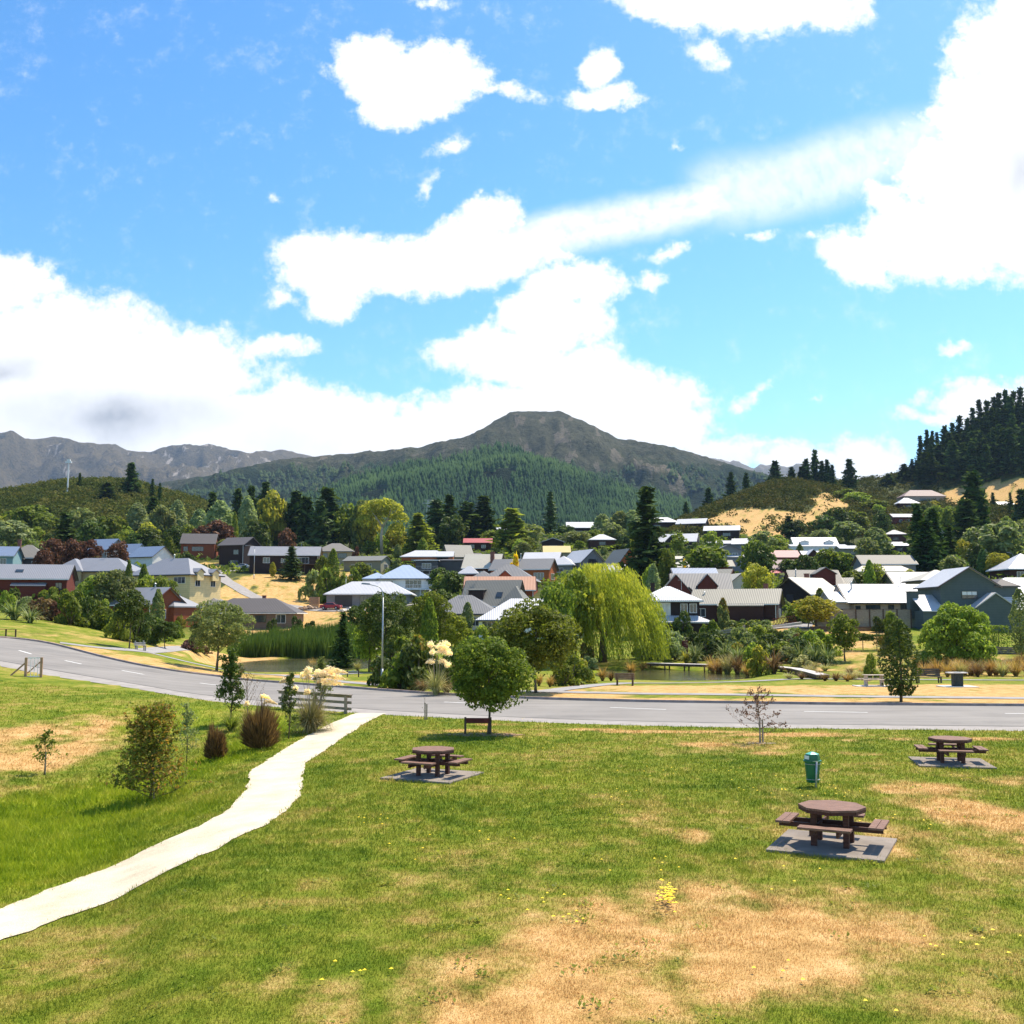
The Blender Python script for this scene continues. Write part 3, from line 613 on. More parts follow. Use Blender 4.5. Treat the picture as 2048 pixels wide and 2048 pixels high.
# ------------------------------------------------------------------ ground surface data
def smooth01(t): t = np.clip(t, 0, 1); return t * t * (3 - 2 * t)
def blobs(x, y, spec):
    s = np.zeros_like(x)
    for px, py, rx, ry, k in spec:
        h = hit(px, py)
        slope_y = max(h.y ** 2 / (F * 4.9), 0.1)
        ax = rx * h.y / F; ay = min(ry * slope_y, 60)
        r = np.sqrt(((x - h.x) / ax) ** 2 + ((y - h.y) / ay) ** 2)
        s = np.maximum(s, k * smooth01((1.35 - r) / 0.9))
    return s
DRY = [(1750,1640,380,120,.28),(1750,1960,330,60,.28),(1450,1490,600,26,.32),(1050,1760,300,60,.2),(40,1500,170,70,.9),(20,1570,90,30,.5),(190,1450,110,18,.4),(330,1475,60,12,.4),
 (1130,1960,200,40,.85),(1330,1905,190,38,.95),(1520,1850,170,34,.9),(1680,1815,140,30,.8),(1010,2010,190,30,.85),(1480,1800,130,18,.55),(1760,1840,110,24,.65),(1880,1790,130,22,.6),(1560,1930,160,20,.6),(1360,1990,160,18,.5),
 (850,1990,90,18,.45),(640,2030,110,14,.45),(560,1960,40,9,.35),
 (1960,1640,130,40,.95),(1840,1580,110,18,.75),(2000,1560,110,12,.55),(1850,1690,160,28,.55),(1960,1720,140,30,.5),(1700,1770,150,20,.5),(2010,1790,90,30,.45),(1990,1900,80,20,.4),(1900,2035,150,12,.45),
 (1300,1650,75,16,.7),(1370,1668,60,10,.6),(1190,1590,40,5,.5),(1240,1680,60,8,.4),(1500,1720,40,8,.5),(1420,1650,60,8,.35),
 (1540,1507,50,5,.7),(1700,1485,110,9,.55),(1640,1540,50,6,.6),(1400,1490,90,7,.55),(1250,1500,90,7,.35),(1150,1460,100,4,.65),(1350,1464,180,4,.75),(1600,1470,200,5,.8),(1900,1478,200,5,.7),(1950,1500,60,5,.5),
 (1720,1508,60,5,.65),(1850,1600,120,6,.45),(640,1600,60,10,.25),(1060,1470,70,6,.5),(940,1462,70,4,.55),(1000,1450,60,3,.65),(300,1830,120,14,.2),(200,1900,150,18,.28),(600,1640,80,12,.2),(900,1580,90,9,.28),(740,1520,60,7,.3),(1030,1640,120,10,.2),(800,1760,150,14,.18)]
DRY_V = [(x, 1385 + dy, 115, 12, 1.1) for x, dy in ((1150,2),(1300,-6),(1450,-6),(1600,-4),(1750,-4),(1900,0),(2040,2))] + \
 [(x, 1401, 120, 7, 1.1) for x in range(1130, 2100, 110)] + [(x, 1375, 120, 12, 1.1) for x in range(1250, 2100, 120)] + \
 [(60,1283,90,4,1),(170,1299,80,6,1),(270,1318,80,8,1),(370,1334,80,9,1),(470,1350,80,8,1),(560,1352,90,10,1),(640,1358,60,6,.9),(400,1310,60,9,1),(480,1325,70,9,1),(330,1302,50,4,.9),(720,1365,60,6,.6),(90,1265,90,10,.45),(200,1275,80,10,.42),(40,1255,80,6,.35)] + \
 [(1700,1328,150,14,.6),(1950,1325,150,10,.6),(560,1190,150,26,.85),(640,1180,60,22,.75),(500,1175,60,18,.9),(600,1228,110,12,1.0),(690,1235,60,8,.9),(1650,1265,120,9,1.0),(1560,1268,80,8,.9),(1710,1268,80,8,.9),(1720,1300,60,10,.7),(1850,1345,220,14,.5),
  (430,1125,40,14,.9)]
LUSH = [(110,1640,240,60,1.0),(60,1720,200,50,1.0),(330,1560,110,40,.8),(480,1500,80,30,.9),(560,1450,90,20,.8),(300,1440,180,22,.5),(380,1620,80,25,.55),(1300,1358,160,4,.6),(1080,1560,120,15,.2)]
def ground_attrs(x, y):
    dry = blobs(x, y, DRY + DRY_V)
    f = y > 300
    if f.any():
        xs, ys_ = x[f], y[f]; zz = zf(xs, ys_); px, row = proj((xs, ys_, zz)); px = px + (fbm(xs / 9, ys_ / 9, 3) - .5) * 26; row = row + (fbm(xs / 9 + 7, ys_ / 9, 3) - .5) * 14
        m = np.zeros(px.shape)
        for P_ in BARE: m[inside(P_, px, row) & (ys_ < 740)] = 1.0
        dry[f] = m
    n1 = fbm(x * .42 + 3, y * .26, 4); n2 = fbm(x * 1.6 + 40, y * 1.1, 3)
    dry = dry + (n1 - .5) * 1.9 * (0.22 + 0.8 * np.minimum(dry, 1)) + (n2 - .5) * .9 * (.3 + np.minimum(dry, 1))
    lush = blobs(x, y, LUSH)
    return np.clip(dry, 0, 1), np.clip(lush, 0, 1)

def grassnodes(t, blade=False):
    pos = t.n('ShaderNodeNewGeometry').outputs['Position']
    dry = t.n('ShaderNodeAttribute', _attribute_name='dry').outputs['Fac']
    lush = t.n('ShaderNodeAttribute', _attribute_name='lush').outputs['Fac']
    mp = t.n('ShaderNodeMapping', Vector=pos); mp.inputs['Scale'].default_value = (1, 1, .3)
    n1 = t.noise(mp.outputs[0], .22, 4, .6); n2 = t.noise(mp.outputs[0], 1.3, 4, .65); n3 = t.noise(mp.outputs[0], 7.0, 4, .7)
    g = t.ramp(t.math('ADD', t.math('MULTIPLY', n1, .5), t.math('MULTIPLY', n2, .5)),
               [(.35, (.078,.128,.007)), (.43, (.140,.195,.013)), (.52, (.235,.258,.028)), (.63, (.42,.32,.09))])
    g = t.mix(t.math('MULTIPLY', lush, .85), g, t.ramp(n2, [(.32, (.15,.22,.008)), (.48, (.27,.35,.012)), (.66, (.40,.44,.03))]))
    tan = t.ramp(n2, [(.25, (.40,.225,.080)), (.5, (.62,.38,.15)), (.75, (.78,.53,.26))])
    d = t.math('ADD', dry, t.math('MULTIPLY', t.math('SUBTRACT', n3, .5), .75))
    d = t.math('ADD', d, t.math('MULTIPLY', t.math('SUBTRACT', n2, .5), .5))
    c = t.mix(t.sstep(d, .18, 1.0), g, tan)
    return t, c, n3, pos
def make_grass():
    m = bpy.data.materials.new('turf'); m.use_nodes = True
    t, c, n3, pos = grassnodes(NT(m.node_tree))
    fn = t.noise(pos, 38, 3, .7)
    c = t.mix(t.sstep(fn, .30, .62), t.mix(1.0, c, (.50,.52,.42), 'MULTIPLY'), c)
    # the hills far off: scrub, not turf
    y = t.n('ShaderNodeSeparateXYZ', Vector=pos).outputs[1]
    dry = t.n('ShaderNodeAttribute', _attribute_name='dry').outputs['Fac']
    scr = t.ramp(t.noise(pos, .12, 6, .7), [(.3, (.03,.045,.012)), (.5, (.06,.07,.02)), (.72, (.11,.10,.035))])
    far = t.math('MULTIPLY', t.sstep(y, 150, 185), t.math('SUBTRACT', 1.0, t.sstep(dry, .3, .6)))
    c = t.mix(far, c, scr)
    p = t.n('ShaderNodeBsdfPrincipled', Base__Color=c, Roughness=.95); p.inputs['Specular IOR Level'].default_value = .1
    b = t.n('ShaderNodeBump', Strength=.5, Distance=.06, Height=t.math('ADD', fn, n3)); t.link(b.outputs[0], p.inputs['Normal'])
    t.link(p.outputs[0], t.n('ShaderNodeOutputMaterial').inputs[0])
    m2 = bpy.data.materials.new('grass_blades'); m2.use_nodes = True
    t, c, n3, pos = grassnodes(NT(m2.node_tree))
    v = t.n('ShaderNodeAttribute', _attribute_name='v').outputs['Fac']
    c = t.mix(1.0, c, t.ramp(v, [(0, (.92,.93,.82)), (.5, (1.05,1.05,1.0)), (1, (1.2,1.18,1.08))]), 'MULTIPLY')
    p = t.n('ShaderNodeBsdfPrincipled', Base__Color=c, Roughness=.7); p.inputs['Specular IOR Level'].default_value = .2
    tr = t.n('ShaderNodeBsdfTranslucent', Color=c); mx = t.n('ShaderNodeMixShader', Fac=.35)
    t.link(p.outputs[0], mx.inputs[1]); t.link(tr.outputs[0], mx.inputs[2]); t.link(mx.outputs[0], t.n('ShaderNodeOutputMaterial').inputs[0])
    return m, m2
TURF, BLADE = make_grass()

# ------------------------------------------------------------------ road and paths (as outlines first, so the turf can leave them free)
NEAR = [(-500,1292),(-250,1306),(0,1329),(87,1349),(246,1371),(420,1402),(560,1414),(765,1429),(1100,1445),(1300,1451),(1500,1455),(2048,1461),(2700,1464)]
FAR = [(-500,1262),(-250,1267),(0,1275),(87,1281),(145,1299),(246,1325),(348,1343),(464,1356),(560,1366),(673,1374),(763,1381),(907,1391),(1100,1399),(1300,1404),(1660,1409),(2048,1412),(2700,1413)]
def edge(tab, pxs):
    return [hit(p, float(np.interp(p, [a for a, b in tab], [b for a, b in tab])), 30, 200) for p in pxs]
def smooth_line(pts, k=3, it=2):
    a = np.array([tuple(p) for p in pts])
    for _ in range(it):
        b = a.copy(); b[1:-1] = (a[:-2] + 2 * a[1:-1] + a[2:]) / 4; a = b
    return a
PXS = list(range(-420, 2620, 10))
road_n = smooth_line(edge(NEAR, PXS), it=40); road_f = smooth_line(edge(FAR, PXS), it=40)
def strip(name, A, B, mat, lift, nx=6, drop=0.0, attrs=None):
    A = np.array(A)[:, :2]; B = np.array(B)[:, :2]; V = []
    for a, b in zip(A, B):
        for i in range(nx + 1):
            p = a + (b - a) * i / nx
            V.append((p[0], p[1], zf(p[0], p[1]) + lift))
    n = len(A)
    Fq = [(i*(nx+1)+j, (i+1)*(nx+1)+j, (i+1)*(nx+1)+j+1, i*(nx+1)+j+1) for i in range(n-1) for j in range(nx)]
    me = np_mesh(name, np.array(V), np.array(Fq), mat)
    o = obj(name, me); o['kind'] = 'structure'; return o
def resample(pts, n):
    a = np.array([tuple(p) for p in pts])[:, :2]
    d = np.r_[0, np.cumsum(np.hypot(*np.diff(a, axis=0).T))]
    t = np.linspace(0, d[-1], n)
    return np.c_[np.interp(t, d, a[:, 0]), np.interp(t, d, a[:, 1])]
def offset(line, w):
    a = np.array(line)[:, :2]; t = np.gradient(a, axis=0); t /= np.linalg.norm(t, axis=1)[:, None]
    nrm = np.c_[-t[:, 1], t[:, 0]]
    return a + nrm * w / 2, a - nrm * w / 2
z_ = lambda L: [(x * .53, 1400 + y * .53) for x, y in L]
PL = [hit(*p) for p in z_([(-700,1000),(-300,880),(0,790),(230,700),(480,605),(700,500),(850,430),(930,340),(945,270),(1060,195),(1150,140),(1260,85),(1330,57),(1345,52)])]
PR = [hit(*p) for p in z_([(-700,1220),(-300,1040),(0,915),(240,825),(480,735),(660,635),(850,550),(1000,475),(1090,410),(1135,360),(1140,290),(1150,240),(1230,190),(1330,120),(1440,58),(1460,52)])]
GPL, GPR = resample(PL, 420), resample(PR, 420)
def wob(a, s):  # ragged edges of the gravel
    t = np.gradient(a, axis=0); t /= np.linalg.norm(t, axis=1)[:, None]
    n = np.c_[-t[:, 1], t[:, 0]]; k = (fbm(a[:, 0] * 1.7 + s, a[:, 1] * 1.7, 5) - .5) * .28
    return a + n * k[:, None]
GPL, GPR = wob(GPL, 3), wob(GPR, 8)
def inside(poly, x, y):
    """points inside a polygon"""
    poly = np.array(poly); c = np.zeros(x.shape, bool); j = len(poly) - 1
    for i in range(len(poly)):
        xi, yi = poly[i]; xj, yj = poly[j]
        with np.errstate(divide='ignore', invalid='ignore'):
            c ^= ((yi > y) != (yj > y)) & (x < (xj - xi) * (y - yi) / (yj - yi + 1e-12) + xi)
        j = i
    return c
PATHPOLY = np.r_[GPL, GPR[::-1]]
def road_near_y(x): 
    o = np.argsort(road_n[:, 0]); return np.interp(x, road_n[o, 0], road_n[o, 1])

# ------------------------------------------------------------------ ground sheet
ys = np.r_[-400, -150, -60, -25, -8, 0, 4, np.arange(8, 60, .25), 60 * np.exp(np.linspace(0, math.log(90), 300))]
aa = np.r_[-4, -3, -2.2, -1.6, -1.2, -.95, -.8, np.linspace(-.7, .7, 421), .8, .95, 1.2, 1.6, 2.2, 3, 4]
YY, AA = np.meshgrid(ys, aa, indexing='ij')
XX = AA * (np.maximum(YY, 0) + 6)
ZZ = zf(XX, YY)
# small lumps away from the paths
lump = (fbm(XX * .7, YY * .7, 3) - .5) * .05
def dig(x, y):
    """lower the sheet under the road and the paths laid on it"""
    d = np.zeros(x.shape)
    m = inside(np.r_[road_n[:, :2], road_f[::-1, :2]], x, y); d[m] = .06
    return d
dg = np.zeros_like(XX); sel = (YY > 30) & (YY < 140); dg[sel] = dig(XX[sel], YY[sel])
ZZ = ZZ - dg + np.where(YY < 40, lump * .0, 0) - 0.0
ny, na_ = XX.shape
idx = np.arange(ny * na_).reshape(ny, na_)
Q = np.stack([idx[:-1, :-1], idx[:-1, 1:], idx[1:, 1:], idx[1:, :-1]], -1).reshape(-1, 4)
dA, lA = ground_attrs(XX.ravel(), YY.ravel())
gme = np_mesh('ground', np.c_[XX.ravel(), YY.ravel(), ZZ.ravel()], Q, TURF, {'dry': dA, 'lush': lA}, smooth=True)
g_ = obj('ground', gme); g_['kind'] = 'structure'

def asphalt():
    m = bpy.data.materials.new('asphalt'); m.use_nodes = True; t = NT(m.node_tree)
    pos = t.n('ShaderNodeNewGeometry').outputs['Position']
    mp = t.n('ShaderNodeMapping', Vector=pos); mp.inputs['Scale'].default_value = (.10, 1.1, 1)
    a = t.noise(mp.outputs[0], 1.0, 5, .65); b = t.noise(pos, 30, 4, .8); c2 = t.noise(pos, .25, 4, .6)
    c = t.ramp(t.math('ADD', t.math('MULTIPLY', a, .6), t.math('MULTIPLY', c2, .4)), [(.30, (.185,.170,.155)), (.5, (.265,.245,.222)), (.7, (.335,.31,.282))])
    c = t.mix(t.math('MULTIPLY', b, .5), c, t.mix(1.0, c, (.45,.45,.45), 'MULTIPLY'))
    wear = t.sstep(t.noise(pos, .16, 5, .7), .56, .66); c = t.mix(t.math('MULTIPLY', wear, .35), c, (.13,.125,.12))
    p = t.n('ShaderNodeBsdfPrincipled', Base__Color=c, Roughness=.85); p.inputs['Specular IOR Level'].default_value = .3
    t.link(p.outputs[0], t.n('ShaderNodeOutputMaterial').inputs[0]); return m
ASPH = asphalt()
SEAL = plain('pale_seal', (.31,.285,.262), .9, .2, 1.2, .15)
FOOT = plain('footpath_seal', (.30,.285,.275), .9, .2, 1.0, .16)
def gravelmat():
    m = bpy.data.materials.new('pale_gravel'); m.use_nodes = True; t = NT(m.node_tree)
    pos = t.n('ShaderNodeNewGeometry').outputs['Position']
    a = t.noise(pos, .9, 5, .65); b = t.noise(pos, 26, 5, .8)
    c = t.ramp(t.math('ADD', t.math('MULTIPLY', a, .5), t.math('MULTIPLY', b, .5)), [(.32, (.40,.32,.21)), (.48, (.60,.52,.385)), (.66, (.74,.66,.52))])
    p = t.n('ShaderNodeBsdfPrincipled', Base__Color=c, Roughness=.95); p.inputs['Specular IOR Level'].default_value = .1
    bp = t.n('ShaderNodeBump', Strength=.6, Distance=.03, Height=b); t.link(bp.outputs[0], p.inputs['Normal'])
    t.link(p.outputs[0], t.n('ShaderNodeOutputMaterial').inputs[0]); return m
strip('road', road_n, road_f, ASPH, -0.012, 12)
# paler strip of seal along the near side of the road, with its dark seam
def lerpline(A, B, t): return np.array(A)[:, :2] + (np.array(B)[:, :2] - np.array(A)[:, :2]) * t
strip('road_shoulder', lerpline(road_n, road_f, -.02), lerpline(road_n, road_f, .13), SEAL, -0.006, 2)
TAR = plain('tar_seam', (.05,.048,.046), .8, .3, 3, .2)
strip('road_seam', lerpline(road_n, road_f, .13), lerpline(road_n, road_f, .14), TAR, -0.001, 1)
# kerb along the far side
kl = np.array(road_f)[:, :2]; kb = offset(kl, .17)
kb = (kb[0] + (kb[0]-kb[1])*.5, kb[0]-(kb[0]-kb[1])*.5) if False else kb
V = []; 
for (a, b) in zip(kb[0], kb[1]):
    lo = a if a[1] < b[1] else b; hi = b if a[1] < b[1] else a
    z0 = zf(lo[0], lo[1]); V += [(lo[0], lo[1], z0-.1), (lo[0], lo[1]+.02, z0+.12), (hi[0], hi[1], z0+.125), (hi[0], hi[1]+.02, z0-.1)]
n = len(kb[0])
Fq = [(i*4+j, (i+1)*4+j, (i+1)*4+j+1, i*4+j+1) for i in range(n-1) for j in range(3)]
ko = obj('kerb', np_mesh('kerb', np.array(V), np.array(Fq), plain('kerb_concrete', (.34,.25,.21), .9, .2, 2, .25))); ko['kind'] = 'structure'
# markings
MARK = plain('road_paint', (.78,.77,.74), .7, .3, 3, .08)
for k, (a, b) in enumerate([((-90,1288),(-50,1293)),((38,1301),(63,1308)),((130,1321),(163,1328)),((244,1341),(288,1349)),((400,1366),(440,1371)),((575,1384),(640,1390)),((888,1404),(975,1408)),((1220,1415),(1332,1419)),((1608,1423),(1735,1425)),((2010,1427),(2150,1428))]):
    A = hit(*a); B = hit(*b); pts = np.linspace((A.x, A.y), (B.x, B.y), 8); o2 = offset(pts, .16)
    s_ = strip('road_marking', o2[0], o2[1], MARK, .0, 1)
strip('gravel_path', GPL, GPR, gravelmat(), .022, 8)
def path_line(name, pix, w, mat, lift=.03):
    pts = smooth_line(np.c_[resample([hit(*p) for p in pix], 120), np.zeros(120)], it=8)
    a, b = offset(pts, w); return strip(name, a, b, mat, lift, 3)
path_line('footpath', [(120,1286),(209,1298),(290,1303),(350,1318),(435,1337),(560,1350),(673,1363),(800,1373),(940,1380),(1100,1384),(1300,1388),(1660,1393),(2048,1397),(2300,1399)], 1.7, FOOT)
path_line('footpath', [(1090,1384),(1150,1376),(1200,1370),(1260,1366),(1400,1366),(1500,1363),(1590,1358),(1700,1359),(1850,1360),(2048,1361),(2300,1362)], 1.5, FOOT, .034)
path_line('footpath', [(285,1303),(320,1300),(352,1297),(372,1296)], 1.8, FOOT, .036)
path_line('footpath', [(600,1352),(720,1347),(790,1346),(850,1349)], 1.4, FOOT, .034)
# lane climbing through the dry slope to the upper houses
def lane(pix, D, w):
    pts = smooth_line(np.c_[resample([ground(p, d) for p, d in zip(pix, D)], 120), np.zeros(120)], it=8)
    a, b = offset(pts, w); return strip('lane', a, b, SEAL, .10, 3)
lane([850,760,690,640,560,500,455,440,452,490], [205,207,209,212,222,234,248,262,275,282], 3.4)
strip('driveway', *[[hit(*p) for p in L] for L in ([(1545,1258),(1570,1250),(1600,1240),(1618,1236)], [(1620,1258),(1625,1252),(1628,1244),(1632,1238)])], FOOT, .08, 4)

# pond
def watermat():
    m = bpy.data.materials.new('pond_water'); m.use_nodes = True; t = NT(m.node_tree)
    pos = t.n('ShaderNodeNewGeometry').outputs['Position']
    mp = t.n('ShaderNodeMapping', Vector=pos); mp.inputs['Scale'].default_value = (.6, 1.6, 1)
    c = t.ramp(t.noise(pos, .12, 3, .5), [(.35, (.05,.055,.02)), (.65, (.11,.105,.05))])
    p = t.n('ShaderNodeBsdfPrincipled', Base__Color=c, Roughness=.12); p.inputs['Specular IOR Level'].default_value = .6
    bp = t.n('ShaderNodeBump', Strength=.35, Distance=.05, Height=t.noise(mp.outputs[0], 2.2, 4, .6)); t.link(bp.outputs[0], p.inputs['Normal'])
    t.link(p.outputs[0], t.n('ShaderNodeOutputMaterial').inputs[0]); return m
WMAT = watermat()
for px, D, rx, ry in PONDS:
    cx = (px - 1024) / 2090 * D; n = 64
    mb = MB(); mb.add([(cx + 1.32 * rx * math.cos(2*math.pi*i/n), D + 1.32 * ry * math.sin(2*math.pi*i/n), WATER) for i in range(n)], [tuple(range(n))])
    tag(mb.build('pond_water', WMAT), kind='structure')

# ------------------------------------------------------------------ blades of grass
rng = np.random.RandomState(3); PADH = {}
def lawn(n, dmin, dmax, power, w0, h0, region=None, name='lawn_grass', hscale=None):
    u = rng.rand(n); y = (dmin ** (1 - power) + u * (dmax ** (1 - power) - dmin ** (1 - power))) ** (1 / (1 - power))
    x = (rng.rand(n) * 1.66 - .83) * y
    keep = (y < road_near_y(x) - .25) & ~inside(PATHPOLY, x + rng.randn(n) * .07, y + rng.randn(n) * .07)
    for q in ((1666,1693),(866,1553),(1902,1527)):
        hq = PADH.setdefault(q, hit(*q)); keep &= np.hypot(x - hq.x, y - hq.y) > 1.12
    if region is not None: keep &= region(x, y)
    x, y = x[keep], y[keep]
    dry, lush = ground_attrs(x, y)
    z = zf(x, y)
    k = len(x); sc = np.clip(y / 13, .9, 3.2)
    hh = h0 * (.5 + rng.rand(k)) * (1 + .8 * lush) * (1 - .35 * dry) * np.clip(sc, 1, 2.0) * (.45 + 1.1 * fbm(x * 1.9, y * 1.9, 3))
    ww = w0 * (.6 + .8 * rng.rand(k)) * sc
    th = rng.rand(k) * math.pi; lean = (rng.randn(k, 2) * .5) * hh[:, None]
    dx, dy = np.cos(th) * ww / 2, np.sin(th) * ww / 2
    V = np.empty((k, 3, 3))
    V[:, 0] = np.c_[x - dx, y - dy, z - .01]; V[:, 1] = np.c_[x + dx, y + dy, z - .01]; V[:, 2] = np.c_[x + lean[:, 0], y + lean[:, 1], z + hh]
    v = rng.rand(k)
    rep = lambda a: np.repeat(a, 3)
    me = np_mesh(name, V.reshape(-1, 3), np.arange(3 * k).reshape(-1, 3), BLADE, {'dry': rep(dry), 'lush': rep(lush), 'v': rep(v)})
    return tag(obj(name, me), kind='stuff', label='short mown lawn grass, green with dry tan patches')
QUICK = False; HAZE_D = 4e-5
lawn(880000, 9.5, 60, 1.35, .011, .036)
# tall rank grass in the hollow left of the gravel path
def hollow(x, y):
    _, l = ground_attrs(x, y)
    return (l > .45) & (x < -3)
o = lawn(200000, 15, 46, 1.2, .012, .052, hollow, 'rank_grass'); o['label'] = 'tall bright green rank grass in the hollow left of the gravel path'
# yellow flowers of the lawn
FLW = plain('petals_yellow', (.85,.62,.02), .6, .3, 9, .1)
V = []; Fq = []
spots = [(1335,1808,14,16,70),(1660,1590,120,14,60),(1500,1545,120,14,40),(1300,1545,60,10,30),(1120,1500,100,12,16),(1040,1440,60,6,14),(760,1645,40,8,22),(1060,1800,60,20,24),(1950,1890,160,20,40),(1220,1600,90,20,20),(720,1960,60,20,18),(1400,1750,220,40,40),(1800,1640,120,20,24),(1900,1560,80,10,16),(880,1700,180,60,26),(1550,1580,60,8,20),(1150,1850,120,40,20),(1650,1960,200,60,20)]
for px, py, rx, ry, nn in spots:
    for _ in range(nn if px == 1335 else nn // 3):
        h = hit(px + rng.randn() * rx * .6, py + rng.randn() * ry * .6)
        s_ = .022 + .012 * rng.rand(); zz = h.z + .05 + .04 * rng.rand()
        if px == 1335: s_ *= 1.1; zz += .18 * rng.rand()
        b0 = len(V); V += [(h.x - s_, h.y, zz), (h.x, h.y - s_, zz + .008), (h.x + s_, h.y, zz), (h.x, h.y + s_, zz + .012)]; Fq.append((b0, b0+1, b0+2, b0+3))
tag(obj('lawn_flowers', np_mesh('lawn_flowers', np.array(V), np.array(Fq), FLW)), kind='stuff', label='small yellow flowers scattered through the lawn')

# broad leaved weeds in the turf
rg = np.random.RandomState(11); V = []
for i in range(230):
    y = 11 + 34 * rg.rand() ** 1.2; x = (rg.rand() * 1.1 - .55) * y
    if inside(PATHPOLY, np.array([x]), np.array([y]))[0] or y > road_near_y(x) - 1: continue
    z = zf(x, y); m = rg.randint(8, 26); sp = .05 + .13 * rg.rand()
    for k in range(m):
        az = rg.rand() * 6.28; l = .035 + .05 * rg.rand(); w_ = l * .32; cx, cy = x + rg.randn() * sp, y + rg.randn() * sp; c_, s_ = math.cos(az), math.sin(az)
        V.append([(cx, cy, z + .02), (cx + c_*l*.5 - s_*w_, cy + s_*l*.5 + c_*w_, z + .045), (cx + c_*l, cy + s_*l, z + .04 + .03*rg.rand()), (cx + c_*l*.5 + s_*w_, cy + s_*l*.5 - c_*w_, z + .045)])
V = np.array(V)
tag(obj('lawn_weeds', np_mesh('lawn_weeds', V.reshape(-1, 3), np.arange(4 * len(V)).reshape(-1, 4), LM['light'], {'v': np.repeat(rg.rand(len(V)), 4)})), kind='stuff', label='broad leaved weeds growing flat in the lawn')
# ------------------------------------------------------------------ plants
def leaf_quads(P, N, size, rg, asp=.55):
    """rhombic leaves (or leaf clumps) at P, facing roughly along N"""
    n = len(P)
    nn = N + rg.randn(n, 3) * .75; nn /= np.linalg.norm(nn, axis=1)[:, None] + 1e-9
    r = rg.randn(n, 3); a = np.cross(nn, r); a /= np.linalg.norm(a, axis=1)[:, None] + 1e-9
    b = np.cross(nn, a); s = (size * (.6 + .8 * rg.rand(n)))[:, None]
    V = np.stack([P - a * s, P + b * s * asp, P + a * s, P - b * s * asp], 1)
    return V
def quads_mesh(name, V, mat, v=None, rg=None):
    n = len(V)
    if v is None: v = rg.rand(n)
    return np_mesh(name, V.reshape(-1, 3), np.arange(4 * n).reshape(-1, 4), mat, {'v': np.repeat(v, 4)})
def lobes(rg, H, Rr, z0, nl, lr, top=1.0):
    """centres and radii of the foliage lumps inside an egg-shaped envelope"""
    C = []
    for i in range(nl):
        t = (i + .5) / nl; zz = 1 - 2 * t; az = i * 2.399 + rg.rand() * .6
        rr = math.sqrt(max(0, 1 - zz * zz)) * (.5 + .3 * rg.rand())
        cz = z0 + (H - z0) * (.5 + .34 * zz * top)
        C.append((Rr * rr * math.cos(az), Rr * rr * math.sin(az), cz, lr * Rr * (.7 + .5 * rg.rand())))
    return np.array(C)
def lobed_crown(rg, H, Rr, z0, nl, lr, n, leaf, zsq=.8, core=.15):
    C = lobes(rg, H, Rr, z0, nl, lr); k = rg.randint(0, nl, n)
    d = rg.randn(n, 3); d /= np.linalg.norm(d, axis=1)[:, None]
    d[:, 2] = np.where(rg.rand(n) < .65, np.abs(d[:, 2]), d[:, 2])
    rad = C[k, 3] * np.where(rg.rand(n) < core, rg.rand(n), .8 + .28 * rg.rand(n) + .25 * (vn3(d * 3 + k[:, None]) - .5))
    P = C[k, :3] + d * rad[:, None] * np.array([1, 1, zsq])
    P[:, 2] = np.clip(P[:, 2], max(z0 * .6, .03), None) if z0 >= 0 else P[:, 2]
    return leaf_quads(P, d + np.array([0, 0, .35]), np.full(n, leaf), rg)
def vn3(p): return vnoise(p[:, 0] * 1.3 + p[:, 2] * 2.1, p[:, 1] * 1.3 + p[:, 2] * 1.7)
def trunk_mb(H, r, rg, z0, Rr, nb=6, mat=BARK, lean=0.0):
    mb = MB(); top = H * .8
    pts = [(lean * t * t * H + .03 * H * math.sin(3 * t) * rg.rand(), .02 * H * math.sin(5 * t) * rg.rand(), -.15 + (top + .15) * t) for t in np.linspace(0, 1, 6)]
    mb.tube(pts, [r * (1.25 if i == 0 else 1) * (1 - .78 * i / 5) for i in range(6)], 7)
    for i in range(nb):
        t = .28 + .5 * (i + rg.rand() * .7) / nb; b = Vector(pts[min(5, int(t * 5))]); b = b.lerp(Vector(pts[min(5, int(t * 5) + 1)]), t * 5 % 1)
        az = i * 2.4 + rg.rand(); e = Vector((math.cos(az) * Rr * .7, math.sin(az) * Rr * .7, b.z + H * (.16 + .14 * rg.rand())))
        mb.tube([b, b.lerp(e, .5) + Vector((0, 0, -.03 * H)), e], [r * .45 * (1 - t * .5), r * .28 * (1 - t * .5), r * .08], 5)
    return mb.mesh('trunk', mat, True)
PROTO = {}
def add_proto(key, crown, trunk, H, Wd): PROTO.setdefault(key, []).append((crown, trunk, H, Wd))
def measured(V): 
    p = V.reshape(-1, 3); return float(np.percentile(p[:, 2], 99.7)), float(np.percentile(np.hypot(p[:, 0], p[:, 1]), 97) * 2)
def broad(key, seed, H, Rr, z0, nl, lr, n, leaf, r=.16, nb=6, lean=0, bark=None):
    rg = np.random.RandomState(seed); V = lobed_crown(rg, H, Rr, z0, nl, lr, n, leaf)
    h, wd = measured(V)
    add_proto(key, quads_mesh('crown', V, None, rg=rg), trunk_mb(H, r, rg, z0, Rr, nb, bark or BARK, lean), h, wd)
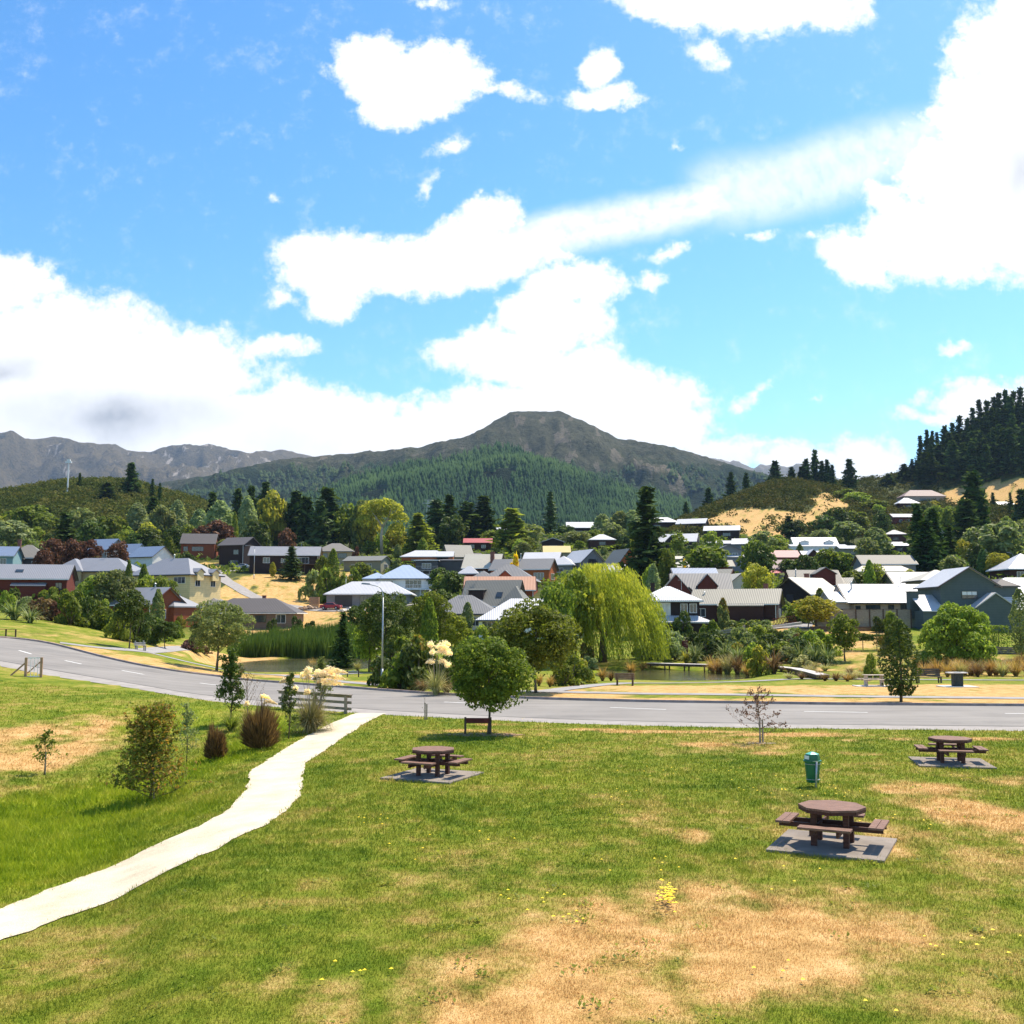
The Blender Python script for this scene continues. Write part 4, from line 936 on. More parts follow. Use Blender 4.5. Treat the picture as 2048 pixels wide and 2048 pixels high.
def conifer(key, seed, H, Rr, n_wh, per, leaf, z0=.08, droop=.25, fill=9, ragged=.25, power=1.0, r=.22):
    rg = np.random.RandomState(seed); P = []; N = []
    for i in range(n_wh):
        t = z0 + (1 - z0) * (i / n_wh) ** .95; z = H * t
        R0 = Rr * (1 - t) ** power * (1 + ragged * (rg.rand() - .5)) + .03 * Rr
        for j in range(per):
            az = rg.rand() * 6.283; L = R0 * (1 - ragged * rg.rand())
            m = max(2, int(fill * L / Rr) + 1); s = (np.arange(m) + rg.rand(m)) / m
            x = np.cos(az) * s * L; y = np.sin(az) * s * L; zz = z - droop * L * s ** 1.3 + .12 * L * (s > .8) + rg.randn(m) * .03 * H / 10
            P.append(np.c_[x + rg.randn(m) * .05 * Rr, y + rg.randn(m) * .05 * Rr, zz]); N.append(np.c_[x * .3 / (L + .01), y * .3 / (L + .01), np.ones(m) * .9])
    P = np.concatenate(P); N = np.concatenate(N); V = leaf_quads(P, N, np.full(len(P), leaf), rg, .42)
    h, wd = measured(V)
    mb = MB(); mb.tube([(0, 0, -.3), (0, 0, H * .5), (0, 0, H * .97)], [r, r * .6, r * .12], 7)
    add_proto(key, quads_mesh('crown', V, None, rg=rg), mb.mesh('trunk', BARK, True), h, wd)
def column(key, seed, H, Rr, n, leaf, z0=.6, wob=.3):
    rg = np.random.RandomState(seed); t = rg.rand(n); z = z0 + (H - z0) * t
    prof = np.sin(np.pi * np.clip(t * .86 + .12, 0, 1)) ** .7
    az = rg.rand(n) * 6.283; lump = .75 + wob * (vnoise(az * 1.6 + 3, z * 6 / H * 2.2) - .3)
    rad = Rr * prof * lump * np.where(rg.rand(n) < .2, rg.rand(n), .85 + .2 * rg.rand(n))
    P = np.c_[np.cos(az) * rad, np.sin(az) * rad, z]; N = np.c_[np.cos(az), np.sin(az), .5 + 0 * az]
    V = leaf_quads(P, N, np.full(n, leaf), rg); h, wd = measured(V)
    mb = MB(); mb.tube([(0, 0, -.2), (.05, 0, H * .4), (0, 0, H * .9)], [.09 * H / 5, .06 * H / 5, .015], 6)
    for i in range(4):
        a = i * 1.7; mb.tube([(0, 0, H * .1), (math.cos(a) * Rr * .4, math.sin(a) * Rr * .4, H * .45)], [.05 * H / 5, .02], 5)
    add_proto(key, quads_mesh('crown', V, None, rg=rg), mb.mesh('trunk', BARK, True), h, wd)
def shrub(key, seed, H, Rr, nl, n, leaf, lr=.5):
    rg = np.random.RandomState(seed); V = lobed_crown(rg, H * 1.0, Rr, -H * .85, nl, lr, int(n * 1.7), leaf, .85, .1)
    P = V.mean(1); V = V[P[:, 2] > .02]; h, wd = measured(V)
    mb = MB()
    for i in range(5):
        a = i * 1.3; mb.tube([(0, 0, -.1), (math.cos(a) * Rr * .45, math.sin(a) * Rr * .45, H * .6)], [.05 * Rr, .015 * Rr], 5)
    add_proto(key, quads_mesh('foliage', V, None, rg=rg), mb.mesh('stem', BARK, True), h, wd)
def blades(rg, n, Rr, H, w, droop=.6, seg=4, up=.35):
    out = []; vv = []
    for i in range(n):
        az = rg.rand() * 6.283; L = H * (.6 + .6 * rg.rand()); tilt = up + (1.1 - up) * rg.rand() ** 1.2; pts = []
        c, s_ = math.cos(az), math.sin(az); px = rg.rand() * Rr * .15; z = 0; el = math.pi / 2 - tilt * .55
        ww = w * (.7 + .6 * rg.rand()); p = np.array([c * px, s_ * px, 0.0]); side = np.array([-s_, c, 0]); prev = None; val = rg.rand()
        for k in range(seg + 1):
            wd = ww * (1 - (k / seg) ** 2 * .9); q = (p - side * wd / 2, p + side * wd / 2)
            if prev is not None: out.append([prev[0], prev[1], q[1], q[0]]); vv.append(val)
            prev = q; p = p + np.array([c * math.cos(el), s_ * math.cos(el), math.sin(el)]) * L / seg; el -= droop * (.5 + .5 * rg.rand()) * tilt * 1.1
            if p[2] < .02: p[2] = .02
    return np.array(out), np.array(vv)
def spiky(key, seed, H, Rr, n, w, droop=.6):
    rg = np.random.RandomState(seed); V, v = blades(rg, n, Rr, H, w, droop); h, wd = measured(V)
    mb = MB(); mb.tube([(0, 0, -.1), (0, 0, H * .2)], [Rr * .15, Rr * .08], 6)
    add_proto(key, quads_mesh('foliage', V, None, v), mb.mesh('stem', WOOD_DK, True), h, wd)

for s_ in range(4): broad('broad', 10 + s_, 7.5, 3.2, 1.2, 13, .42, 2600, .26)
for s_ in range(3): broad('broad_far', 20 + s_, 8, 3.6, .8, 11, .44, 1500, .42)
for s_ in range(3): conifer('conifer', 30 + s_, 18, 3.8, 40, 10, .58, fill=9, ragged=.45, power=.85)
for s_ in range(2): conifer('conifer_far', 34 + s_, 16, 3.6, 28, 9, .85, fill=7, power=.75, ragged=.5)
for s_ in range(2): conifer('spruce_narrow', 38 + s_, 18, 2.6, 30, 9, .6, fill=6, power=.75, ragged=.4)
for s_ in range(3): conifer('pine', 42 + s_, 24, 4.6, 34, 8, .95, z0=.05, fill=7, ragged=.8, power=.6, droop=.1, r=.3)
for s_ in range(2): column('poplar', 50 + s_, 9, 2.1, 1800, .3)
for s_ in range(2): column('column_near', 54 + s_, 4.2, .95, 3600, .075, .35, .5)
for s_ in range(4): shrub('shrub', 60 + s_, 2.2, 1.6, 7, 1300, .17)
for s_ in range(2): shrub('shrub_far', 66 + s_, 2.6, 2.0, 6, 500, .33)
for s_ in range(2): spiky('flax', 70 + s_, 1.9, 1.1, 150, .10, .7)
for s_ in range(2): spiky('sedge', 74 + s_, 1.0, .6, 240, .03, .5)
broad('round_near', 80, 3.75, 1.62, .62, 24, .36, 17000, .062, .055, 9)
broad('round_mid', 81, 5.6, 2.7, 1.0, 22, .36, 12000, .11, .085, 8)
broad('open_mid', 82, 5.9, 2.8, 1.2, 26, .26, 9000, .10, .10, 10)
shrub('big_bush', 83, 6.4, 4.2, 46, 24000, .14, .27)
broad('mid_small', 84, 5.2, 1.7, 1.6, 12, .4, 5000, .11, .07, 6)

HOUSE_BOX = []     # (short, px0, px1, row0, row1, D)
def house_words(px, row):
    best = None
    for s_, a, b, r0, r1, D in HOUSE_BOX:
        cx, cy = (a + b) / 2, (r0 + r1) / 2
        d = math.hypot(px - cx, (row - cy) * 1.3)
        if best is None or d < best[0]: best = (d, s_, cx, cy)
    d, s_, cx, cy = best
    if abs(px - cx) > abs(row - cy) * .8: rel = 'left of' if px < cx else 'right of'
    else: rel = 'behind' if row < cy else 'in front of'
    return rel + ' the ' + s_
KINDW = {'broad': 'leafy tree', 'broad_far': 'leafy tree', 'conifer': 'conifer', 'conifer_far': 'conifer', 'spruce_narrow': 'narrow conifer', 'pine': 'tall pine',
         'poplar': 'upright poplar', 'column_near': 'slender upright tree', 'shrub': 'shrub', 'shrub_far': 'rounded bush', 'flax': 'flax clump', 'sedge': 'sedge tussock'}
COLW = {'mid': 'mid green', 'dark': 'dark green', 'light': 'light green', 'yellow': 'yellow green', 'bright_yellow': 'bright yellow', 'olive': 'olive green', 'pale': 'pale silvery',
        'copper': 'copper brown', 'brown': 'brown', 'conifer': 'dark green', 'conifer_l': 'green', 'willow': 'golden green', 'autumn': 'turning', 'purple': 'purple', 'toe': 'straw green', 'flax': 'striped green', 'sedge': 'rusty gold', 'hill': 'olive'}
NAMEW = {'broad': 'leafy_tree', 'broad_far': 'leafy_tree', 'conifer': 'conifer_tree', 'conifer_far': 'conifer_tree', 'spruce_narrow': 'conifer_tree', 'pine': 'pine_tree', 'poplar': 'poplar_tree',
         'column_near': 'upright_tree', 'shrub': 'shrub', 'shrub_far': 'shrub', 'flax': 'flax_plant', 'sedge': 'sedge_plant'}
_mc = {}; LABELS = {}
prng = random.Random(5)
def colored(me, col):
    k = (me.name, col)
    if k not in _mc:
        m = me.copy(); m.materials.clear(); m.materials.append(LM[col]); _mc[k] = m
    return _mc[k]
def plant(key, px, D, top=None, wpx=None, col='mid', label=None, h=None, wd=None, group=None, name=None, var=None, cat=None, base=None, rz=None, pos=None):
    pr = PROTO[key][prng.randrange(len(PROTO[key])) if var is None else var % len(PROTO[key])]
    g = pos or ground(px, D)
    if base is not None: g = at(px, base, D)
    elif top is not None and pos is None:
        pass
    if pos is not None: D = g.y
    s_px = F / D
    if h is None: h = max(at(px, top, D).z - g.z, .3)
    if wd is None: wd = wpx / s_px if wpx else h * pr[3] / pr[2]
    if key in ('conifer', 'conifer_far', 'spruce_narrow', 'pine'): wd *= 1.22
    root = empty(name or NAMEW.get(key, 'tree'), g, prng.random() * 6.28 if rz is None else rz)
    root.scale = (wd / pr[3], wd / pr[3], h / pr[2])
    cn = 'foliage' if key in ('shrub', 'shrub_far', 'flax', 'sedge') else 'crown'
    obj(cn, colored(pr[0], col), root); obj('stem' if cn == 'foliage' else 'trunk', pr[1], root)
    if label is None:
        row = proj((g.x, g.y, g.z + h * .6))[1]
        big = {True: 'tall', False: 'small'}.get(h > 9 if 'tree' in KINDW.get(key, '') or 'conifer' in KINDW.get(key, '') else None, '') if h > 9 or h < 4 else ''
        kw = KINDW.get(key, 'tree')
        if big == 'tall' and kw.startswith('tall'): big = ''
        label = ' '.join(x for x in (big, COLW[col], kw, 'standing', house_words(px, row)) if x)
    if cat is None: cat = 'tree' if cn == 'crown' else ('shrub' if 'shrub' in key else 'plant')
    LABELS.setdefault(label, []).append(root)
    tag(root, label, cat, group); return root
def finish_labels():
    # plants that share a description get told apart by the order in which they stand, left to right
    words = ['leftmost', 'second', 'third', 'fourth', 'fifth', 'sixth', 'seventh', 'eighth', 'ninth', 'tenth']
    num = {2: 'two', 3: 'three', 4: 'four', 5: 'five', 6: 'six', 7: 'seven', 8: 'eight', 9: 'nine', 10: 'ten'}
    for lab, L in LABELS.items():
        if len(L) < 2 or any(o.get('group') and o.get('same') for o in L): continue
        if len(L) > 10:
            for o in L: o['group'] = o.get('group') or lab
            continue
        L.sort(key=lambda o: o.location.x / max(o.location.y, 1))
        for i, o in enumerate(L):
            first = 'leftmost' if i == 0 else ('rightmost' if i == len(L) - 1 else words[i] + ' from left')
            w_ = lab.split(); 
            o['label'] = first + ' of ' + num[len(L)] + ': ' + ' '.join(w_)
            if len(o['label'].split()) > 16: o['label'] = ' '.join(o['label'].split()[:16])

# ------------------------------------------------------------------ house builder
def roof_gable(mb, L, W, ze, rise, oh, th=.16):
    sl = rise / (W / 2); e = W / 2 + oh; ze2 = ze - oh * sl; x0, x1 = -L / 2 - oh * .8, L / 2 + oh * .8
    pr = [(-e, ze2 + th), (0, ze + rise + th), (e, ze2 + th), (e, ze2), (0, ze + rise), (-e, ze2)]
    vs = [(x0, y, z) for y, z in pr] + [(x1, y, z) for y, z in pr]
    mb.add(vs, [(0,6,7,1),(1,7,8,2),(2,8,9,3),(3,9,10,4),(4,10,11,5),(5,11,6,0),(0,1,4,5),(1,2,3,4),(11,10,7,6),(10,9,8,7)])
def roof_hip(mb, L, W, ze, rise, oh, th=.2):
    a, b = L / 2 + oh, W / 2 + oh; r = max(L - W, 0.0) / 2 if L >= W else 0.0; ry = max(W - L, 0) / 2
    ze2 = ze - oh * rise / (min(L, W) / 2)
    base = [(-a,-b),(a,-b),(a,b),(-a,b)]
    vs = [(x, y, ze2) for x, y in base] + [(x, y, ze2 + th) for x, y in base] + [(-r - .02, -ry, ze + rise + th), (r + .02, ry, ze + rise + th)]
    if ry > 0: vs[8] = (0, -ry, ze + rise + th); vs[9] = (0, ry, ze + rise + th); mb.add(vs, [(0,3,2,1),(0,1,5,4),(1,2,6,5),(2,3,7,6),(3,0,4,7),(4,5,8),(5,6,9,8),(6,7,9),(7,4,8,9)])
    else: mb.add(vs, [(0,3,2,1),(0,1,5,4),(1,2,6,5),(2,3,7,6),(3,0,4,7),(4,5,9,8),(5,6,9),(6,7,8,9),(7,4,8)])
def roof_shed(mb, L, W, ze, rise, oh, th=.14, axis='y'):
    if axis == 'y':
        e = W / 2; x0, x1 = -L / 2 - oh * .5, L / 2 + oh * .5; sl = rise / W
        pr = [(-e - oh, ze - oh * sl), (e, ze + rise), (e, ze + rise + th), (-e - oh, ze - oh * sl + th)]
        vs = [(x0, y, z) for y, z in pr] + [(x1, y, z) for y, z in pr]
    else:   # slopes down towards -x ('x') or towards +x ('r')
        sg = -1 if axis == 'x' else 1; e = L / 2; y0, y1 = -W / 2 - oh * .5, W / 2 + oh * .5; sl = rise / L
        pr = [(sg * (e + oh), ze - oh * sl), (-sg * e, ze + rise), (-sg * e, ze + rise + th), (sg * (e + oh), ze - oh * sl + th)]
        vs = [(x, y0, z) for x, z in pr] + [(x, y1, z) for x, z in pr]
    mb.add(vs, [(0,1,2,3),(7,6,5,4),(0,4,5,1),(1,5,6,2),(2,6,7,3),(3,7,4,0)])
def block(root, cx, cy, L, W, zb, ze, rise, rot, kind, rm, wm, oh=.45):
    M = Matrix.Translation((cx, cy, 0)) @ Matrix.Rotation(R(rot), 4, 'Z')
    wb = MB(); wb.M = M; rb = MB(); rb.M = M
    h, w_ = L / 2, W / 2
    if kind == 'gable':
        pr = [(-w_, zb), (w_, zb), (w_, ze), (0, ze + rise), (-w_, ze)]
        vs = [(-h, y, z) for y, z in pr] + [(h, y, z) for y, z in pr]
        wb.add(vs, [(0,1,2,3,4)[::-1], (5,6,7,8,9), (0,5,6,1)[::-1], (1,6,7,2)[::-1], (4,9,5,0)[::-1], (2,7,8,3)[::-1], (3,8,9,4)[::-1]])
        roof_gable(rb, L, W, ze, rise, oh)
    elif kind.startswith('shed'):
        wb.box(-h, h, -w_, w_, zb, ze - .02)
        roof_shed(rb, L, W, ze, rise, oh, axis={'shed': 'y', 'shedx': 'x', 'shedr': 'r'}[kind])
    else:
        wb.box(-h, h, -w_, w_, zb, ze - .12)
        roof_hip(rb, L, W, ze, rise, oh)
    wo = wb.build('wall', WM[wm], root); ro = rb.build('roof', RM[rm], root)
    return wo, ro
def window(root, face, L, W, u, z, w_, h_, style):
    mf = {'w': WHITE, 'd': DARKF, 'c': WHITE, 'o': DARKF, 'g': CONC, 'b': DARKF}[style]
    mg = {'w': GLASS, 'd': GLASS, 'c': GLASS_L, 'o': DARKF, 'g': GLASS_L, 'b': GLASS_L}[style]
    if face == 'F': M = Matrix.Translation((u, -W / 2, z))
    elif face == 'R': M = Matrix.Translation((L / 2, u, z)) @ Matrix.Rotation(R(90), 4, 'Z')
    elif face == 'L': M = Matrix.Translation((-L / 2, -u, z)) @ Matrix.Rotation(R(-90), 4, 'Z')
    else: M = Matrix.Translation((-u, W / 2, z)) @ Matrix.Rotation(R(180), 4, 'Z')
    a = MB(); a.M = M; t = .07; hw, hh = w_ / 2, h_ / 2
    a.box(-hw - t, hw + t, -.06, .02, hh, hh + t); a.box(-hw - t, hw + t, -.09, .02, -hh - t, -hh)
    a.box(-hw - t, -hw, -.06, .02, -hh, hh); a.box(hw, hw + t, -.06, .02, -hh, hh)
    nm = 1 if w_ < 1.7 else (2 if w_ < 3 else 3)
    if style != 'o':
        for k in range(1, nm + 1):
            x = -hw + w_ * k / (nm + 1); a.box(x - .025, x + .025, -.05, .02, -hh, hh)
    f = a.build('garage_opening' if style == 'o' else 'window', mf, root)
    b = MB(); b.M = M; b.box(-hw, hw, -.03, .015, -hh, hh if style != 'b' else 0.0)
    if style == 'b':
        c = MB(); c.M = M; c.box(-hw, hw, -.03, .015, 0.003, hh); c.build('blind', WHITE, f); b.build('pane', GLASS, f)
    else: b.build('pane', mg, f)  # an open garage gets a dark sheet standing in for the shade inside
HOUSE_OBJ = {}
REDBOARD = plain('dark_red_trim', (.10,.03,.025), .6)
for H_ in HS:
    short, label, px, eave, D, L, W, wh, rise, yaw, kind, rm, wm, wins, wings = H_
    x, y, zb, half = house_frame(H_)
    root = empty('house', (x, y, zb), R(yaw), label, 'house')
    HOUSE_OBJ[short] = root
    block(root, 0, 0, L, W, -3.5, wh, rise, 0, kind, rm, wm, .35 if wm == 'dgrey' else .5)
    if D < 275 and not kind.startswith('shed'):
        oh_ = .35 if wm == 'dgrey' else .5; sl_ = rise / (min(W, L) / 2 if kind == 'hip' else W / 2); gb = MB(); zz_ = wh - oh_ * sl_ + .02
        gm = DARKF if wm in ('white', 'cream', 'yellow', 'pinkbeige', 'tan', 'khaki', 'slate') else WHITE
        for sg in (-1, 1): gb = MB(); gb.box(-L / 2 - oh_ * .8, L / 2 + oh_ * .8, sg * (W / 2 + oh_ + .06) - .06, sg * (W / 2 + oh_ + .06) + .06, zz_ - .06, zz_ + .10); gb.build('gutter', gm, root)
        if kind == 'hip':
            for sg in (-1, 1): gb = MB(); gb.box(sg * (L / 2 + oh_ + .06) - .06, sg * (L / 2 + oh_ + .06) + .06, -W / 2 - oh_ + .01, W / 2 + oh_ - .01, zz_ - .06, zz_ + .10); gb.build('gutter', gm, root)
        if kind == 'gable':      # barge boards along both gable ends and a ridge cap
            for sx in (-1, 1):
                for sg in (-1, 1):
                    x_ = sx * (L / 2 + oh_ * .8 + .03); bb = MB(); bb.bar((x_, sg * (W / 2 + oh_), wh - oh_ * sl_ + .05), (x_, 0, wh + rise + .05), .05, .22, (sx, 0, 0)); bb.build('barge_board', REDBOARD if wm in ('slate', 'rust') else DARKF, root)
    for dx, dy, l, w_, dz, r_, rot, k, rr, ww in wings:
        onroof = dz > .2
        block(root, dx, dy, l, w_, (wh - 1.2) if onroof else -3.5, wh + dz, r_, rot, k, rr or rm, ww or wm, .28)
    for face, u, z, a, b, st in wins: window(root, face, L, W, u, z, a, b, st)
    # plain back and side windows so the house holds up from elsewhere
    if D < 260:
        for k in range(max(1, int(L / 4.5))): window(root, 'B', L, W, (k + .5) * L / max(1, int(L / 4.5)) - L / 2, min(1.5, wh - 1.2), 1.2, 1.1, 'w')
    s_px = F / D; ca, sa = abs(math.cos(R(yaw))), abs(math.sin(R(yaw)))
    hw = (L * ca + W * sa) / 2 + .4
    cx = proj((x, y, zb + wh))[0]; r1 = eave + min(wh, 3.2) * s_px * .8
    HOUSE_BOX.append((short, cx - hw * s_px, cx + hw * s_px, eave - rise * s_px - 2, r1, D))
    if wm in ('brown', 'dbrown', 'yellow', 'rust', 'white') and kind == 'gable' and D < 300:    # downpipes
        mb = MB(); mb.tube([(L / 2 - .15, -W / 2 - .08, wh - .2), (L / 2 - .15, -W / 2 - .08, -.5)], .06, 6); mb.build('downpipe', WHITE, root)
def chimney(short, x, y, z0, z1, w_=.6, mat=BRICK):
    mb = MB(); mb.box(x - w_/2, x + w_/2, y - w_/2, y + w_/2, z0, z1); mb.box(x - w_*.6, x + w_*.6, y - w_*.6, y + w_*.6, z1, z1 + .12)
    mb.build('chimney', mat, HOUSE_OBJ[short])
def flue(short, x, y, z0, z1):
    mb = MB(); mb.tube([(x, y, z0), (x, y, z1)], .11, 8); mb.lathe([(.02, z1 + .3), (.2, z1 + .15), (.2, z1 + .08)][::-1], 8, x, y); mb.build('flue', STEEL, HOUSE_OBJ[short])
chimney('taupe hipped house', -2.2, 0, 5, 8.2, .7)
chimney('cream-roofed house', 2.6, -2.6, 4, 7.2, .9)
chimney('blue-grey gabled house', -1.6, 7.1, 1.6, 5.4, 1.3, WM['slate'])
flue('long white-roofed house', -5.6, -1.2, 3.6, 5.6); flue('grey mansard house with red dormer', -4.0, -2, 4, 6)
flue('orange-walled house with grey roof', -.6, -.5, 5, 7); flue('yellow house', -.5, 0, 7.8, 9.2); flue('long red house', 5, 0, 4.8, 5.9); flue('long brown barn house', -5, -1.6, 3.5, 4.6)
def aerial(short, x, y, z):
    mb = MB(); mb.tube([(x, y, z), (x, y, z + 1.5)], .03, 5); mb.bar((x - .5, y, z + 1.4), (x + .5, y, z + 1.4), .03, .03); [mb.bar((x - .4 + i * .2, y - .25, z + 1.4), (x - .4 + i * .2, y + .25, z + 1.4), .02, .02) for i in range(5)]; mb.build('aerial', STEEL, HOUSE_OBJ[short])
for s_, x_, y_, z_2 in (('long red house', -3, 0, 5.2), ('dark chalet', 2, 0, 7.0), ('long white-roofed house', 3, 0, 5.2), ('steep grey-roofed house', -3, 0, 6.6), ('long black house', 4, 0, 7.1), ('cream-walled house', 0, 0, 5.7), ('tan hipped house', 1, 0, 5.6), ('white-roofed garage house', 2, 0, 4.9)): aerial(s_, x_, y_, z_2)
chimney('wide cream-roofed house', 1.5, 1.0, 4, 6.9, .7); chimney('long brown barn house', 4.5, 1.2, 4, 6.0, .7); chimney('brown brick house', 1.5, 1.2, 4, 5.6, .6); chimney('dark chalet', -2.2, .8, 6, 7.9, .6, WM['dbrown'])
# roof window of the dark red house and of the steep grey-roofed house
def skylight(short, x, y, z, w_, l, slope):
    mb = MB(); mb.M = Matrix.Translation((x, y, z)) @ Matrix.Rotation(slope, 4, 'X'); mb.box(-w_/2, w_/2, -l/2, l/2, 0, .12)
    mb.build('roof_window', GLASS, HOUSE_OBJ[short])
skylight('dark red house', -.6, -2.2, 4.6 + 2.3 * (1 - 2.2 / 4) + .14, 1.2, .9, math.atan2(2.3, 4))
skylight('steep grey-roofed house', 1.7, -2.6, 2.6 + 4.1 * (1 - 2.6 / 4) + .14, 1.1, 1.2, math.atan2(4.1, 4))
# decks
def deck(short, x0, x1, y0, y1, z, posts=True, mat=WOOD_DK, rail='bars'):
    r = HOUSE_OBJ[short]; mb = MB(); mb.box(x0, x1, y0, y1, z - .18, z)
    for i in range(4):
        for yy_ in (y0 + .1, ):
            x = x0 + .1 + (x1 - x0 - .2) * i / 3; mb.box(x - .08, x + .08, yy_ - .06, yy_ + .1, -3, z - .18)
    d = mb.build('deck', mat, r)
    rb = MB(); rb.box(x0, x1, y0, y0 + .06, z + .95, z + 1.02)
    n = int((x1 - x0) / (.35 if rail == 'bars' else 1.2))
    for i in range(n + 1):
        x = x0 + (x1 - x0) * i / n; rb.box(x - .025, x + .025, y0 + .005, y0 + .055, z, z + .95)
    rb.build('railing', STEEL if rail != 'bars' else mat, d)
deck('long black house', 2.5, 11.5, -6.0, -3.75, 2.5)
deck('pale blue roofed house', -1, 6.5, -7.2, -5.0, 2.6, mat=WHITE)
deck('grey box house', -2.6, 2.6, -4.4, -3.0, 3.5, mat=CONC)
deck('grey box house', 1.5, 7.2, -6.6, -4.5, .7, rail='w')

# ------------------------------------------------------------------ trees and shrubs told apart in the photo
# the road side trees and those by the pond
T = plant('round_near', 976, 0, label='round leafy tree with a low trunk beside the wooden sign board', h=3.75, wd=3.2, pos=hit(976, 1469), name='round_tree', col='mid', rz=.4)
plant('round_mid', 1072, 0, label='dense tree with a bare lower trunk beyond the road, left of the willow', h=5.6, wd=5.6, pos=hit(1072, 1386), name='roadside_tree', col='mid', rz=2)
plant('open_mid', 433, 0, label='open crowned tree in dry grass beside the bend of the road', h=5.8, wd=5.4, pos=hit(433, 1341), name='roadside_tree', col='olive', rz=1)
plant('mid_small', 258, 0, label='small tree on the grass in front of the long red house, left of the bench', h=5.4, wd=3.2, pos=hit(258, 1298), name='small_tree', col='dark', rz=1)
plant('mid_small', 330, 0, label='small tree on the grass in front of the long red house, right of the bench', h=3.0, wd=2.8, pos=hit(330, 1297), name='small_tree', col='dark', rz=3)
plant('column_near', 1802, 0, label='dark vase-shaped tree on the verge across the road, in front of the long bench', h=4.4, wd=2.2, pos=hit(1802, 1404), name='upright_tree', col='dark')
plant('big_bush', 1905, 108, 1210, 150, 'light', 'huge round light green bush in front of the blue-grey gabled house', name='round_bush')
plant('column_near', 2030, 118, 1178, 42, 'olive', 'tall pinkish green column shrub beside the clipped hedge at the right', name='column_shrub')
plant('open_mid', 775, 104, 1185, 118, 'dark', 'wide dark tree behind the street lamp by the pond', name='pond_tree')
plant('open_mid', 862, 112, 1185, 105, 'mid', 'tall green tree between the street lamp and the cream-walled house', name='pond_tree')
plant('mid_small', 905, 118, 1225, 70, 'light', 'small light green tree in front of the cream-walled house', name='pond_tree')
plant('conifer', 690, 122, 1226, 44, 'conifer', 'small dark conifer at the right end of the reeds', var=0)
plant('broad', 742, 106, 1245, 62, 'light', 'yellowish green tree at the edge of the reeds', var=1)
plant('poplar', 860, 98, 1195, 36, 'mid', 'slender green tree right of the street lamp', var=0)
plant('broad', 1148, 118, 1140, 100, 'light', 'light green tree filling the left shoulder of the willow', var=2)
plant('broad', 1110, 112, 1165, 80, 'mid', 'leafy tree between the pond tree and the willow', var=3)
# willow
def willow():
    rg = np.random.RandomState(91); g = ground(1203, 122); H, Rr = 11.2, 7.0
    root = empty('willow_tree', g, 0, 'big golden green weeping willow beside the pond', 'tree')
    Vs = []; vv = []
    for q in range(95):
        caz = q * 2.399; cu = math.sqrt((q + .5) / 95); shade = rg.rand(); cz = 1.0 + (H - 1.0) * (math.sqrt(max(0, 1 - (cu * .95) ** 2)) * .8 + .2) * (.74 + .34 * rg.rand()); cl = 2.2 + 4.5 * rg.rand() + 2.0 * (cu > .75)
        cx, cy = Rr * cu * .9 * math.cos(caz), Rr * cu * .9 * math.sin(caz); blow = .6 + .7 * rg.rand()
        for i in range(20):
            ox, oy = rg.randn(2) * .42; bx, by = cx + ox, cy + oy; rr = math.hypot(bx, by) + .01; c, s_ = bx / rr, by / rr
            z0 = min(cz - .35 * (ox * ox + oy * oy) + .2 * rg.randn(), H); L = min(z0 - .35, cl * (.75 + .4 * rg.rand()))
            n = max(4, int(L / .21)); t = np.arange(n) / n
            P = np.c_[bx + c * .8 * np.sqrt(t) + blow * t ** 1.5, by + s_ * .8 * np.sqrt(t), z0 - L * t ** 1.2] + rg.randn(n, 3) * .05
            d = np.tile([c * .12 + .12, s_ * .12, -1.0], (n, 1)) + rg.randn(n, 3) * .28; d /= np.linalg.norm(d, axis=1)[:, None]
            b = np.cross(d, rg.randn(n, 3)); b /= np.linalg.norm(b, axis=1)[:, None]; ll = .23 * (.7 + .6 * rg.rand(n))[:, None]
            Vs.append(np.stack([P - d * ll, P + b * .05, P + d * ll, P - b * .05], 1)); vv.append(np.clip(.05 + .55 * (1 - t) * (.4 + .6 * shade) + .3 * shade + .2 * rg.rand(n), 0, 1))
    V = np.concatenate(Vs); V[..., 2] = np.maximum(V[..., 2], .1)
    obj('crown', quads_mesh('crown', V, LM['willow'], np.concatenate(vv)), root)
    mb = MB(); mb.tube([(0, 0, -.3), (.1, 0, 2.2), (.3, .1, 4.5)], [.55, .42, .3], 9)
    for i in range(7):
        a = i * .95; mb.tube([(0.15, 0, 2.6 + i * .2), (math.cos(a) * 2, math.sin(a) * 2, 5.8), (math.cos(a) * 3.6, math.sin(a) * 3.6, 8.0)], [.22, .13, .05], 6)
    mb.build('trunk', BARK, root, True)
willow()
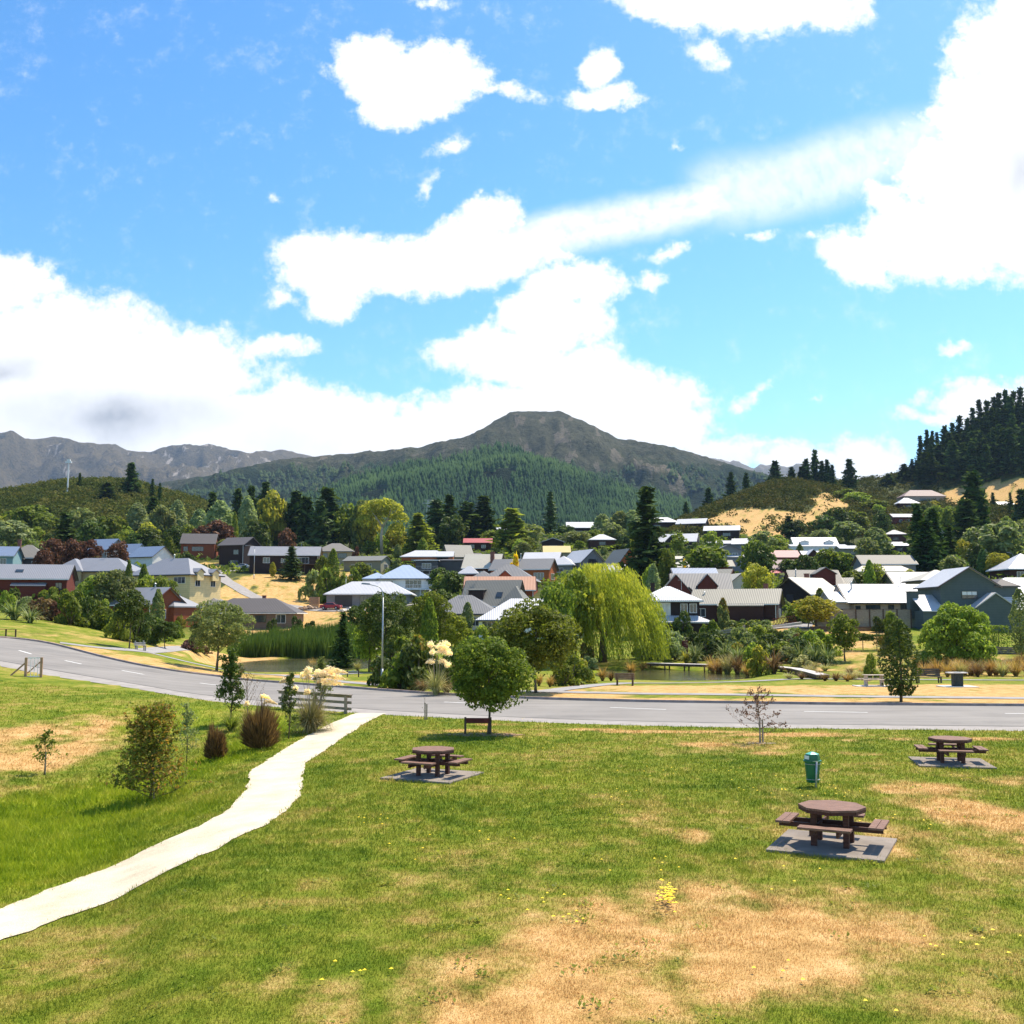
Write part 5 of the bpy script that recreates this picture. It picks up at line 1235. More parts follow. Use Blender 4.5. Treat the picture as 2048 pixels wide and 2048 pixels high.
# the tree in the hollow, saplings
def branchy(name, label, base, H, Rr, nb, leaves, leaf, col, seed, bark=BARK, r=.035, stake=None, rise=.55, sub=3, cat='tree', droop=0.0, t0=.14):
    rg = np.random.RandomState(seed); root = empty(name, base, 0, label, cat); mb = MB()
    main = [(0, 0, -.1), (.02 * H, .01, H * .35), (-.02 * H, .02, H * .7), (.01 * H, 0, H)]
    mb.tube(main, [r, r * .75, r * .45, r * .1], 6); ends = []
    for i in range(nb):
        t = t0 + (.94 - t0) * i / nb; b = Vector((0, 0, H * t)); az = i * 2.4 + rg.rand() * .8
        L = Rr * (1.15 - .75 * t) * (.7 + .5 * rg.rand()); e = b + Vector((math.cos(az) * L, math.sin(az) * L, L * rise * (1 + rg.rand() * .8)))
        m_ = b.lerp(e, .5) + Vector((0, 0, -.05 * L)); mb.tube([b, m_, e], [r * .4, r * .25, r * .07], 4)
        ends.append((b, m_, e))
        for k in range(sub):
            q = m_.lerp(e, rg.rand()); d = Vector(rg.randn(3)) * L * .28; d.z = abs(d.z) * .8; mb.tube([q, q + d], [r * .14, r * .04], 4); ends.append((q, q.lerp(q + d, .5), q + d))
    mb.build('trunk', bark, root, True); P = []
    for i in range(leaves):
        a, b, c = ends[rg.randint(len(ends))] if rg.rand() < .88 else (Vector(main[1]), Vector(main[2]), Vector(main[3]))
        t = rg.rand() ** .7; q = (a.lerp(b, t * 2) if t < .5 else b.lerp(c, t * 2 - 1)) + Vector(rg.randn(3)) * leaf * 1.1
        P.append((q.x, q.y, max(q.z - droop, .05)))
    P = np.array(P); V = leaf_quads(P, np.tile([0, 0, .5], (len(P), 1)), np.full(len(P), leaf), rg)
    obj('crown', quads_mesh('crown', V, LM[col], rg=rg), root)
    if stake:
        s_ = MB()
        for dx, dy, hh in stake: s_.tube([(dx, dy, -.1), (dx, dy, hh)], .03, 6)
        s_.build('stake', WOOD, root)
    return root
branchy('young_tree', 'young tree with red tinged leaves in the hollow, left of the gravel path', hit(300, 1602), 2.7, .92, 54, 6800, .052, 'autumn', 5, r=.04, stake=[(.12,-.05,.8)], sub=6, t0=.02, rise=.35)
branchy('sapling', 'small crooked sapling at the edge of the dry patch on the left', hit(88, 1550), 1.5, .38, 9, 420, .05, 'mid', 8, r=.022, stake=[(.02, .02, .75)])
branchy('purple_sapling', 'sparse purple leaved sapling with two stakes on the lawn before the road', hit(1519, 1486), 2.0, .95, 16, 1250, .036, 'purple', 12, r=.022, stake=[(.02,-.03,.85),(.12,-.02,.85)], rise=.35)
branchy('bare_sapling', 'thin bare sapling tied to a stake beside the road, left of the round tree', hit(849, 1440), 1.15, .18, 5, 14, .02, 'olive', 15, r=.012, stake=[(.02, 0, .75), (.1, 0, .7)], rise=1.6)
branchy('tall_shrub', 'tall ragged dark shrub at the head of the hollow, left of the timber barrier', hit(460, 1447), 3.4, .62, 22, 3800, .06, 'dark', 21, r=.04, rise=.7)
branchy('bare_shrub', 'leafless twiggy shrub behind the larger brown shrub', hit(493, 1450), 2.3, .8, 18, 250, .03, 'brown', 23, r=.02, rise=1.2, sub=6)
branchy('wispy_shrub', 'thin grey green wispy shrub between the young tree and the brown shrubs', hit(372, 1528), 2.0, .36, 16, 1500, .035, 'pale', 25, r=.02, rise=1.3)
branchy('tall_shrub', 'upright green shrub growing through the toetoe before the timber barrier', hit(640, 1432), 2.6, .4, 16, 1800, .05, 'olive', 27, r=.03, rise=1.3)
branchy('tall_shrub', 'thin dark shrub at the left end of the timber barrier', hit(577, 1478), 2.6, .3, 14, 1500, .05, 'dark', 29, r=.03, rise=1.6)
def twiggy_bush(label, base, H, Rr, n, seed, col='brown'):
    """fine upright sprays spreading from one root"""
    rg = np.random.RandomState(seed); V = []; vv = []
    for i in range(n):
        az = rg.rand() * 6.283; el = math.acos(rg.rand() * .95); L = (.5 + .62 * rg.rand() ** 1.5) * (.72 + .6 * float(vnoise(az * 1.4 + seed, el * 2.2)))
        c = np.array([math.cos(az) * math.sin(el) * Rr, math.sin(az) * math.sin(el) * Rr, math.cos(el) * H * .9 + .1 * H]); p0 = c * (.25 + .5 * rg.rand()) ; p1 = c * L
        p1 = p1 + np.array([0, 0, .12 * H]); d = (p1 - p0); side = np.cross(d, rg.randn(3)); side /= np.linalg.norm(side) + 1e-9
        V.append([p0, (p0 + p1) / 2 + side * .016, p1 + rg.randn(3) * .05, (p0 + p1) / 2 - side * .016]); vv.append(rg.rand())
    root = empty('brown_shrub', base, 0, label, 'shrub'); obj('foliage', quads_mesh('foliage', np.array(V), LM[col], np.array(vv)), root)
    mb = MB(); mb.tube([(0, 0, -.1), (0, 0, H * .4)], [.06, .03], 6); mb.build('stem', BARK, root)
twiggy_bush('smaller rusty brown shrub beside the gravel path', hit(430, 1521), 1.1, .40, 3400, 31)
twiggy_bush('larger rusty brown shrub beside the gravel path, below the timber barrier', hit(520, 1500), 1.45, .66, 6000, 33)
plant('sedge', 448, 0, label='dark green leafy clump at the foot of the tall ragged shrub', h=.9, wd=1.6, pos=hit(462, 1462), col='mid', name='sedge_plant')
# toetoe with plumes
def toetoe(label, base, H, Rr, nb, plumes, seed, lean=(0.3, 0), pl=(.55, .062)):
    rg = np.random.RandomState(seed); root = empty('toetoe_plant', base, 0, label, 'plant')
    V, v = blades(rg, nb, Rr, H * .85, .032, .62, 5, .15); obj('foliage', quads_mesh('foliage', V, LM['toe'], v), root)
    for (dx, dz, s_) in plumes:
        mb = MB(); dy = (rg.rand() - .5) * Rr * .8; e = Vector((dx, dy, dz)); mb.tube([(dx * .15, dy * .2, 0), (dx * .6, dy * .6, dz * .7), e], [.012, .010, .008], 5); st = mb.build('stalk', WOOD, root)
        n = 300; t = rg.rand(n) ** .8; L = pl[0] * s_; dirx = lean[0] + rg.randn() * .25; sg = 1 if dx >= 0 else -1
        ax = np.c_[t * L * (.9 * dirx + .75 * sg * t), t * L * .1 + 0 * t, t * L * (.9 - .95 * t)]
        wd = pl[1] * s_ * np.sin(np.pi * np.clip(t * .85 + .1, 0, 1))
        P = ax + rg.randn(n, 3) * wd[:, None] * .8 + np.array(e); d = np.gradient(ax, axis=0) if False else np.tile([.5 * sg + dirx * .5, 0, .15], (n, 1)) + rg.randn(n, 3) * .3
        d /= np.linalg.norm(d, axis=1)[:, None]; b = np.cross(d, rg.randn(n, 3)); b /= np.linalg.norm(b, axis=1)[:, None]; ll = .07 * s_
        obj('plume', quads_mesh('plume', np.stack([P - d * ll, P + b * .016, P + d * ll, P - b * .016], 1), LM['plume'], rg.rand(n)), root)
rgp = np.random.RandomState(77)
toetoe('large toetoe with many cream plumes in front of the timber barrier', hit(622, 1464), 1.65, 1.3, 1100,
       [(-.98, 2.05, 1), (-.75, 2.1, .9), (-.5, 2.25, 1), (-.35, 2.4, 1.1), (-.1, 2.45, 1.1), (.1, 2.35, 1), (.28, 2.3, 1), (.45, 2.45, 1.15), (.6, 2.4, 1), (.75, 2.3, 1), (.9, 2.2, .9), (.5, 1.95, 1), (-.65, 1.7, .9), (.2, 2.0, 1), (-.2, 2.15, 1), (.75, 1.95, 1), (-.1, 1.6, .9)], 41)
toetoe('small toetoe clump with three plumes left of the timber barrier', hit(500, 1470), 1.2, .6, 160, [(.4, 1.5, .8), (-.2, 1.2, .8), (.6, 1.3, .8)], 43)
toetoe('toetoe with big fluffy plumes across the road, left of the round tree', hit(872, 1390), 2.0, .8, 360, [(-.3, 2.9, 1.0), (.05, 2.8, 1.1), (.4, 2.95, 1.0), (.1, 2.5, 1.0), (-.25, 2.45, 1.0), (.6, 2.4, 1.0), (.35, 2.65, 1.1), (.2, 1.9, .9), (-.15, 1.9, .9), (.6, 1.7, .9)], 45, pl=(.46, .11))

# far and middle trees: kind, px, D, top row, width px, colour
TREES = [
 # hill on the left
 ('conifer_far',260,545,926,32,'conifer'),('spruce_narrow',303,540,958,13,'conifer'),('conifer_far',157,560,946,10,'conifer'),('conifer_far',213,520,965,36,'conifer'),('conifer_far',318,535,966,10,'conifer'),('conifer_far',305,470,995,34,'conifer'),
 ('conifer',132,300,1026,62,'conifer_l'),('broad_far',60,420,1010,80,'mid'),('broad_far',20,330,1040,80,'pale'),('broad_far',95,400,1030,60,'mid'),('conifer_far',95,440,1015,30,'conifer'),
 ('broad_far',185,330,1040,60,'dark'),('broad_far',230,360,1030,56,'mid'),('poplar',275,400,1005,46,'pale'),('broad_far',325,390,1010,60,'olive'),('poplar',355,420,1000,40,'pale'),('broad_far',300,340,1045,50,'yellow'),('broad_far',160,400,1015,60,'olive'),
 ('poplar',440,385,1001,62,'pale'),('poplar',495,380,992,42,'pale'),('poplar',400,395,1018,44,'pale'),('broad_far',375,350,1050,60,'mid'),('poplar',470,352,1024,16,'light'),
 ('broad_far',440,322,1040,70,'copper'),('broad_far',402,326,1052,40,'copper'),('broad_far',350,322,1052,50,'dark'),('broad_far',300,316,1056,60,'dark'),
 ('conifer_far',425,430,986,34,'conifer'),('conifer_far',476,430,978,34,'conifer'),('conifer_far',502,425,972,34,'conifer'),('conifer_far',530,420,964,42,'conifer'),('broad_far',545,392,982,66,'yellow'),('conifer_far',560,400,1000,44,'conifer'),
 ('conifer_far',592,395,982,60,'conifer'),('conifer_far',612,380,995,46,'conifer'),('conifer_far',655,385,978,72,'conifer'),('conifer_far',640,370,1000,50,'conifer_l'),('broad_far',575,312,1056,40,'copper'),('broad_far',515,345,1040,60,'dark'),
 ('broad_far',700,380,1008,70,'mid'),('broad_far',735,370,1002,64,'yellow'),('poplar',722,372,1000,44,'olive'),('broad_far',810,372,1075,60,'mid'),('broad_far',790,365,1055,50,'yellow'),('conifer',836,345,1027,66,'light'),
 ('conifer_far',872,395,1000,52,'conifer_l'),('spruce_narrow',898,390,990,44,'conifer'),('conifer_far',935,400,1005,54,'conifer'),('conifer_far',968,405,993,52,'conifer'),('broad_far',905,372,1030,60,'dark'),('broad_far',850,380,1045,50,'dark'),
 ('conifer_far',1024,352,1018,66,'light'),('spruce_narrow',1101,440,984,28,'conifer_l'),('broad_far',1058,365,1048,56,'olive'),('broad_far',985,372,1060,50,'mid'),('broad_far',1045,340,1075,60,'mid'),('broad_far',1130,420,1050,40,'dark'),
 ('poplar',1205,402,1028,44,'pale'),('poplar',1240,400,1022,50,'olive'),('poplar',1264,398,1020,44,'pale'),('broad_far',1225,385,1045,60,'olive'),('broad_far',1150,360,1062,60,'olive'),('broad_far',1180,372,1060,60,'mid'),('broad_far',1240,350,1090,90,'mid'),
 ('broad_far',800,292,1120,70,'mid'),('broad_far',760,300,1108,60,'mid'),('shrub_far',712,296,1092,20,'copper'),('broad_far',725,262,1125,50,'mid'),
 ('conifer',1293,232,975,94,'conifer'),('conifer',1325,238,1100,48,'conifer'),
 ('conifer',585,258,1094,44,'conifer_l'),('poplar',668,250,1097,26,'mid'),('broad_far',648,262,1112,30,'mid'),('shrub_far',636,232,1140,70,'olive'),('shrub_far',662,228,1135,60,'mid'),('shrub_far',692,226,1145,44,'mid'),('broad_far',712,240,1135,30,'mid'),('poplar',548,262,1124,14,'yellow'),
 ('conifer_far',292,182,1188,0,'mid'),
 ('broad',110,232,1078,54,'copper'),('broad',150,228,1078,50,'copper'),('broad',183,230,1080,50,'copper'),('broad',240,235,1083,46,'copper'),('broad',92,222,1100,40,'copper'),
 ('broad_far',200,172,1146,70,'light'),('broad',235,170,1140,80,'olive'),('broad_far',300,176,1150,60,'light'),('poplar',292,188,1128,22,'mid'),('poplar',262,190,1120,16,'mid'),('broad',330,174,1152,60,'mid'),
 ('poplar',272,148,1180,26,'olive'),('poplar',322,146,1178,26,'olive'),
 ('broad_far',890,225,1150,60,'mid'),('broad_far',905,205,1142,50,'dark'),('broad_far',880,240,1135,50,'dark'),('shrub_far',1028,238,1108,24,'bright_yellow'),
 # village middle
 ('broad_far',1410,262,1090,90,'mid'),('broad_far',1508,250,1080,70,'mid'),('broad_far',1520,238,1085,60,'dark'),('broad',1512,186,1128,64,'yellow'),('poplar',1498,190,1125,30,'yellow'),('broad_far',1355,345,1066,34,'light'),('shrub_far',1368,276,1117,16,'bright_yellow'),
 ('broad_far',1390,300,1085,60,'dark'),('broad_far',1520,372,1062,56,'olive'),('broad_far',1575,352,1098,30,'light'),('broad_far',1550,380,1070,50,'light'),('broad_far',1418,352,1062,44,'light'),
 ('broad_far',1610,240,1110,60,'dark'),('broad_far',1655,262,1098,60,'mid'),('broad_far',1685,262,1104,60,'mid'),('broad_far',1575,262,1118,50,'dark'),
 ('broad_far',1590,430,1040,46,'dark'),('conifer_far',1577,430,1032,26,'conifer'),('broad_far',1575,430,1048,50,'dark'),('broad_far',1650,440,1030,56,'dark'),('broad_far',1675,450,1016,60,'dark'),('broad_far',1710,455,1022,60,'mid'),('broad_far',1640,400,1058,44,'olive'),('broad_far',1690,420,1042,60,'olive'),
 ('poplar',1748,330,1055,64,'olive'),('broad_far',1735,300,1075,54,'olive'),('broad_far',1778,330,1100,40,'mid'),('broad_far',1750,520,1000,60,'mid'),('broad_far',1712,540,985,60,'light'),('broad_far',1690,560,978,50,'mid'),('broad_far',1765,420,1020,40,'dark'),
 ('conifer',1834,262,1008,56,'conifer'),('conifer',1866,258,1018,64,'conifer'),('conifer',1850,250,1040,70,'conifer'),('conifer',1893,262,1050,56,'conifer'),('conifer_far',1948,352,944,60,'conifer'),('conifer_far',1932,340,1000,60,'conifer'),
 ('broad_far',1870,455,1010,50,'mid'),('broad_far',1900,430,1012,44,'mid'),('broad_far',2000,300,1042,100,'olive'),('broad_far',1960,310,1055,80,'olive'),('broad_far',2035,320,1040,80,'olive'),('broad_far',1925,296,1080,40,'yellow'),('broad_far',1950,280,1085,50,'dark'),
 ('poplar',1962,225,1098,26,'conifer_l'),('broad',1990,222,1106,50,'yellow'),('broad_far',1885,248,1120,40,'light'),('broad_far',1910,240,1110,50,'mid'),('spruce_narrow',2022,480,985,12,'conifer'),('conifer_far',2045,420,980,40,'conifer'),('spruce_narrow',1987,520,985,14,'conifer'),
 ('broad',1745,208,1128,50,'light'),('poplar',1735,205,1120,24,'light'),('broad_far',1788,214,1145,50,'mid'),('broad_far',1700,226,1140,50,'mid'),
 ('broad',1628,150,1192,90,'yellow'),('broad',1610,152,1200,50,'light'),('broad',1298,205,1130,30,'light'),('poplar',1305,198,1128,30,'pale'),('broad_far',1335,222,1098,40,'mid'),
 # right skyline hill
 ('conifer_far',1463,640,944,22,'conifer'),('conifer_far',1494,640,946,16,'conifer'),('conifer_far',1418,620,976,22,'conifer'),('conifer_far',1372,600,1003,14,'conifer'),('conifer_far',1552,625,922,28,'conifer'),('conifer_far',1615,640,918,24,'conifer'),('conifer_far',1633,645,900,20,'conifer'),
 ('conifer_far',1646,640,922,18,'conifer'),('conifer_far',1657,640,920,20,'conifer'),('conifer_far',1585,640,934,18,'conifer'),('conifer_far',1604,640,934,18,'conifer'),('conifer_far',1702,655,919,30,'conifer'),('conifer_far',1667,640,930,16,'conifer'),
 ('conifer_far',1780,690,948,22,'conifer'),('conifer_far',1768,690,958,16,'conifer'),
]
BIG = {('conifer',1293): 'tallest dark conifer in the village middle, right of the orange triangular house'}
for k, px, D, top, wp, col in TREES:
    if wp == 0: continue
    plant(k, px, D, top, wp, col, label=BIG.get((k, px)), group='trees among the village houses' if 1050 < top < 1200 else 'trees on the hills and behind the village')
# the gum tree with a pale trunk
def gum():
    g = ground(763, 352); H = at(763, 997, 352).z - g.z; rg = np.random.RandomState(61); root = empty('gum_tree', g, 0, 'tall yellow green gum tree with a bare pale trunk behind the village', 'tree', 'trees on the hills and behind the village')
    C = np.array([(-4.6,0,H-4.5,3.0),(-2.0,1,H-2.6,3.0),(1.4,0,H-2.8,3.4),(4.2,-1,H-4.0,3.2),(6.0,0,H-7.0,3.0),(-5.6,0,H-7.5,2.6),(5.0,1,H-10.5,2.8),(.5,1,H-5.8,2.6)])
    n = 4200; k = rg.randint(0, len(C), n); d = rg.randn(n, 3); d /= np.linalg.norm(d, axis=1)[:, None]; d[:, 2] = np.where(rg.rand(n) < .7, np.abs(d[:, 2]), d[:, 2])
    P = C[k, :3] + d * (C[k, 3] * (.75 + .35 * rg.rand(n)))[:, None] * np.array([1, 1, .8])
    obj('crown', quads_mesh('crown', leaf_quads(P, d + [0, 0, .4], np.full(n, .42), rg), LM['yellow'], rg=rg), root)
    mb = MB(); mb.tube([(.3, 0, -.5), (0, 0, H * .35), (.4, 0, H * .5)], [.6, .5, .42], 8)
    mb.tube([(.4, 0, H * .5), (-1.8, 0, H * .68), (-4, 0, H * .82)], [.34, .24, .1], 7); mb.tube([(.4, 0, H * .5), (2.2, 0, H * .66), (3.6, -1, H * .86)], [.34, .24, .1], 7); mb.tube([(1.8, 0, H * .62), (4.6, 0, H * .7)], [.2, .08], 6)
    mb.build('trunk', BARK_PALE, root, True)
gum()
# pines on the ridge at the right
RIDGE = [(1811,928,26),(1828,918,16),(1846,872,22),(1860,860,20),(1871,862,18),(1880,865,18),(1896,852,28),(1912,846,26),(1927,832,32),(1942,838,26),(1954,816,26),(1968,800,28),(1984,802,26),(1998,795,28),(2008,786,30),(2022,780,26),(2038,783,28),(2052,775,30),(2068,770,30)]
rp = random.Random(9)
def ridge_plant(px, D, top, wp):
    plant('pine', px, D, top, wp, 'conifer', label='dark pine in the dense plantation on the ridge at the right edge', group='pines of the plantation on the right ridge')['same'] = 1
for i_, (px, top, wp) in enumerate(RIDGE):
    for dx, dt in ((0, 0), (9, 14 + 9 * (i_ % 3))):
        plant('spruce_narrow' if (i_ + dx) % 3 else 'conifer_far', px + dx, 700 - dx, top + dt, wp * .95, 'conifer', label='dark pine in the dense plantation on the ridge at the right edge', group='pines of the plantation on the right ridge')['same'] = 1
for i in range(150):
    px = rp.uniform(1800, 2090); D = rp.uniform(640, 735)
    lim = np.interp(px, [1800,1846,1896,1954,2008,2090], [955,900,880,850,826,812]); g = ground(px, D); hh = rp.uniform(19, 29)
    top = max(proj((g.x, g.y, g.z + hh))[1], lim + rp.uniform(2, 40))
    if proj(g)[1] > 968 or proj(g)[1] - top < 25: continue
    ridge_plant(px, D, top, rp.uniform(26, 40))
# shrubs between pond and houses, garden shrubs (kind, px, base row or D, height m, width m, colour)
SHR = [
 ('flax',28,1240,2.3,4.6,'flax'),('flax',60,1246,1.9,3.6,'flax'),('shrub',90,1240,2.4,3.4,'brown'),('shrub',12,1225,3.2,3.0,'light'),('shrub',45,1222,2.2,3.4,'pale'),('shrub',75,1228,2.4,3.2,'brown'),
 ('shrub',118,1244,2.8,3.0,'copper'),('shrub',140,1250,3.6,3.6,'mid'),('shrub',165,1253,3.4,3.6,'dark'),('shrub',192,1256,3.2,3.2,'mid'),('shrub',150,1238,4.2,3.8,'mid'),('shrub',212,1262,2.8,3.4,'mid'),('shrub',235,1268,2.6,3.0,'dark'),
 ('shrub',240,1280,3.2,3.0,'light'),('shrub',272,1286,3.6,3.6,'dark'),('shrub',300,1288,3.4,3.2,'dark'),('shrub',322,1283,2.8,3.0,'mid'),('shrub',350,1278,2.6,3.0,'mid'),('shrub',360,1255,2.2,2.6,'autumn'),('shrub',378,1300,1.4,2.2,'purple'),('shrub',392,1305,1.5,2.2,'mid'),('shrub',410,1308,1.1,1.8,'brown'),
 ('shrub',10,1208,3.0,4,'mid'),('shrub',60,1208,2.6,4,'mid'),('shrub',100,1210,3.0,4,'light'),('shrub',132,1215,3.0,4,'mid'),('shrub',170,1225,3.4,3,'light'),('shrub',205,1240,3.2,3,'light'),
 ('shrub',462,1290,3.0,4,'mid'),('shrub',480,1300,2.2,4,'light'),('shrub',1140,1368,2.3,3.3,'mid'),('shrub',1165,1366,1.9,2.4,'yellow'),('shrub',1128,1372,1.5,2.0,'mid'),
 ('shrub',770,1372,2.0,2.4,'dark'),('shrub',800,1377,2.4,3.0,'mid'),('shrub',830,1378,2.9,3.4,'dark'),('shrub',815,1360,3.4,3.6,'mid'),('shrub',780,1350,3.4,3.2,'dark'),('shrub',845,1352,3.6,3.4,'autumn'),('shrub',905,1376,2.6,2.4,'dark'),('shrub',925,1370,3.0,3.2,'mid'),('shrub',955,1362,3.0,3.4,'light'),('shrub',1000,1350,3.0,3.6,'mid'),
 ('sedge',845,1384,.9,1.6,'brown'),('sedge',893,1388,.9,1.6,'brown'),('sedge',788,1363,.8,1.3,'sedge'),('sedge',715,1342,1.1,1.5,'toe'),('sedge',745,1343,1.0,1.3,'sedge'),('sedge',626,1338,1.5,1.8,'sedge'),('sedge',1078,1372,1.0,1.2,'sedge'),('sedge',1100,1374,.9,1.1,'sedge'),('sedge',1045,1370,1.0,1.4,'toe'),
 ('shrub',1180,1338,1.4,2.0,'pale'),('shrub',1172,1334,2.6,2.0,'autumn'),('sedge',1205,1362,1.4,1.6,'sedge'),('sedge',1222,1362,1.0,1.3,'brown'),('sedge',1262,1350,1.6,2.0,'sedge'),('sedge',1285,1342,1.1,1.5,'sedge'),
 ('shrub',1325,1312,3.6,4.6,'pale'),('shrub',1300,1318,3.0,3.6,'pale'),('shrub',1350,1320,2.4,3.0,'pale'),('flax',1390,1326,2.3,3.0,'flax'),('flax',1372,1328,1.5,2.0,'yellow'),
 ('sedge',1438,1352,2.1,2.4,'sedge'),('sedge',1455,1352,2.3,2.6,'toe'),('sedge',1475,1350,2.2,2.4,'brown'),('sedge',1425,1348,1.8,2.0,'sedge'),('sedge',1495,1354,1.5,1.8,'sedge'),('shrub',1518,1352,2.7,2.4,'yellow'),('shrub',1508,1340,2.6,2.4,'light'),('flax',1548,1348,2.4,2.6,'brown'),
 ('shrub',1420,1318,2.8,3.4,'dark'),('flax',1450,1322,2.2,3.2,'flax'),('flax',1475,1326,2.0,3.0,'flax'),('shrub',1500,1318,2.8,3.4,'olive'),('shrub',1475,1300,2.6,3.4,'olive'),('shrub',1510,1300,2.8,3.0,'light'),('shrub',1560,1303,2.2,1.6,'dark'),('shrub',1590,1300,1.8,1.6,'brown'),
 ('shrub',1620,1316,2.8,3.0,'light'),('shrub',1650,1312,2.8,3.0,'light'),('flax',1600,1326,2.2,2.8,'flax'),('flax',1630,1330,2.4,3.0,'flax'),('flax',1655,1330,2.2,2.8,'flax'),('shrub',1575,1325,1.6,2.6,'olive'),('shrub',1605,1335,1.2,2.2,'toe'),
 ('sedge',1650,1362,.8,1.6,'brown'),('sedge',1672,1362,.8,1.6,'brown'),('sedge',1695,1363,.7,1.4,'sedge'),('shrub',1742,1360,2.0,1.1,'light'),('sedge',1625,1350,1.0,1.8,'toe'),('sedge',1720,1358,.7,1.4,'toe'),
 ('sedge',1875,1352,1.6,1.8,'sedge'),('sedge',1895,1354,1.5,1.6,'sedge'),('sedge',1930,1350,1.4,2,'sedge'),('sedge',1955,1352,1.3,1.8,'brown'),('sedge',1980,1352,1.5,1.8,'sedge'),('sedge',2005,1353,1.4,1.8,'toe'),('sedge',2032,1353,1.5,1.9,'sedge'),('sedge',1850,1350,1.1,1.6,'sedge'),('sedge',1905,1342,1.6,2,'brown'),('sedge',2045,1335,1.6,1.6,'brown'),('sedge',1960,1340,1.4,2,'sedge'),
 ('broad',1690,1322,4.8,3.0,'mid'),('shrub',1790,1290,3.8,2.4,'mid'),('shrub',1770,1310,2.4,1.2,'autumn'),('shrub',1805,1310,3.4,2.4,'light'),('shrub',1760,1265,2.0,2.2,'dark'),
 ('shrub',1420,1290,3.0,2.4,'mid'),('shrub',1365,1278,3.6,2.6,'dark'),('shrub',1445,1265,3.6,1.8,'olive'),('poplar',1447,1260,4.4,1.4,'autumn'),('shrub',1470,1268,1.8,3.4,'olive'),('shrub',1500,1268,1.8,3.6,'mid'),('shrub',1525,1268,1.8,3.2,'olive'),('shrub',1490,1282,1.6,3.4,'light'),('shrub',1520,1280,1.6,3.4,'light'),
 ('shrub',1605,1246,2.6,3.2,'mid'),('shrub',1588,1244,2.4,2.6,'mid'),('shrub',1640,1248,1.6,2.8,'dark'),('sedge',1722,1252,1.4,2.2,'toe'),('shrub',1660,1250,1.3,3,'dark'),('shrub',1740,1250,1.2,3,'dark'),
 ('shrub',500,1270,0,0,'mid'),('shrub',545,1268,2.6,2.4,'dark'),('shrub',592,1268,3.0,2.4,'dark'),('shrub',620,1266,2.0,2.4,'dark'),
 ('shrub',930,1300,2.8,3.4,'light'),('shrub',960,1300,3.2,3.6,'light'),('shrub',990,1296,3.0,3.4,'mid'),('shrub',1020,1300,3.0,3.6,'light'),('poplar',935,1268,5.0,2.0,'olive'),('shrub',880,1290,3.0,3.6,'mid'),
]
rq = random.Random(33)
for i in range(34): SHR.append(('sedge', rq.uniform(1815, 2060), rq.uniform(1330, 1354), rq.uniform(.9, 1.5), rq.uniform(1.4, 2.2), rq.choice(['sedge', 'brown', 'toe', 'sedge'])))
for i in range(26): SHR.append(('sedge', rq.uniform(1570, 1780), rq.uniform(1318, 1360), rq.uniform(.5, .9), rq.uniform(1.2, 2.0), rq.choice(['sedge', 'brown', 'toe', 'toe'])))
for i in range(16): SHR.append((rq.choice(['shrub', 'flax', 'shrub']), rq.uniform(1400, 1670), rq.uniform(1292, 1326), rq.uniform(1.4, 2.4), rq.uniform(2.2, 3.4), rq.choice(['mid', 'olive', 'light', 'flax', 'dark', 'autumn'])))
for i in range(12): SHR.append((rq.choice(['shrub', 'shrub']), rq.uniform(1340, 1600), rq.uniform(1262, 1292), rq.uniform(1.2, 2.0), rq.uniform(2.0, 3.2), rq.choice(['mid', 'olive', 'light', 'dark'])))
for k, px, row, hh, wd, col in SHR:
    if hh == 0: continue
    if px > 1280 and hh > 1: hh *= 1.08; wd *= 1.22
    g = hit(px, row); 
    plant(k, px, g.y, None, None, col, h=hh, wd=wd, pos=g, group='shrubs and clumps around the pond and gardens' if row > 1200 else None)
# clipped hedges
def hedge(label, p0, p1, depth, hgt, col, seed, legs=False):
    rg = np.random.RandomState(seed); A = hit(*p0); B = hit(*p1); L = (B - A).length; ang = math.atan2(B.y - A.y, B.x - A.x)
    root = empty('hedge', A, ang, label, 'hedge'); n = int(L * (depth + 2 * hgt) * 90)
    u = rg.rand(n) * L; s_ = rg.randint(0, 3, n); lo = .35 * hgt if legs else 0
    y = np.where(s_ == 0, 0, np.where(s_ == 1, depth, rg.rand(n) * depth)); z = np.where(s_ == 2, hgt, lo + rg.rand(n) * (hgt - lo))
    N = np.c_[0 * u, np.where(s_ == 0, -1, np.where(s_ == 1, 1, 0)), np.where(s_ == 2, 1, .1)]
    wob_ = (vnoise(u * 1.2, z * 1.5) - .5) * .22
    P = np.c_[u, y - depth / 2 + N[:, 1] * wob_, z + (s_ == 2) * wob_] + rg.randn(n, 3) * .05
    if legs: P[:, 2] = np.where((P[:, 2] < .62 * hgt) & (vnoise(u * 1.1, 0 * u) < .45), .65 * hgt + .3 * hgt * rg.rand(n), P[:, 2])
    obj('foliage', quads_mesh('foliage', leaf_quads(P, N, np.full(n, .11), rg), LM[col], rg=rg), root)
    mb = MB(); 
    for i in range(max(2, int(L / 1.5))): mb.tube([((i + .5) * 1.5 * L / (max(2, int(L / 1.5)) * 1.5), 0, -.2), ((i + .5) * L / max(2, int(L / 1.5)), 0, hgt * .8)], .05, 5)
    mb.build('stem', BARK, root)
hedge('clipped dark hedge at the right, in front of the blue-grey gabled house', (1966,1293), (2008,1292), 2.0, 2.4, 'mid', 1)
hedge('dark clipped hedge with gaps at its foot, beyond the boardwalk', (1684,1302), (1768,1300), 1.3, 1.9, 'dark', 2, True)
hedge('small clipped hedge beside the ramp of the long barn', (1585,1246), (1612,1238), 1.4, 2.0, 'mid', 3)
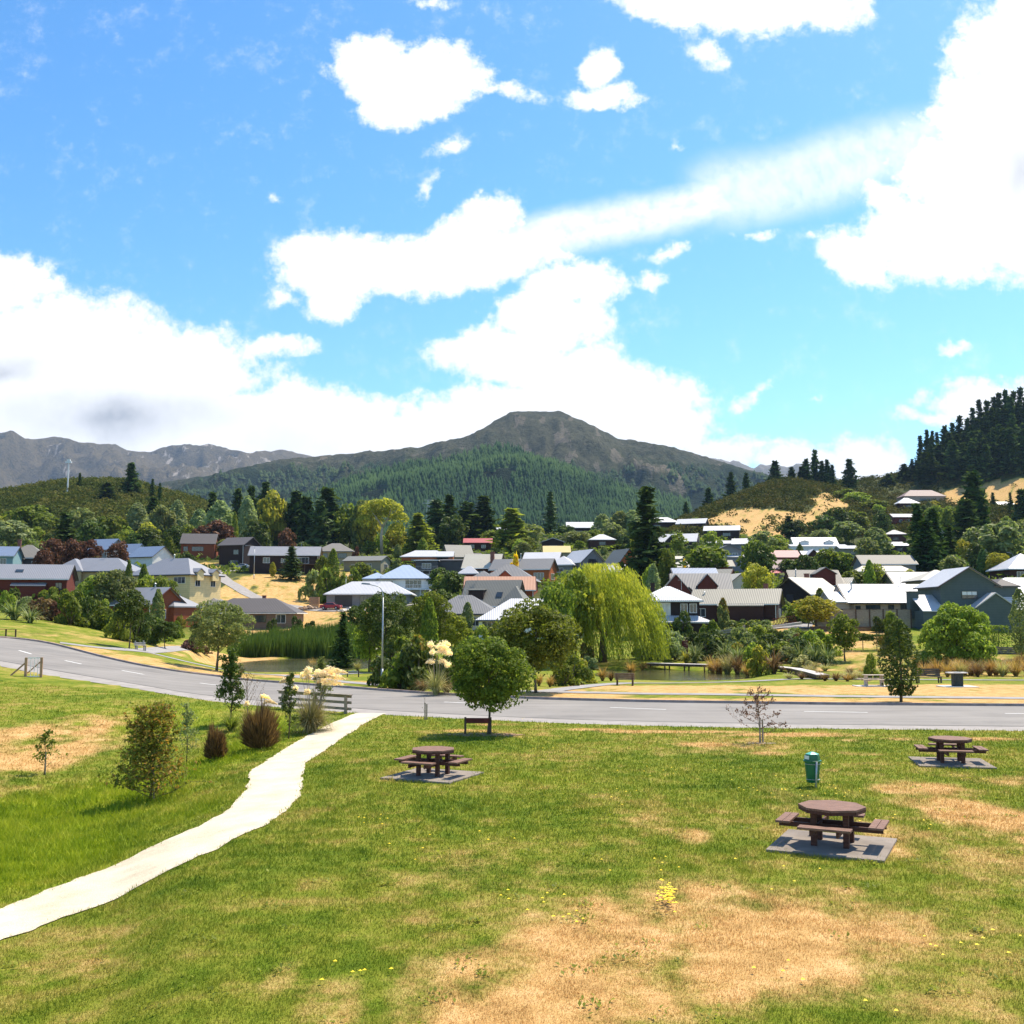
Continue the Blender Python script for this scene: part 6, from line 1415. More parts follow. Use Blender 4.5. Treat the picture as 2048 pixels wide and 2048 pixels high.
# reeds behind the pond
def reeds():
    rg = np.random.RandomState(4); n = 16000; px = rg.uniform(468, 745, n); D = rg.uniform(149, 165, n) + 3 * (fbm(px / 20, px * 0, 3) - .5)
    x = (px - 1024) / 2090 * D; z = np.maximum(zf(x, D), WATER) - .1; hh = (2.5 + 1.2 * fbm(px / 14, D / 3, 3)) * (.75 + .4 * rg.rand(n)) * np.clip((px - 455) / 40, .4, 1) * np.clip((752 - px) / 50, .4, 1)
    a = rg.rand(n) * 3.14; w_ = .05; lx = rg.randn(n) * .22; ly = rg.randn(n) * .2
    V = np.stack([np.c_[x - np.cos(a) * w_, D - np.sin(a) * w_, z], np.c_[x + np.cos(a) * w_, D + np.sin(a) * w_, z], np.c_[x + lx * .4 + np.cos(a) * w_ * .8, D + ly * .4 + np.sin(a) * w_ * .8, z + hh * .6], np.c_[x + lx, D + ly, z + hh]], 1)
    tag(obj('reeds', quads_mesh('reeds', V, LM['reed'], rg=rg)), 'dense stand of tall green reeds along the far side of the pond', kind='stuff')
reeds()
# ---- trees and bushes of the gardens that fill the spaces between the houses
def boxes_block(D, x0, x1, r0, r1, frac):
    for s_, a, b, q0, q1, HD in HOUSE_BOX:
        if HD + 4 < D: continue
        w_ = min(x1, b) - max(x0, a); h_ = min(r1, q1) - max(r0, q0)
        if w_ > 0 and h_ > 0 and (w_ * h_ > frac * (b - a) * (q1 - q0) or (w_ > .3 * (b - a) and h_ > .25 * (q1 - q0))): return True
    return False
def on_house(x, y, r):
    for s_, o in HOUSE_OBJ.items():
        if (o.location.x - x) ** 2 + (o.location.y - y) ** 2 < r * r: return True
    return False
rf = random.Random(21); placed = []; nfill = 0
for i in range(16000):
    if nfill >= 260: break
    D = rf.uniform(168, 560); px = rf.uniform(-30, 2080)
    if D > 470 and not (1650 < px < 2080): continue
    g = ground(px, D); x, y = g.x, g.y
    k = rf.choice(['broad_far', 'broad_far', 'broad_far', 'shrub_far', 'broad_far', 'poplar', 'shrub_far'])
    hh = rf.uniform(2.2, 3.6) if k == 'shrub_far' else rf.uniform(3.4, 7.2); wd = hh * (1.3 if k == 'shrub_far' else (.5 if k == 'poplar' else rf.uniform(.75, 1.05)))
    s_ = F / D; row = proj(g)[1]; top = row - hh * s_; x0, x1 = px - wd * s_ / 2, px + wd * s_ / 2
    if any(a < x1 and b > x0 and c < row and d_ > top - 6 for a, b, c, d_ in EXCL_SLOPE): continue
    if boxes_block(D, x0, x1, top, row, .11) or on_house(x, y, 7.5): continue
    if any((x - a) ** 2 + (y - b) ** 2 < (2.6 + D / 160) ** 2 for a, b in placed): continue
    placed.append((x, y)); nfill += 1
    col = rf.choice(['mid', 'mid', 'dark', 'light', 'olive', 'mid', 'dark', 'olive', 'light', 'yellow'])
    plant(k, px, D, None, None, col, h=hh, wd=wd, pos=g, group='trees and bushes of the village gardens')
print('fill', nfill)
# ---- scrub covering the hills and the ground under the garden trees
def scrub(name, label, n, pxr, Dr, size, leaf, col, cond=None, per=26, seed=1):
    rg = np.random.RandomState(seed); px = rg.uniform(*pxr, n); D = np.exp(rg.uniform(math.log(Dr[0]), math.log(Dr[1]), n))
    x = (px - 1024) / 2090 * D; z = zf(x, D)
    row = HOR - (z - CAMH) * F / D
    keep = np.ones(n, bool)
    dry, _ = ground_attrs(x, D); keep &= dry < .5
    for o in HOUSE_OBJ.values(): keep &= ((x - o.location.x) ** 2 + (D - o.location.y) ** 2) > 42
    if cond is not None: keep &= cond(px, D, row)
    x, D, z = x[keep], D[keep], z[keep]; n = len(x)
    s_ = size * (.55 + .9 * rg.rand(n)) * (.6 + .9 * fbm(x / 14, D / 14, 3)); shade = np.clip(fbm(x / 11 + 9, D / 11, 4) * 1.9 - .5 + .3 * rg.randn(n), 0, 1)
    c = np.repeat(np.c_[x, D, z], per, 0); ss = np.repeat(s_, per); d = rg.randn(n * per, 3); d /= np.linalg.norm(d, axis=1)[:, None]; d[:, 2] = np.abs(d[:, 2]) * np.where(rg.rand(n * per) < .9, 1, -.3)
    P = c + d * (ss * (.8 + .3 * rg.rand(n * per)))[:, None] * np.array([1, 1, .95])
    V = leaf_quads(P, d + [0, 0, .3], leaf * (.7 + ss / size * .4), rg)
    v = np.clip(np.repeat(shade, per) * .75 + .3 * rg.rand(n * per), 0, 1)
    return tag(obj(name, quads_mesh(name, V, LM[col], v)), label, kind='stuff')
scrub('hill_scrub', 'dark olive scrub covering the rounded hill at the left', 6500, (-120, 640), (380, 640), 2.5, .5, 'hill', per=34, seed=2)
scrub('hill_scrub', 'olive green scrub covering the hill above the bare slope at the right', 6500, (1290, 2120), (440, 740), 2.3, .5, 'hill', per=34, seed=3)
scrub('undergrowth', 'low green undergrowth between the houses', 4200, (-60, 2110), (172, 460), 1.5, .5, 'mid', lambda p, D, r: ~((p > 400) & (p < 860) & (D < 290) & (r > 1150)), 16, seed=4)
finish_labels()
# ------------------------------------------------------------------ mountains
def hillmat(name, low, mid, high, rock, zlo, zhi, sc, streak=.5):
    m = bpy.data.materials.new(name); m.use_nodes = True; t = NT(m.node_tree)
    pos = t.n('ShaderNodeNewGeometry').outputs['Position']
    z = t.n('ShaderNodeSeparateXYZ', Vector=pos).outputs[2]
    n1 = t.noise(pos, sc, 6, .62); n2 = t.noise(pos, sc * 7, 6, .7); n3 = t.noise(pos, sc * 28, 4, .75)
    h = t.math('ADD', t.n('ShaderNodeMapRange', i0=z, i1=zlo, i2=zhi).outputs[0], t.math('MULTIPLY', t.math('SUBTRACT', n1, .5), 1.5))
    h = t.math('ADD', h, t.math('MULTIPLY', t.math('SUBTRACT', n2, .5), .7))
    c = t.ramp(h, [(.18, low), (.42, mid), (.75, high)])
    c = t.mix(t.sstep(n3, .3, .7), t.mix(1.0, c, (.55, .6, .55), 'MULTIPLY'), t.mix(1.0, c, (1.3, 1.25, 1.15), 'MULTIPLY'))
    mp = t.n('ShaderNodeMapping', Vector=pos); mp.inputs['Scale'].default_value = (1, .25, .25)
    st = t.noise(mp.outputs[0], sc * 9, 4, .6)
    k = t.math('MULTIPLY', t.sstep(t.math('ADD', st, t.math('MULTIPLY', t.math('SUBTRACT', n1, .5), .7)), .62, .70), streak)
    k = t.math('MULTIPLY', k, t.sstep(h, .25, .5))
    c = t.mix(k, c, rock)
    p = t.n('ShaderNodeBsdfPrincipled', Base__Color=c, Roughness=1.0); p.inputs['Specular IOR Level'].default_value = .05
    bp = t.n('ShaderNodeBump', Strength=1.0, Distance=8.0, Height=n3); t.link(bp.outputs[0], p.inputs['Normal'])
    t.link(p.outputs[0], t.n('ShaderNodeOutputMaterial').inputs[0]); return m
def ridge_z(sil, px, D): 
    return at(px, float(np.interp(px, [a for a, b in sil], [b for a, b in sil])), D).z
def massif(name, sil, Dr, Df, foot, amp, mat, step=5, nv=70, seed=0, rough=.6, exps=1.25, spur=400., jag=1.0, wavy=.06):
    pxs = np.arange(sil[0][0], sil[-1][0] + 1, step, float); V = []
    rows_ = np.interp(pxs, [a for a, b in sil], [b for a, b in sil]); nb = 14
    for i, px in enumerate(pxs):
        row = rows_[i] + jag * (fbm(px / 9. + seed, px * 0 + seed, 4) - .5) * 5
        D0 = Dr * (1 + wavy * (fbm(px / 140. + seed * 3, px * 0, 2) - .5) * 2); top = at(px, row, D0)
        for j in range(nv + nb):
            if j < nv: v = j / (nv - 1); D = Df + (D0 - Df) * v
            else: v = 1 - (j - nv + 1) / nb; D = D0 + (1 - v) * (D0 - Df) * .7
            x = top.x / D0 * D; base = foot + (top.z - foot) * max(v, 0) ** exps
            r = ridged(np.array(x / spur + seed), np.array(D / spur * .8), 5) - .5; f2 = fbm(np.array(x / (spur * .12)), np.array(D / (spur * .12)), 4) - .5
            env = (max(v, 0) * (1 - v) * 4) ** .55 if 0 < v < 1 else 0
            z = base + env * (amp * r + amp * .22 * f2) * (1 if j < nv else .6)
            V.append((x, D, z))
    V = np.array(V); nc = nv + nb
    # nothing of the slope may rise above the skyline that the photo shows
    n = len(pxs); idx = np.arange(n * nc).reshape(n, nc)
    Q = np.stack([idx[:-1, :-1], idx[1:, :-1], idx[1:, 1:], idx[:-1, 1:]], -1).reshape(-1, 4)
    tg = V.reshape(n, nc, 3)
    for i in range(n):
        k = (tg[i, nv - 1, 2] - CAMH) / tg[i, nv - 1, 1]
        lim = CAMH + k * tg[i, :, 1]; tg[i, :, 2] = np.minimum(tg[i, :, 2], lim - .0)
    o = obj(name, np_mesh(name, tg.reshape(-1, 3), Q, mat, smooth=True)); o['kind'] = 'structure'
    return o, tg, pxs
SIL_A = [(-400,880),(-250,850),(-120,880),(0,865),(25,861),(50,876),(75,878),(110,874),(135,876),(160,884),(200,888),(230,888),(255,901),(280,904),(300,903),(320,896),(360,889),(430,889),(460,898),(495,905),(540,902),(570,900),(600,906),(625,913),(680,915),(760,930),(900,960)]
SIL_B = [(200,1010),(280,985),(330,962),(420,950),(500,932),(560,919),(600,915),(640,912),(680,908),(710,906),(740,901),(750,903),(800,897),(845,893),(860,887),(900,880),(920,877),(950,865),(980,848),(1000,835),(1020,824),(1045,822),(1080,823),(1120,822),(1150,835),(1185,851),(1215,865),(1240,879),(1265,880),(1300,886),(1340,893),(1370,901),(1400,910),(1440,922),(1480,935),(1540,950),(1640,970),(1760,1000)]
SIL_C = [(1340,930),(1400,914),(1440,918),(1480,926),(1505,936),(1520,930),(1545,929),(1570,934),(1585,930),(1602,926),(1615,932),(1640,945),(1680,960),(1715,970),(1730,962),(1745,958),(1762,964),(1790,975),(1900,980),(2200,960),(2600,940)]
SIL_D = [(560,1020),(620,998),(680,976),(760,950),(830,934),(880,926),(930,918),(975,906),(1005,900),(1040,907),(1100,930),(1160,954),(1220,972),(1290,994),(1380,1016)]
MA = hillmat('far_range', (.016,.026,.016), (.038,.042,.026), (.105,.086,.055), (.30,.26,.22), 120, 800, .0022, 1.0)
MB_ = hillmat('mountain_slopes', (.010,.022,.010), (.026,.040,.018), (.066,.066,.040), (.26,.21,.165), 190, 560, .0035, .35)
MC = hillmat('distant_hills', (.05,.06,.04), (.09,.09,.06), (.14,.12,.09), (.3,.27,.24), 100, 900, .002, .3)
MD = hillmat('forest_floor', (.010,.020,.008), (.018,.030,.011), (.04,.05,.016), (.2,.18,.1), 60, 700, .006, .1)
massif('far_mountains', SIL_A, 6800, 3600, 20, 560, MA, 6, 80, 1, spur=620., jag=1.2)
massif('distant_mountains', SIL_C, 8200, 5200, 20, 200, MC, 6, 30, 4, spur=900., jag=1.8)
_, TB, PB = massif('mountain', SIL_B, 3100, 1500, 15, 185, MB_, 4, 120, 2, spur=290., jag=1.0, exps=1.15)
_, TDD, PD = massif('forested_hill', SIL_D, 2050, 1150, 10, 55, MD, 4, 80, 6, spur=260., jag=.8, exps=1.0, wavy=.05)
def wood(name, label, T, PX, n, h0, sel, col, seed, tiers=3, wid=.20, near=None):
    rg = np.random.RandomState(seed); ni, nj, _ = T.shape
    i = rg.randint(0, ni - 1, n); j = rg.randint(0, nj - 14, n); a = rg.rand(n); b = rg.rand(n)
    P = (T[i, j] * ((1-a)*(1-b))[:, None] + T[i+1, j] * (a*(1-b))[:, None] + T[i, np.minimum(j+1, nj-1)] * ((1-a)*b)[:, None] + T[i+1, np.minimum(j+1, nj-1)] * (a*b)[:, None])
    k = sel(P, PX[i]); P = P[k]; n = len(P)
    h = h0 * (.6 + .7 * rg.rand(n)) * (.8 + .5 * fbm(P[:, 0] / 90, P[:, 1] / 90, 2)); r = h * wid * (.8 + .5 * rg.rand(n)); V = []; F3 = []; vv = []
    sides = 5; b0 = 0; sh = np.clip(fbm(P[:, 0] / 120 + 5, P[:, 1] / 120, 3) * 1.3 - .2 + .3 * rg.rand(n), 0, 1)
    rot = rg.rand(n) * 6
    for t in range(tiers):
        zb = h * (t / tiers) * .85; zt = h * min(1, (t + 1.5) / tiers); rr = r * (1 - t / tiers * .8)
        ring = [np.c_[P[:, 0] + rr * np.cos(rot + q * 2 * math.pi / sides) * (.7 + .6 * rg.rand(n)), P[:, 1] + rr * np.sin(rot + q * 2 * math.pi / sides), P[:, 2] + zb - 1] for q in range(sides)]
        apex = np.c_[P[:, 0], P[:, 1], P[:, 2] + zt]
        blk = np.stack(ring + [apex], 1); V.append(blk.reshape(-1, 3)); base = b0 + np.arange(n) * (sides + 1)
        for q in range(sides): F3.append(np.c_[base + q, base + (q + 1) % sides, base + sides])
        vv.append(np.repeat(sh, sides + 1)); b0 += n * (sides + 1)
    return tag(obj(name, np_mesh(name, np.concatenate(V), np.concatenate(F3), LM[col], {'v': np.concatenate(vv)})), label, kind='stuff')
wood('pine_forest', 'dense dark pine plantation on the conical spur in front of the mountain', TDD, PD, 17000, 17, lambda P, px: (fbm(P[:, 0] / 60, P[:, 1] / 60, 3) > .34), 'wood_far', 3, 3, .27)
wood('bush_forest', 'low blue green bush covering the lower slopes of the mountain', TB, PB, 16000, 13, lambda P, px: (P[:, 2] < 270 + 190 * fbm(P[:, 0] / 300, P[:, 1] / 300, 3)) & (fbm(P[:, 0] / 110 + 4, P[:, 1] / 110, 3) > .40), 'bush_far', 5, 2, .5)

# ------------------------------------------------------------------ picnic tables
def picnic_table(loc, rz, label, pad=True, mats=(STAIN, STAIN_TOP), s=1.0):
    root = empty('picnic_table', loc, rz, label, 'picnic table', 'picnic tables on the lawn')
    root.scale = (s, s, s); A, B = mats
    # octagonal top of planks
    n = 8; rad = .655; oct_ = [(rad * math.cos(math.pi/8 + i*math.pi/4), rad * math.sin(math.pi/8 + i*math.pi/4)) for i in range(n)]
    def clip(poly, y0, y1):
        for sgn, lim in ((1, y0), (-1, y1)):
            out = []
            for i in range(len(poly)):
                p, q = poly[i], poly[(i+1) % len(poly)]; a = sgn * (p[1] - lim); b = sgn * (q[1] - lim)
                if a >= 0: out.append(p)
                if (a >= 0) != (b >= 0): t = a / (a - b); out.append((p[0] + (q[0]-p[0])*t, p[1] + (q[1]-p[1])*t))
            poly = out
        return poly
    mb = MB(); npl = 8; y0 = -rad * math.cos(math.pi/8); w_ = 2 * -y0 / npl
    for i in range(npl):
        pl = clip(oct_, y0 + i*w_ + .004, y0 + (i+1)*w_ - .004)
        if len(pl) > 2: mb.prism(pl, .705, .75)
    top = mb.build('tabletop', B, root, bevel=.004)
    top.rotation_euler = (0, 0, -rz + R(4))
    mb = MB(); ring = [(rad*.965*math.cos(math.pi/8 + i*math.pi/4), rad*.965*math.sin(math.pi/8 + i*math.pi/4)) for i in range(8)]
    for i in range(8): mb.bar((*ring[i], .675), (*ring[(i+1)%8], .675), .04, .055)
    rm_ = mb.build('table_rim', A, root); rm_.rotation_euler = (0, 0, -rz + R(4))
    for i in range(4):
        a = math.pi/4 + i * math.pi/2; mb = MB(); x, y = .44*math.cos(a), .44*math.sin(a); mb.box(x-.055, x+.055, y-.055, y+.055, -.05, .70); mb.build('leg', A, root, bevel=.006)
    for sgn in (-1, 1):
        mb = MB(); mb.box(-1.0, 1.0, sgn*.25-.025, sgn*.25+.025, .32, .415); mb.build('beam', A, root)
        mb = MB(); mb.box(sgn*.25-.024, sgn*.25+.024, -1.0, 1.0, .30, .40); mb.build('beam', A, root)
    for i in range(4):
        a = i * math.pi/2; M = Matrix.Rotation(a, 4, 'Z'); mb = MB(); mb.M = M
        for k in range(2): mb.box(-.50, .50, -1.03 + k*.145, -.895 + k*.145, .415, .46)
        mb.build('seat', B, root, bevel=.005)
        # (the seats lie on the beams)
    return root
PADM = plain('pad_concrete', (.235,.20,.17), .9, .2, 1.6, .22)
def pad(loc, rz, sx, sy, mat=PADM, h=.05, name='concrete_pad'):
    mb = MB(); mb.box(-sx/2, sx/2, -sy/2, sy/2, -.2, h); o = mb.build(name, mat, bevel=.01); o.location = loc; o.rotation_euler = (0, 0, rz); o['kind'] = 'structure'; return o
def up(v, dz): return Vector((v[0], v[1], v[2] + dz))
for (px, py, rz, label) in ((1666, 1693, -26, 'dark red octagonal picnic table nearest the viewer, on a concrete pad at the lower right'),
                            (866, 1553, -24, 'dark red octagonal picnic table on a concrete pad to the right of the gravel path'),
                            (1902, 1527, -12, 'dark red octagonal picnic table near the road at the far right')):
    g = hit(px, py); s_ = {1666: 1.0, 866: .985, 1902: .985}[px]
    pad(g, R(rz), 2.2, 2.2); picnic_table(up(g, .052), R(rz), label, s=s_)
# pale table, seat and barbecue across the road
g = hit(1748, 1373); pad(g, 0, 2.6, 1.4, CONC_L, .06)
t_ = empty('picnic_table', up(g, .062), 0, 'pale timber table with fixed benches across the road, partly hidden by the vase-shaped tree', 'picnic table')
mb = MB(); [mb.box(-.7, .9, -.36 + i*.185, -.2 + i*.185, .70, .745) for i in range(4)]; mb.build('tabletop', WOOD_PALE, t_)
for sgn in (-1, 1):
    mb = MB(); mb.box(-.95, .95, sgn*.72-.14, sgn*.72+.14, .42, .46); mb.build('seat', WOOD_PALE, t_)
    mb = MB(); x = sgn*.55; mb.box(x-.05, x+.05, -.3, .3, -.02, .70); mb.box(x-.045, x+.045, -.82, .82, .34, .42); mb.build('leg', WOOD_PALE, t_)
g = hit(1915, 1374); pad(g, 0, 2.3, 1.6, CONC_L, .06)
b_ = empty('barbecue', up(g, .062), 0, 'dark barbecue pedestal with a pale flat top on a white pad across the road', 'barbecue')
mb = MB(); mb.box(-.30, .30, -.28, .28, -.02, .86); mb.build('pedestal', plain('green_black_brick', (.035,.045,.04), .8, .3, 8, .3), b_, bevel=.01)
mb = MB(); mb.box(-.66, .62, -.36, .36, .862, .94); mb.build('top', CONC_L, b_, bevel=.01)
mb = MB(); mb.box(-.2, .2, -.2, .2, .942, .955); mb.build('hotplate', STEEL, b_)
WOOD_GB = plain('brown_slats', (.13,.10,.08), .85, .2, 4, .3)
def slat_bench(loc, rz, L, label, mat=WOOD, back=3, frame=None, plinth=False):
    r = empty('bench', loc, rz, label, 'bench'); frame = frame or mat
    mb = MB(); [mb.box(-L/2, L/2, -.20 + i*.145, -.09 + i*.145, .42, .46) for i in range(3)]; mb.build('seat', mat, r)
    mb = MB(); [mb.bar((-L/2, .27 + i*.04, .56 + i*.145), (L/2, .27 + i*.04, .56 + i*.145), .05, .115, (0, .25, 1)) for i in range(back)]; mb.build('backrest', mat, r)
    for sgn in (-1, 1):
        x = sgn * (L/2 - .16); mb = MB(); mb.box(x-.05, x+.05, -.22, -.12, -.05, .42); mb.bar((x, .2, -.05), (x, .33, .92), .09, .07); mb.box(x-.04, x+.04, -.24, .24, .36, .419)
        if plinth: mb.bar((x, -.28, .64), (x, .3, .64), .07, .04); mb.bar((x, -.22, .42), (x, -.22, .64), .06, .06); mb.box(x-.06, x+.06, -.26, .3, -.03, .07)
        mb.build('end_frame', frame, r)
    return r
slat_bench(hit(1250, 1371), R(168), 1.45, 'slatted bench with solid dark ends beside the pond path', WOOD_GB, 3, WOOD_DK, True)
slat_bench(hit(1858, 1366), R(4), 2.05, 'long slatted bench between the vase-shaped tree and the barbecue', WOOD_GB, 4)
slat_bench(hit(281, 1301), R(40), 1.1, 'tiny grey bench on the grass between the two small trees', CONC, 2)
# ------------------------------------------------------------------ litter bin
g = hit(1626, 1574)
bn = empty('litter_bin', g, R(0), 'green plastic litter bin with a domed lid on a steel post, behind the nearest table', 'bin'); bn.scale = (.88, .88, .77)
bn.scale = (.88, .88, .77)
GREENP = plain('green_plastic', (.006,.14,.062), .38, .5, 3, .12); 
mb = MB(); mb.lathe([(.185,.16),(.19,.17),(.215,.6),(.235,.86),(.235,.88)], 28); mb.build('body', GREENP, bn, True)
mb = MB(); mb.lathe([(.268,.87),(.278,.885),(.278,.915),(.268,.925)], 28); mb.build('rim', GREENP, bn)
mb = MB(); mb.lathe([(.245,.926),(.238,1.0),(.222,1.10),(.20,1.135)], 6); mb.build('hood', GREENP, bn)
mb = MB(); mb.lathe([(.215,1.136),(.14,1.17),(.06,1.205),(.015,1.21)], 6); mb.build('lid', plain('pale_green_plastic', (.10,.42,.33), .35, .5, 3, .1), bn)
mb = MB(); mb.M = Matrix.Rotation(R(-62), 4, 'Z'); mb.box(-.10, .10, -.2225, -.2195, .965, 1.09); mb.build('notice', WHITE, bn)
mb = MB(); mb.tube([(.0, -.30, -.1), (.035, -.275, .45), (.05, -.275, .90)], .028, 10); mb.build('post', STEEL, bn, True)
for zz, rr in ((.80, .235), (.27, .205)):
    mb = MB(); mb.tube([(rr*math.cos(t)*1.02, rr*math.sin(t)*1.02 , zz) for t in np.linspace(-math.pi*.95, -.05*math.pi, 14)], .012, 6); mb.bar((.02, -.27, zz), (.02, -rr, zz), .03, .03); mb.build('bracket', STEEL, bn)
# ------------------------------------------------------------------ sign boards, barriers, fences
g = hit(956, 1469); REDB = plain('red_brown_board', (.13,.022,.018), .6, .3, 4, .25)
sb = empty('sign_board', g, R(-3), 'low dark red wooden sign board on two posts under the round tree', 'sign')
for x in (-.50, .49):
    mb = MB(); mb.box(x-.04, x+.04, -.04, .04, -.1, .66); mb.build('post', WOOD_DK, sb, bevel=.004)
mb = MB(); mb.box(-.455, .445, -.022, .022, .43, .63); mb.build('board', REDB, sb, bevel=.004)
g = hit(976, 1470); mulch = MB(); n = 26; mulch.add([(1.55*math.cos(6.283*i/n)*(1+.12*math.sin(i*2.3)) - .15, .62*math.sin(6.283*i/n)*(1+.12*math.cos(i*1.7)), .012) for i in range(n)], [tuple(range(n))]); mo = mulch.build('mulch_bed', plain('bare_earth', (.26,.17,.11), .95, .1, 6, .3), loc=g); mo['kind'] = 'structure'
g = hit(1522, 1487); mulch = MB(); mulch.add([(.52*math.cos(6.283*i/n)*(1+.1*math.sin(i*2.1)), .26*math.sin(6.283*i/n), .012) for i in range(n)], [tuple(range(n))]); mo = mulch.build('mulch_bed', plain('gravel_ring', (.36,.28,.22), .95, .1, 8, .3), loc=g); mo['kind'] = 'structure'
g = hit(706, 1354)
sb = empty('name_sign', g, R(0), 'small white lettered name plank between two dark posts in front of the pond', 'sign')
for x in (-.47, .47):
    mb = MB(); mb.box(x-.045, x+.045, -.045, .045, -.1, .56); mb.build('post', WOOD_DK, sb)
mb = MB(); mb.add([(-.42,-.02,.33),(.42,-.02,.33),(.42,-.02,.50),(.12,-.02,.52),(.06,-.02,.56),(-.06,-.02,.56),(-.12,-.02,.52),(-.42,-.02,.50)] + [(-.42,.02,.33),(.42,.02,.33),(.42,.02,.50),(.12,.02,.52),(.06,.02,.56),(-.06,.02,.56),(-.12,.02,.52),(-.42,.02,.50)], [tuple(range(8)), tuple(range(15, 7, -1))] + [(i, (i+1)%8, 8+(i+1)%8, 8+i)[::-1] for i in range(8)])
pl = mb.build('plank', plain('white_board', (.50,.47,.44), .7, .3, 3, .1), sb)
mb = MB(); rr_ = random.Random(2); x = -.34
while x < .32: w_ = rr_.uniform(.03, .06); mb.box(x, x + w_, -.026, -.021, .375, .375 + rr_.uniform(.05, .075)); x += w_ + .02
mb.build('lettering', DARKF, pl)
# timber barrier by the path
def rail_fence(name, label, P, heights, posts, pw=.12, rail=(.04, .15), mat=WOOD, cat='fence', post_h=1.05, cap=False, face=-1, post_mat=None):
    a = Vector(P[0]); r = empty(name, a, 0, label, cat); pts = [Vector(p) - a for p in P]
    seg = [0]
    for i in range(len(pts)-1): seg.append(seg[-1] + (pts[i+1] - pts[i]).length)
    def lp(t):
        t *= seg[-1]
        for i in range(len(pts)-1):
            if t <= seg[i+1] + 1e-6: return pts[i].lerp(pts[i+1], (t - seg[i]) / (seg[i+1] - seg[i]))
        return pts[-1]
    for t in posts:
        p = lp(t); mb = MB(); mb.box(p.x-pw/2, p.x+pw/2, p.y-pw/2, p.y+pw/2, p.z-.3, p.z+post_h); mb.build('post', post_mat or mat, r)
    for hh in heights:
        mb = MB()
        for i in range(len(pts)-1):
            d = Vector((0, face*(pw/2 + rail[0]/2 + .002), hh)); mb.bar(pts[i] + d, pts[i+1] + d, rail[0], rail[1])
        mb.build('rail', mat, r)
    if cap:
        mb = MB()
        for i in range(len(pts)-1): mb.bar(pts[i] + Vector((0, 0, post_h + .022)), pts[i+1] + Vector((0, 0, post_h + .022)), .2, .04)
        mb.build('cap_rail', mat, r)
    return r
A = hit(556, 1417); A2 = at(556, 1417, A.y); B = hit(702, 1428)
zt = at(702, 1391, B.y).z - B.z; za = at(556, 1382, A.y).z - A.z
rail_fence('timber_barrier', 'weathered timber barrier of four wide rails at the top of the gravel path', [A, B], [h * (zt + za) / 2 - .02 for h in (.28, .62, .95)], (.07, .52, .93), .14, (.045, .13), WOOD, 'barrier', (zt + za) / 2, True, 1)
# gate frame beside the road on the left
g = hit(66, 1354); gr = empty('braced_gate', g, R(14), 'short timber frame with white rails and a leaning brace, on the grass at far left', 'gate')
h_ = 1.15
TAN = plain('new_timber', (.42,.25,.15), .8, .3, 4, .2)
for x in (-.42, .44): mb = MB(); mb.box(x-.07, x+.07, -.07, .07, -.2, h_); mb.build('post', TAN, gr)
mb = MB(); mb.box(-.35, .37, -.02, .02, h_-.06, h_); mb.box(-.35, .37, -.02, .02, .0, .05); [mb.box(x-.014, x+.014, -.015, .015, .05, h_-.06) for x in (-.15, .05, .24)]; mb.build('rail', WHITE, gr)
mb = MB(); mb.bar((-1.35, .1, .0), (-.49, .02, .80), .07, .09); mb.build('brace', TAN, gr); mb = MB(); mb.bar((-.34, .09, .22), (.36, .09, .88), .05, .07); mb.build('brace', TAN, gr)
# low pipe barrier at the left edge
A = hit(-60, 1273); B = hit(31, 1274)
rail_fence('pipe_barrier', 'low dark rail barrier on posts beside the road at the left edge', [A, B], [], (.0, .78, 1.0), .10, (.06, .08), WOOD_DK, 'barrier', .62, True)
# rail fence behind the reeds
rail_fence('rail_fence', 'grey rail fence between the reeds and the brown brick house', [ground(480, 171), ground(560, 171), ground(630, 172), ground(690, 174)], [.35, .75, 1.1], [i / 12 for i in range(13)], .14, (.06, .14), WOOD, 'fence', 1.2)
rail_fence('rail_fence', 'grey rail fence beside the dark chalet on the pond side', [at(1418, 1280, 141), at(1480, 1272, 143), at(1490, 1266, 144)], [.3, .7, 1.0], (0, .3, .6, 1), .12, (.05, .22), WOOD, 'fence', 1.1)
# red railing of the barn ramp
A = at(1545, 1238, 152); B = at(1593, 1231, 154)
rf_ = empty('ramp_railing', A, 0, 'red-brown ramp railing with crossed bars beside the long brown barn house', 'railing'); d = B - A
mb = MB(); mb.bar((0, 0, 0), d, .07, .09); mb.bar(Vector((0, 0, -.9)), d + Vector((0, 0, -.9)), .07, .09); mb.build('rail', REDB, rf_)
mb = MB()
for i in range(8):
    p, q = d * (i / 8), d * ((i + 1) / 8); mb.bar(p, q + Vector((0, 0, -.9)), .05, .05); mb.bar(p + Vector((0, 0.06, -.9)), q + Vector((0, .06, 0)), .05, .05)
mb.build('cross_bars', REDB, rf_)
mb = MB(); mb.bar(Vector((-.5, -.2, -1.15)), d + Vector((.6, -.2, -1.1)), .5, .35); mb.build('kerb_wall', CONC_L, rf_)
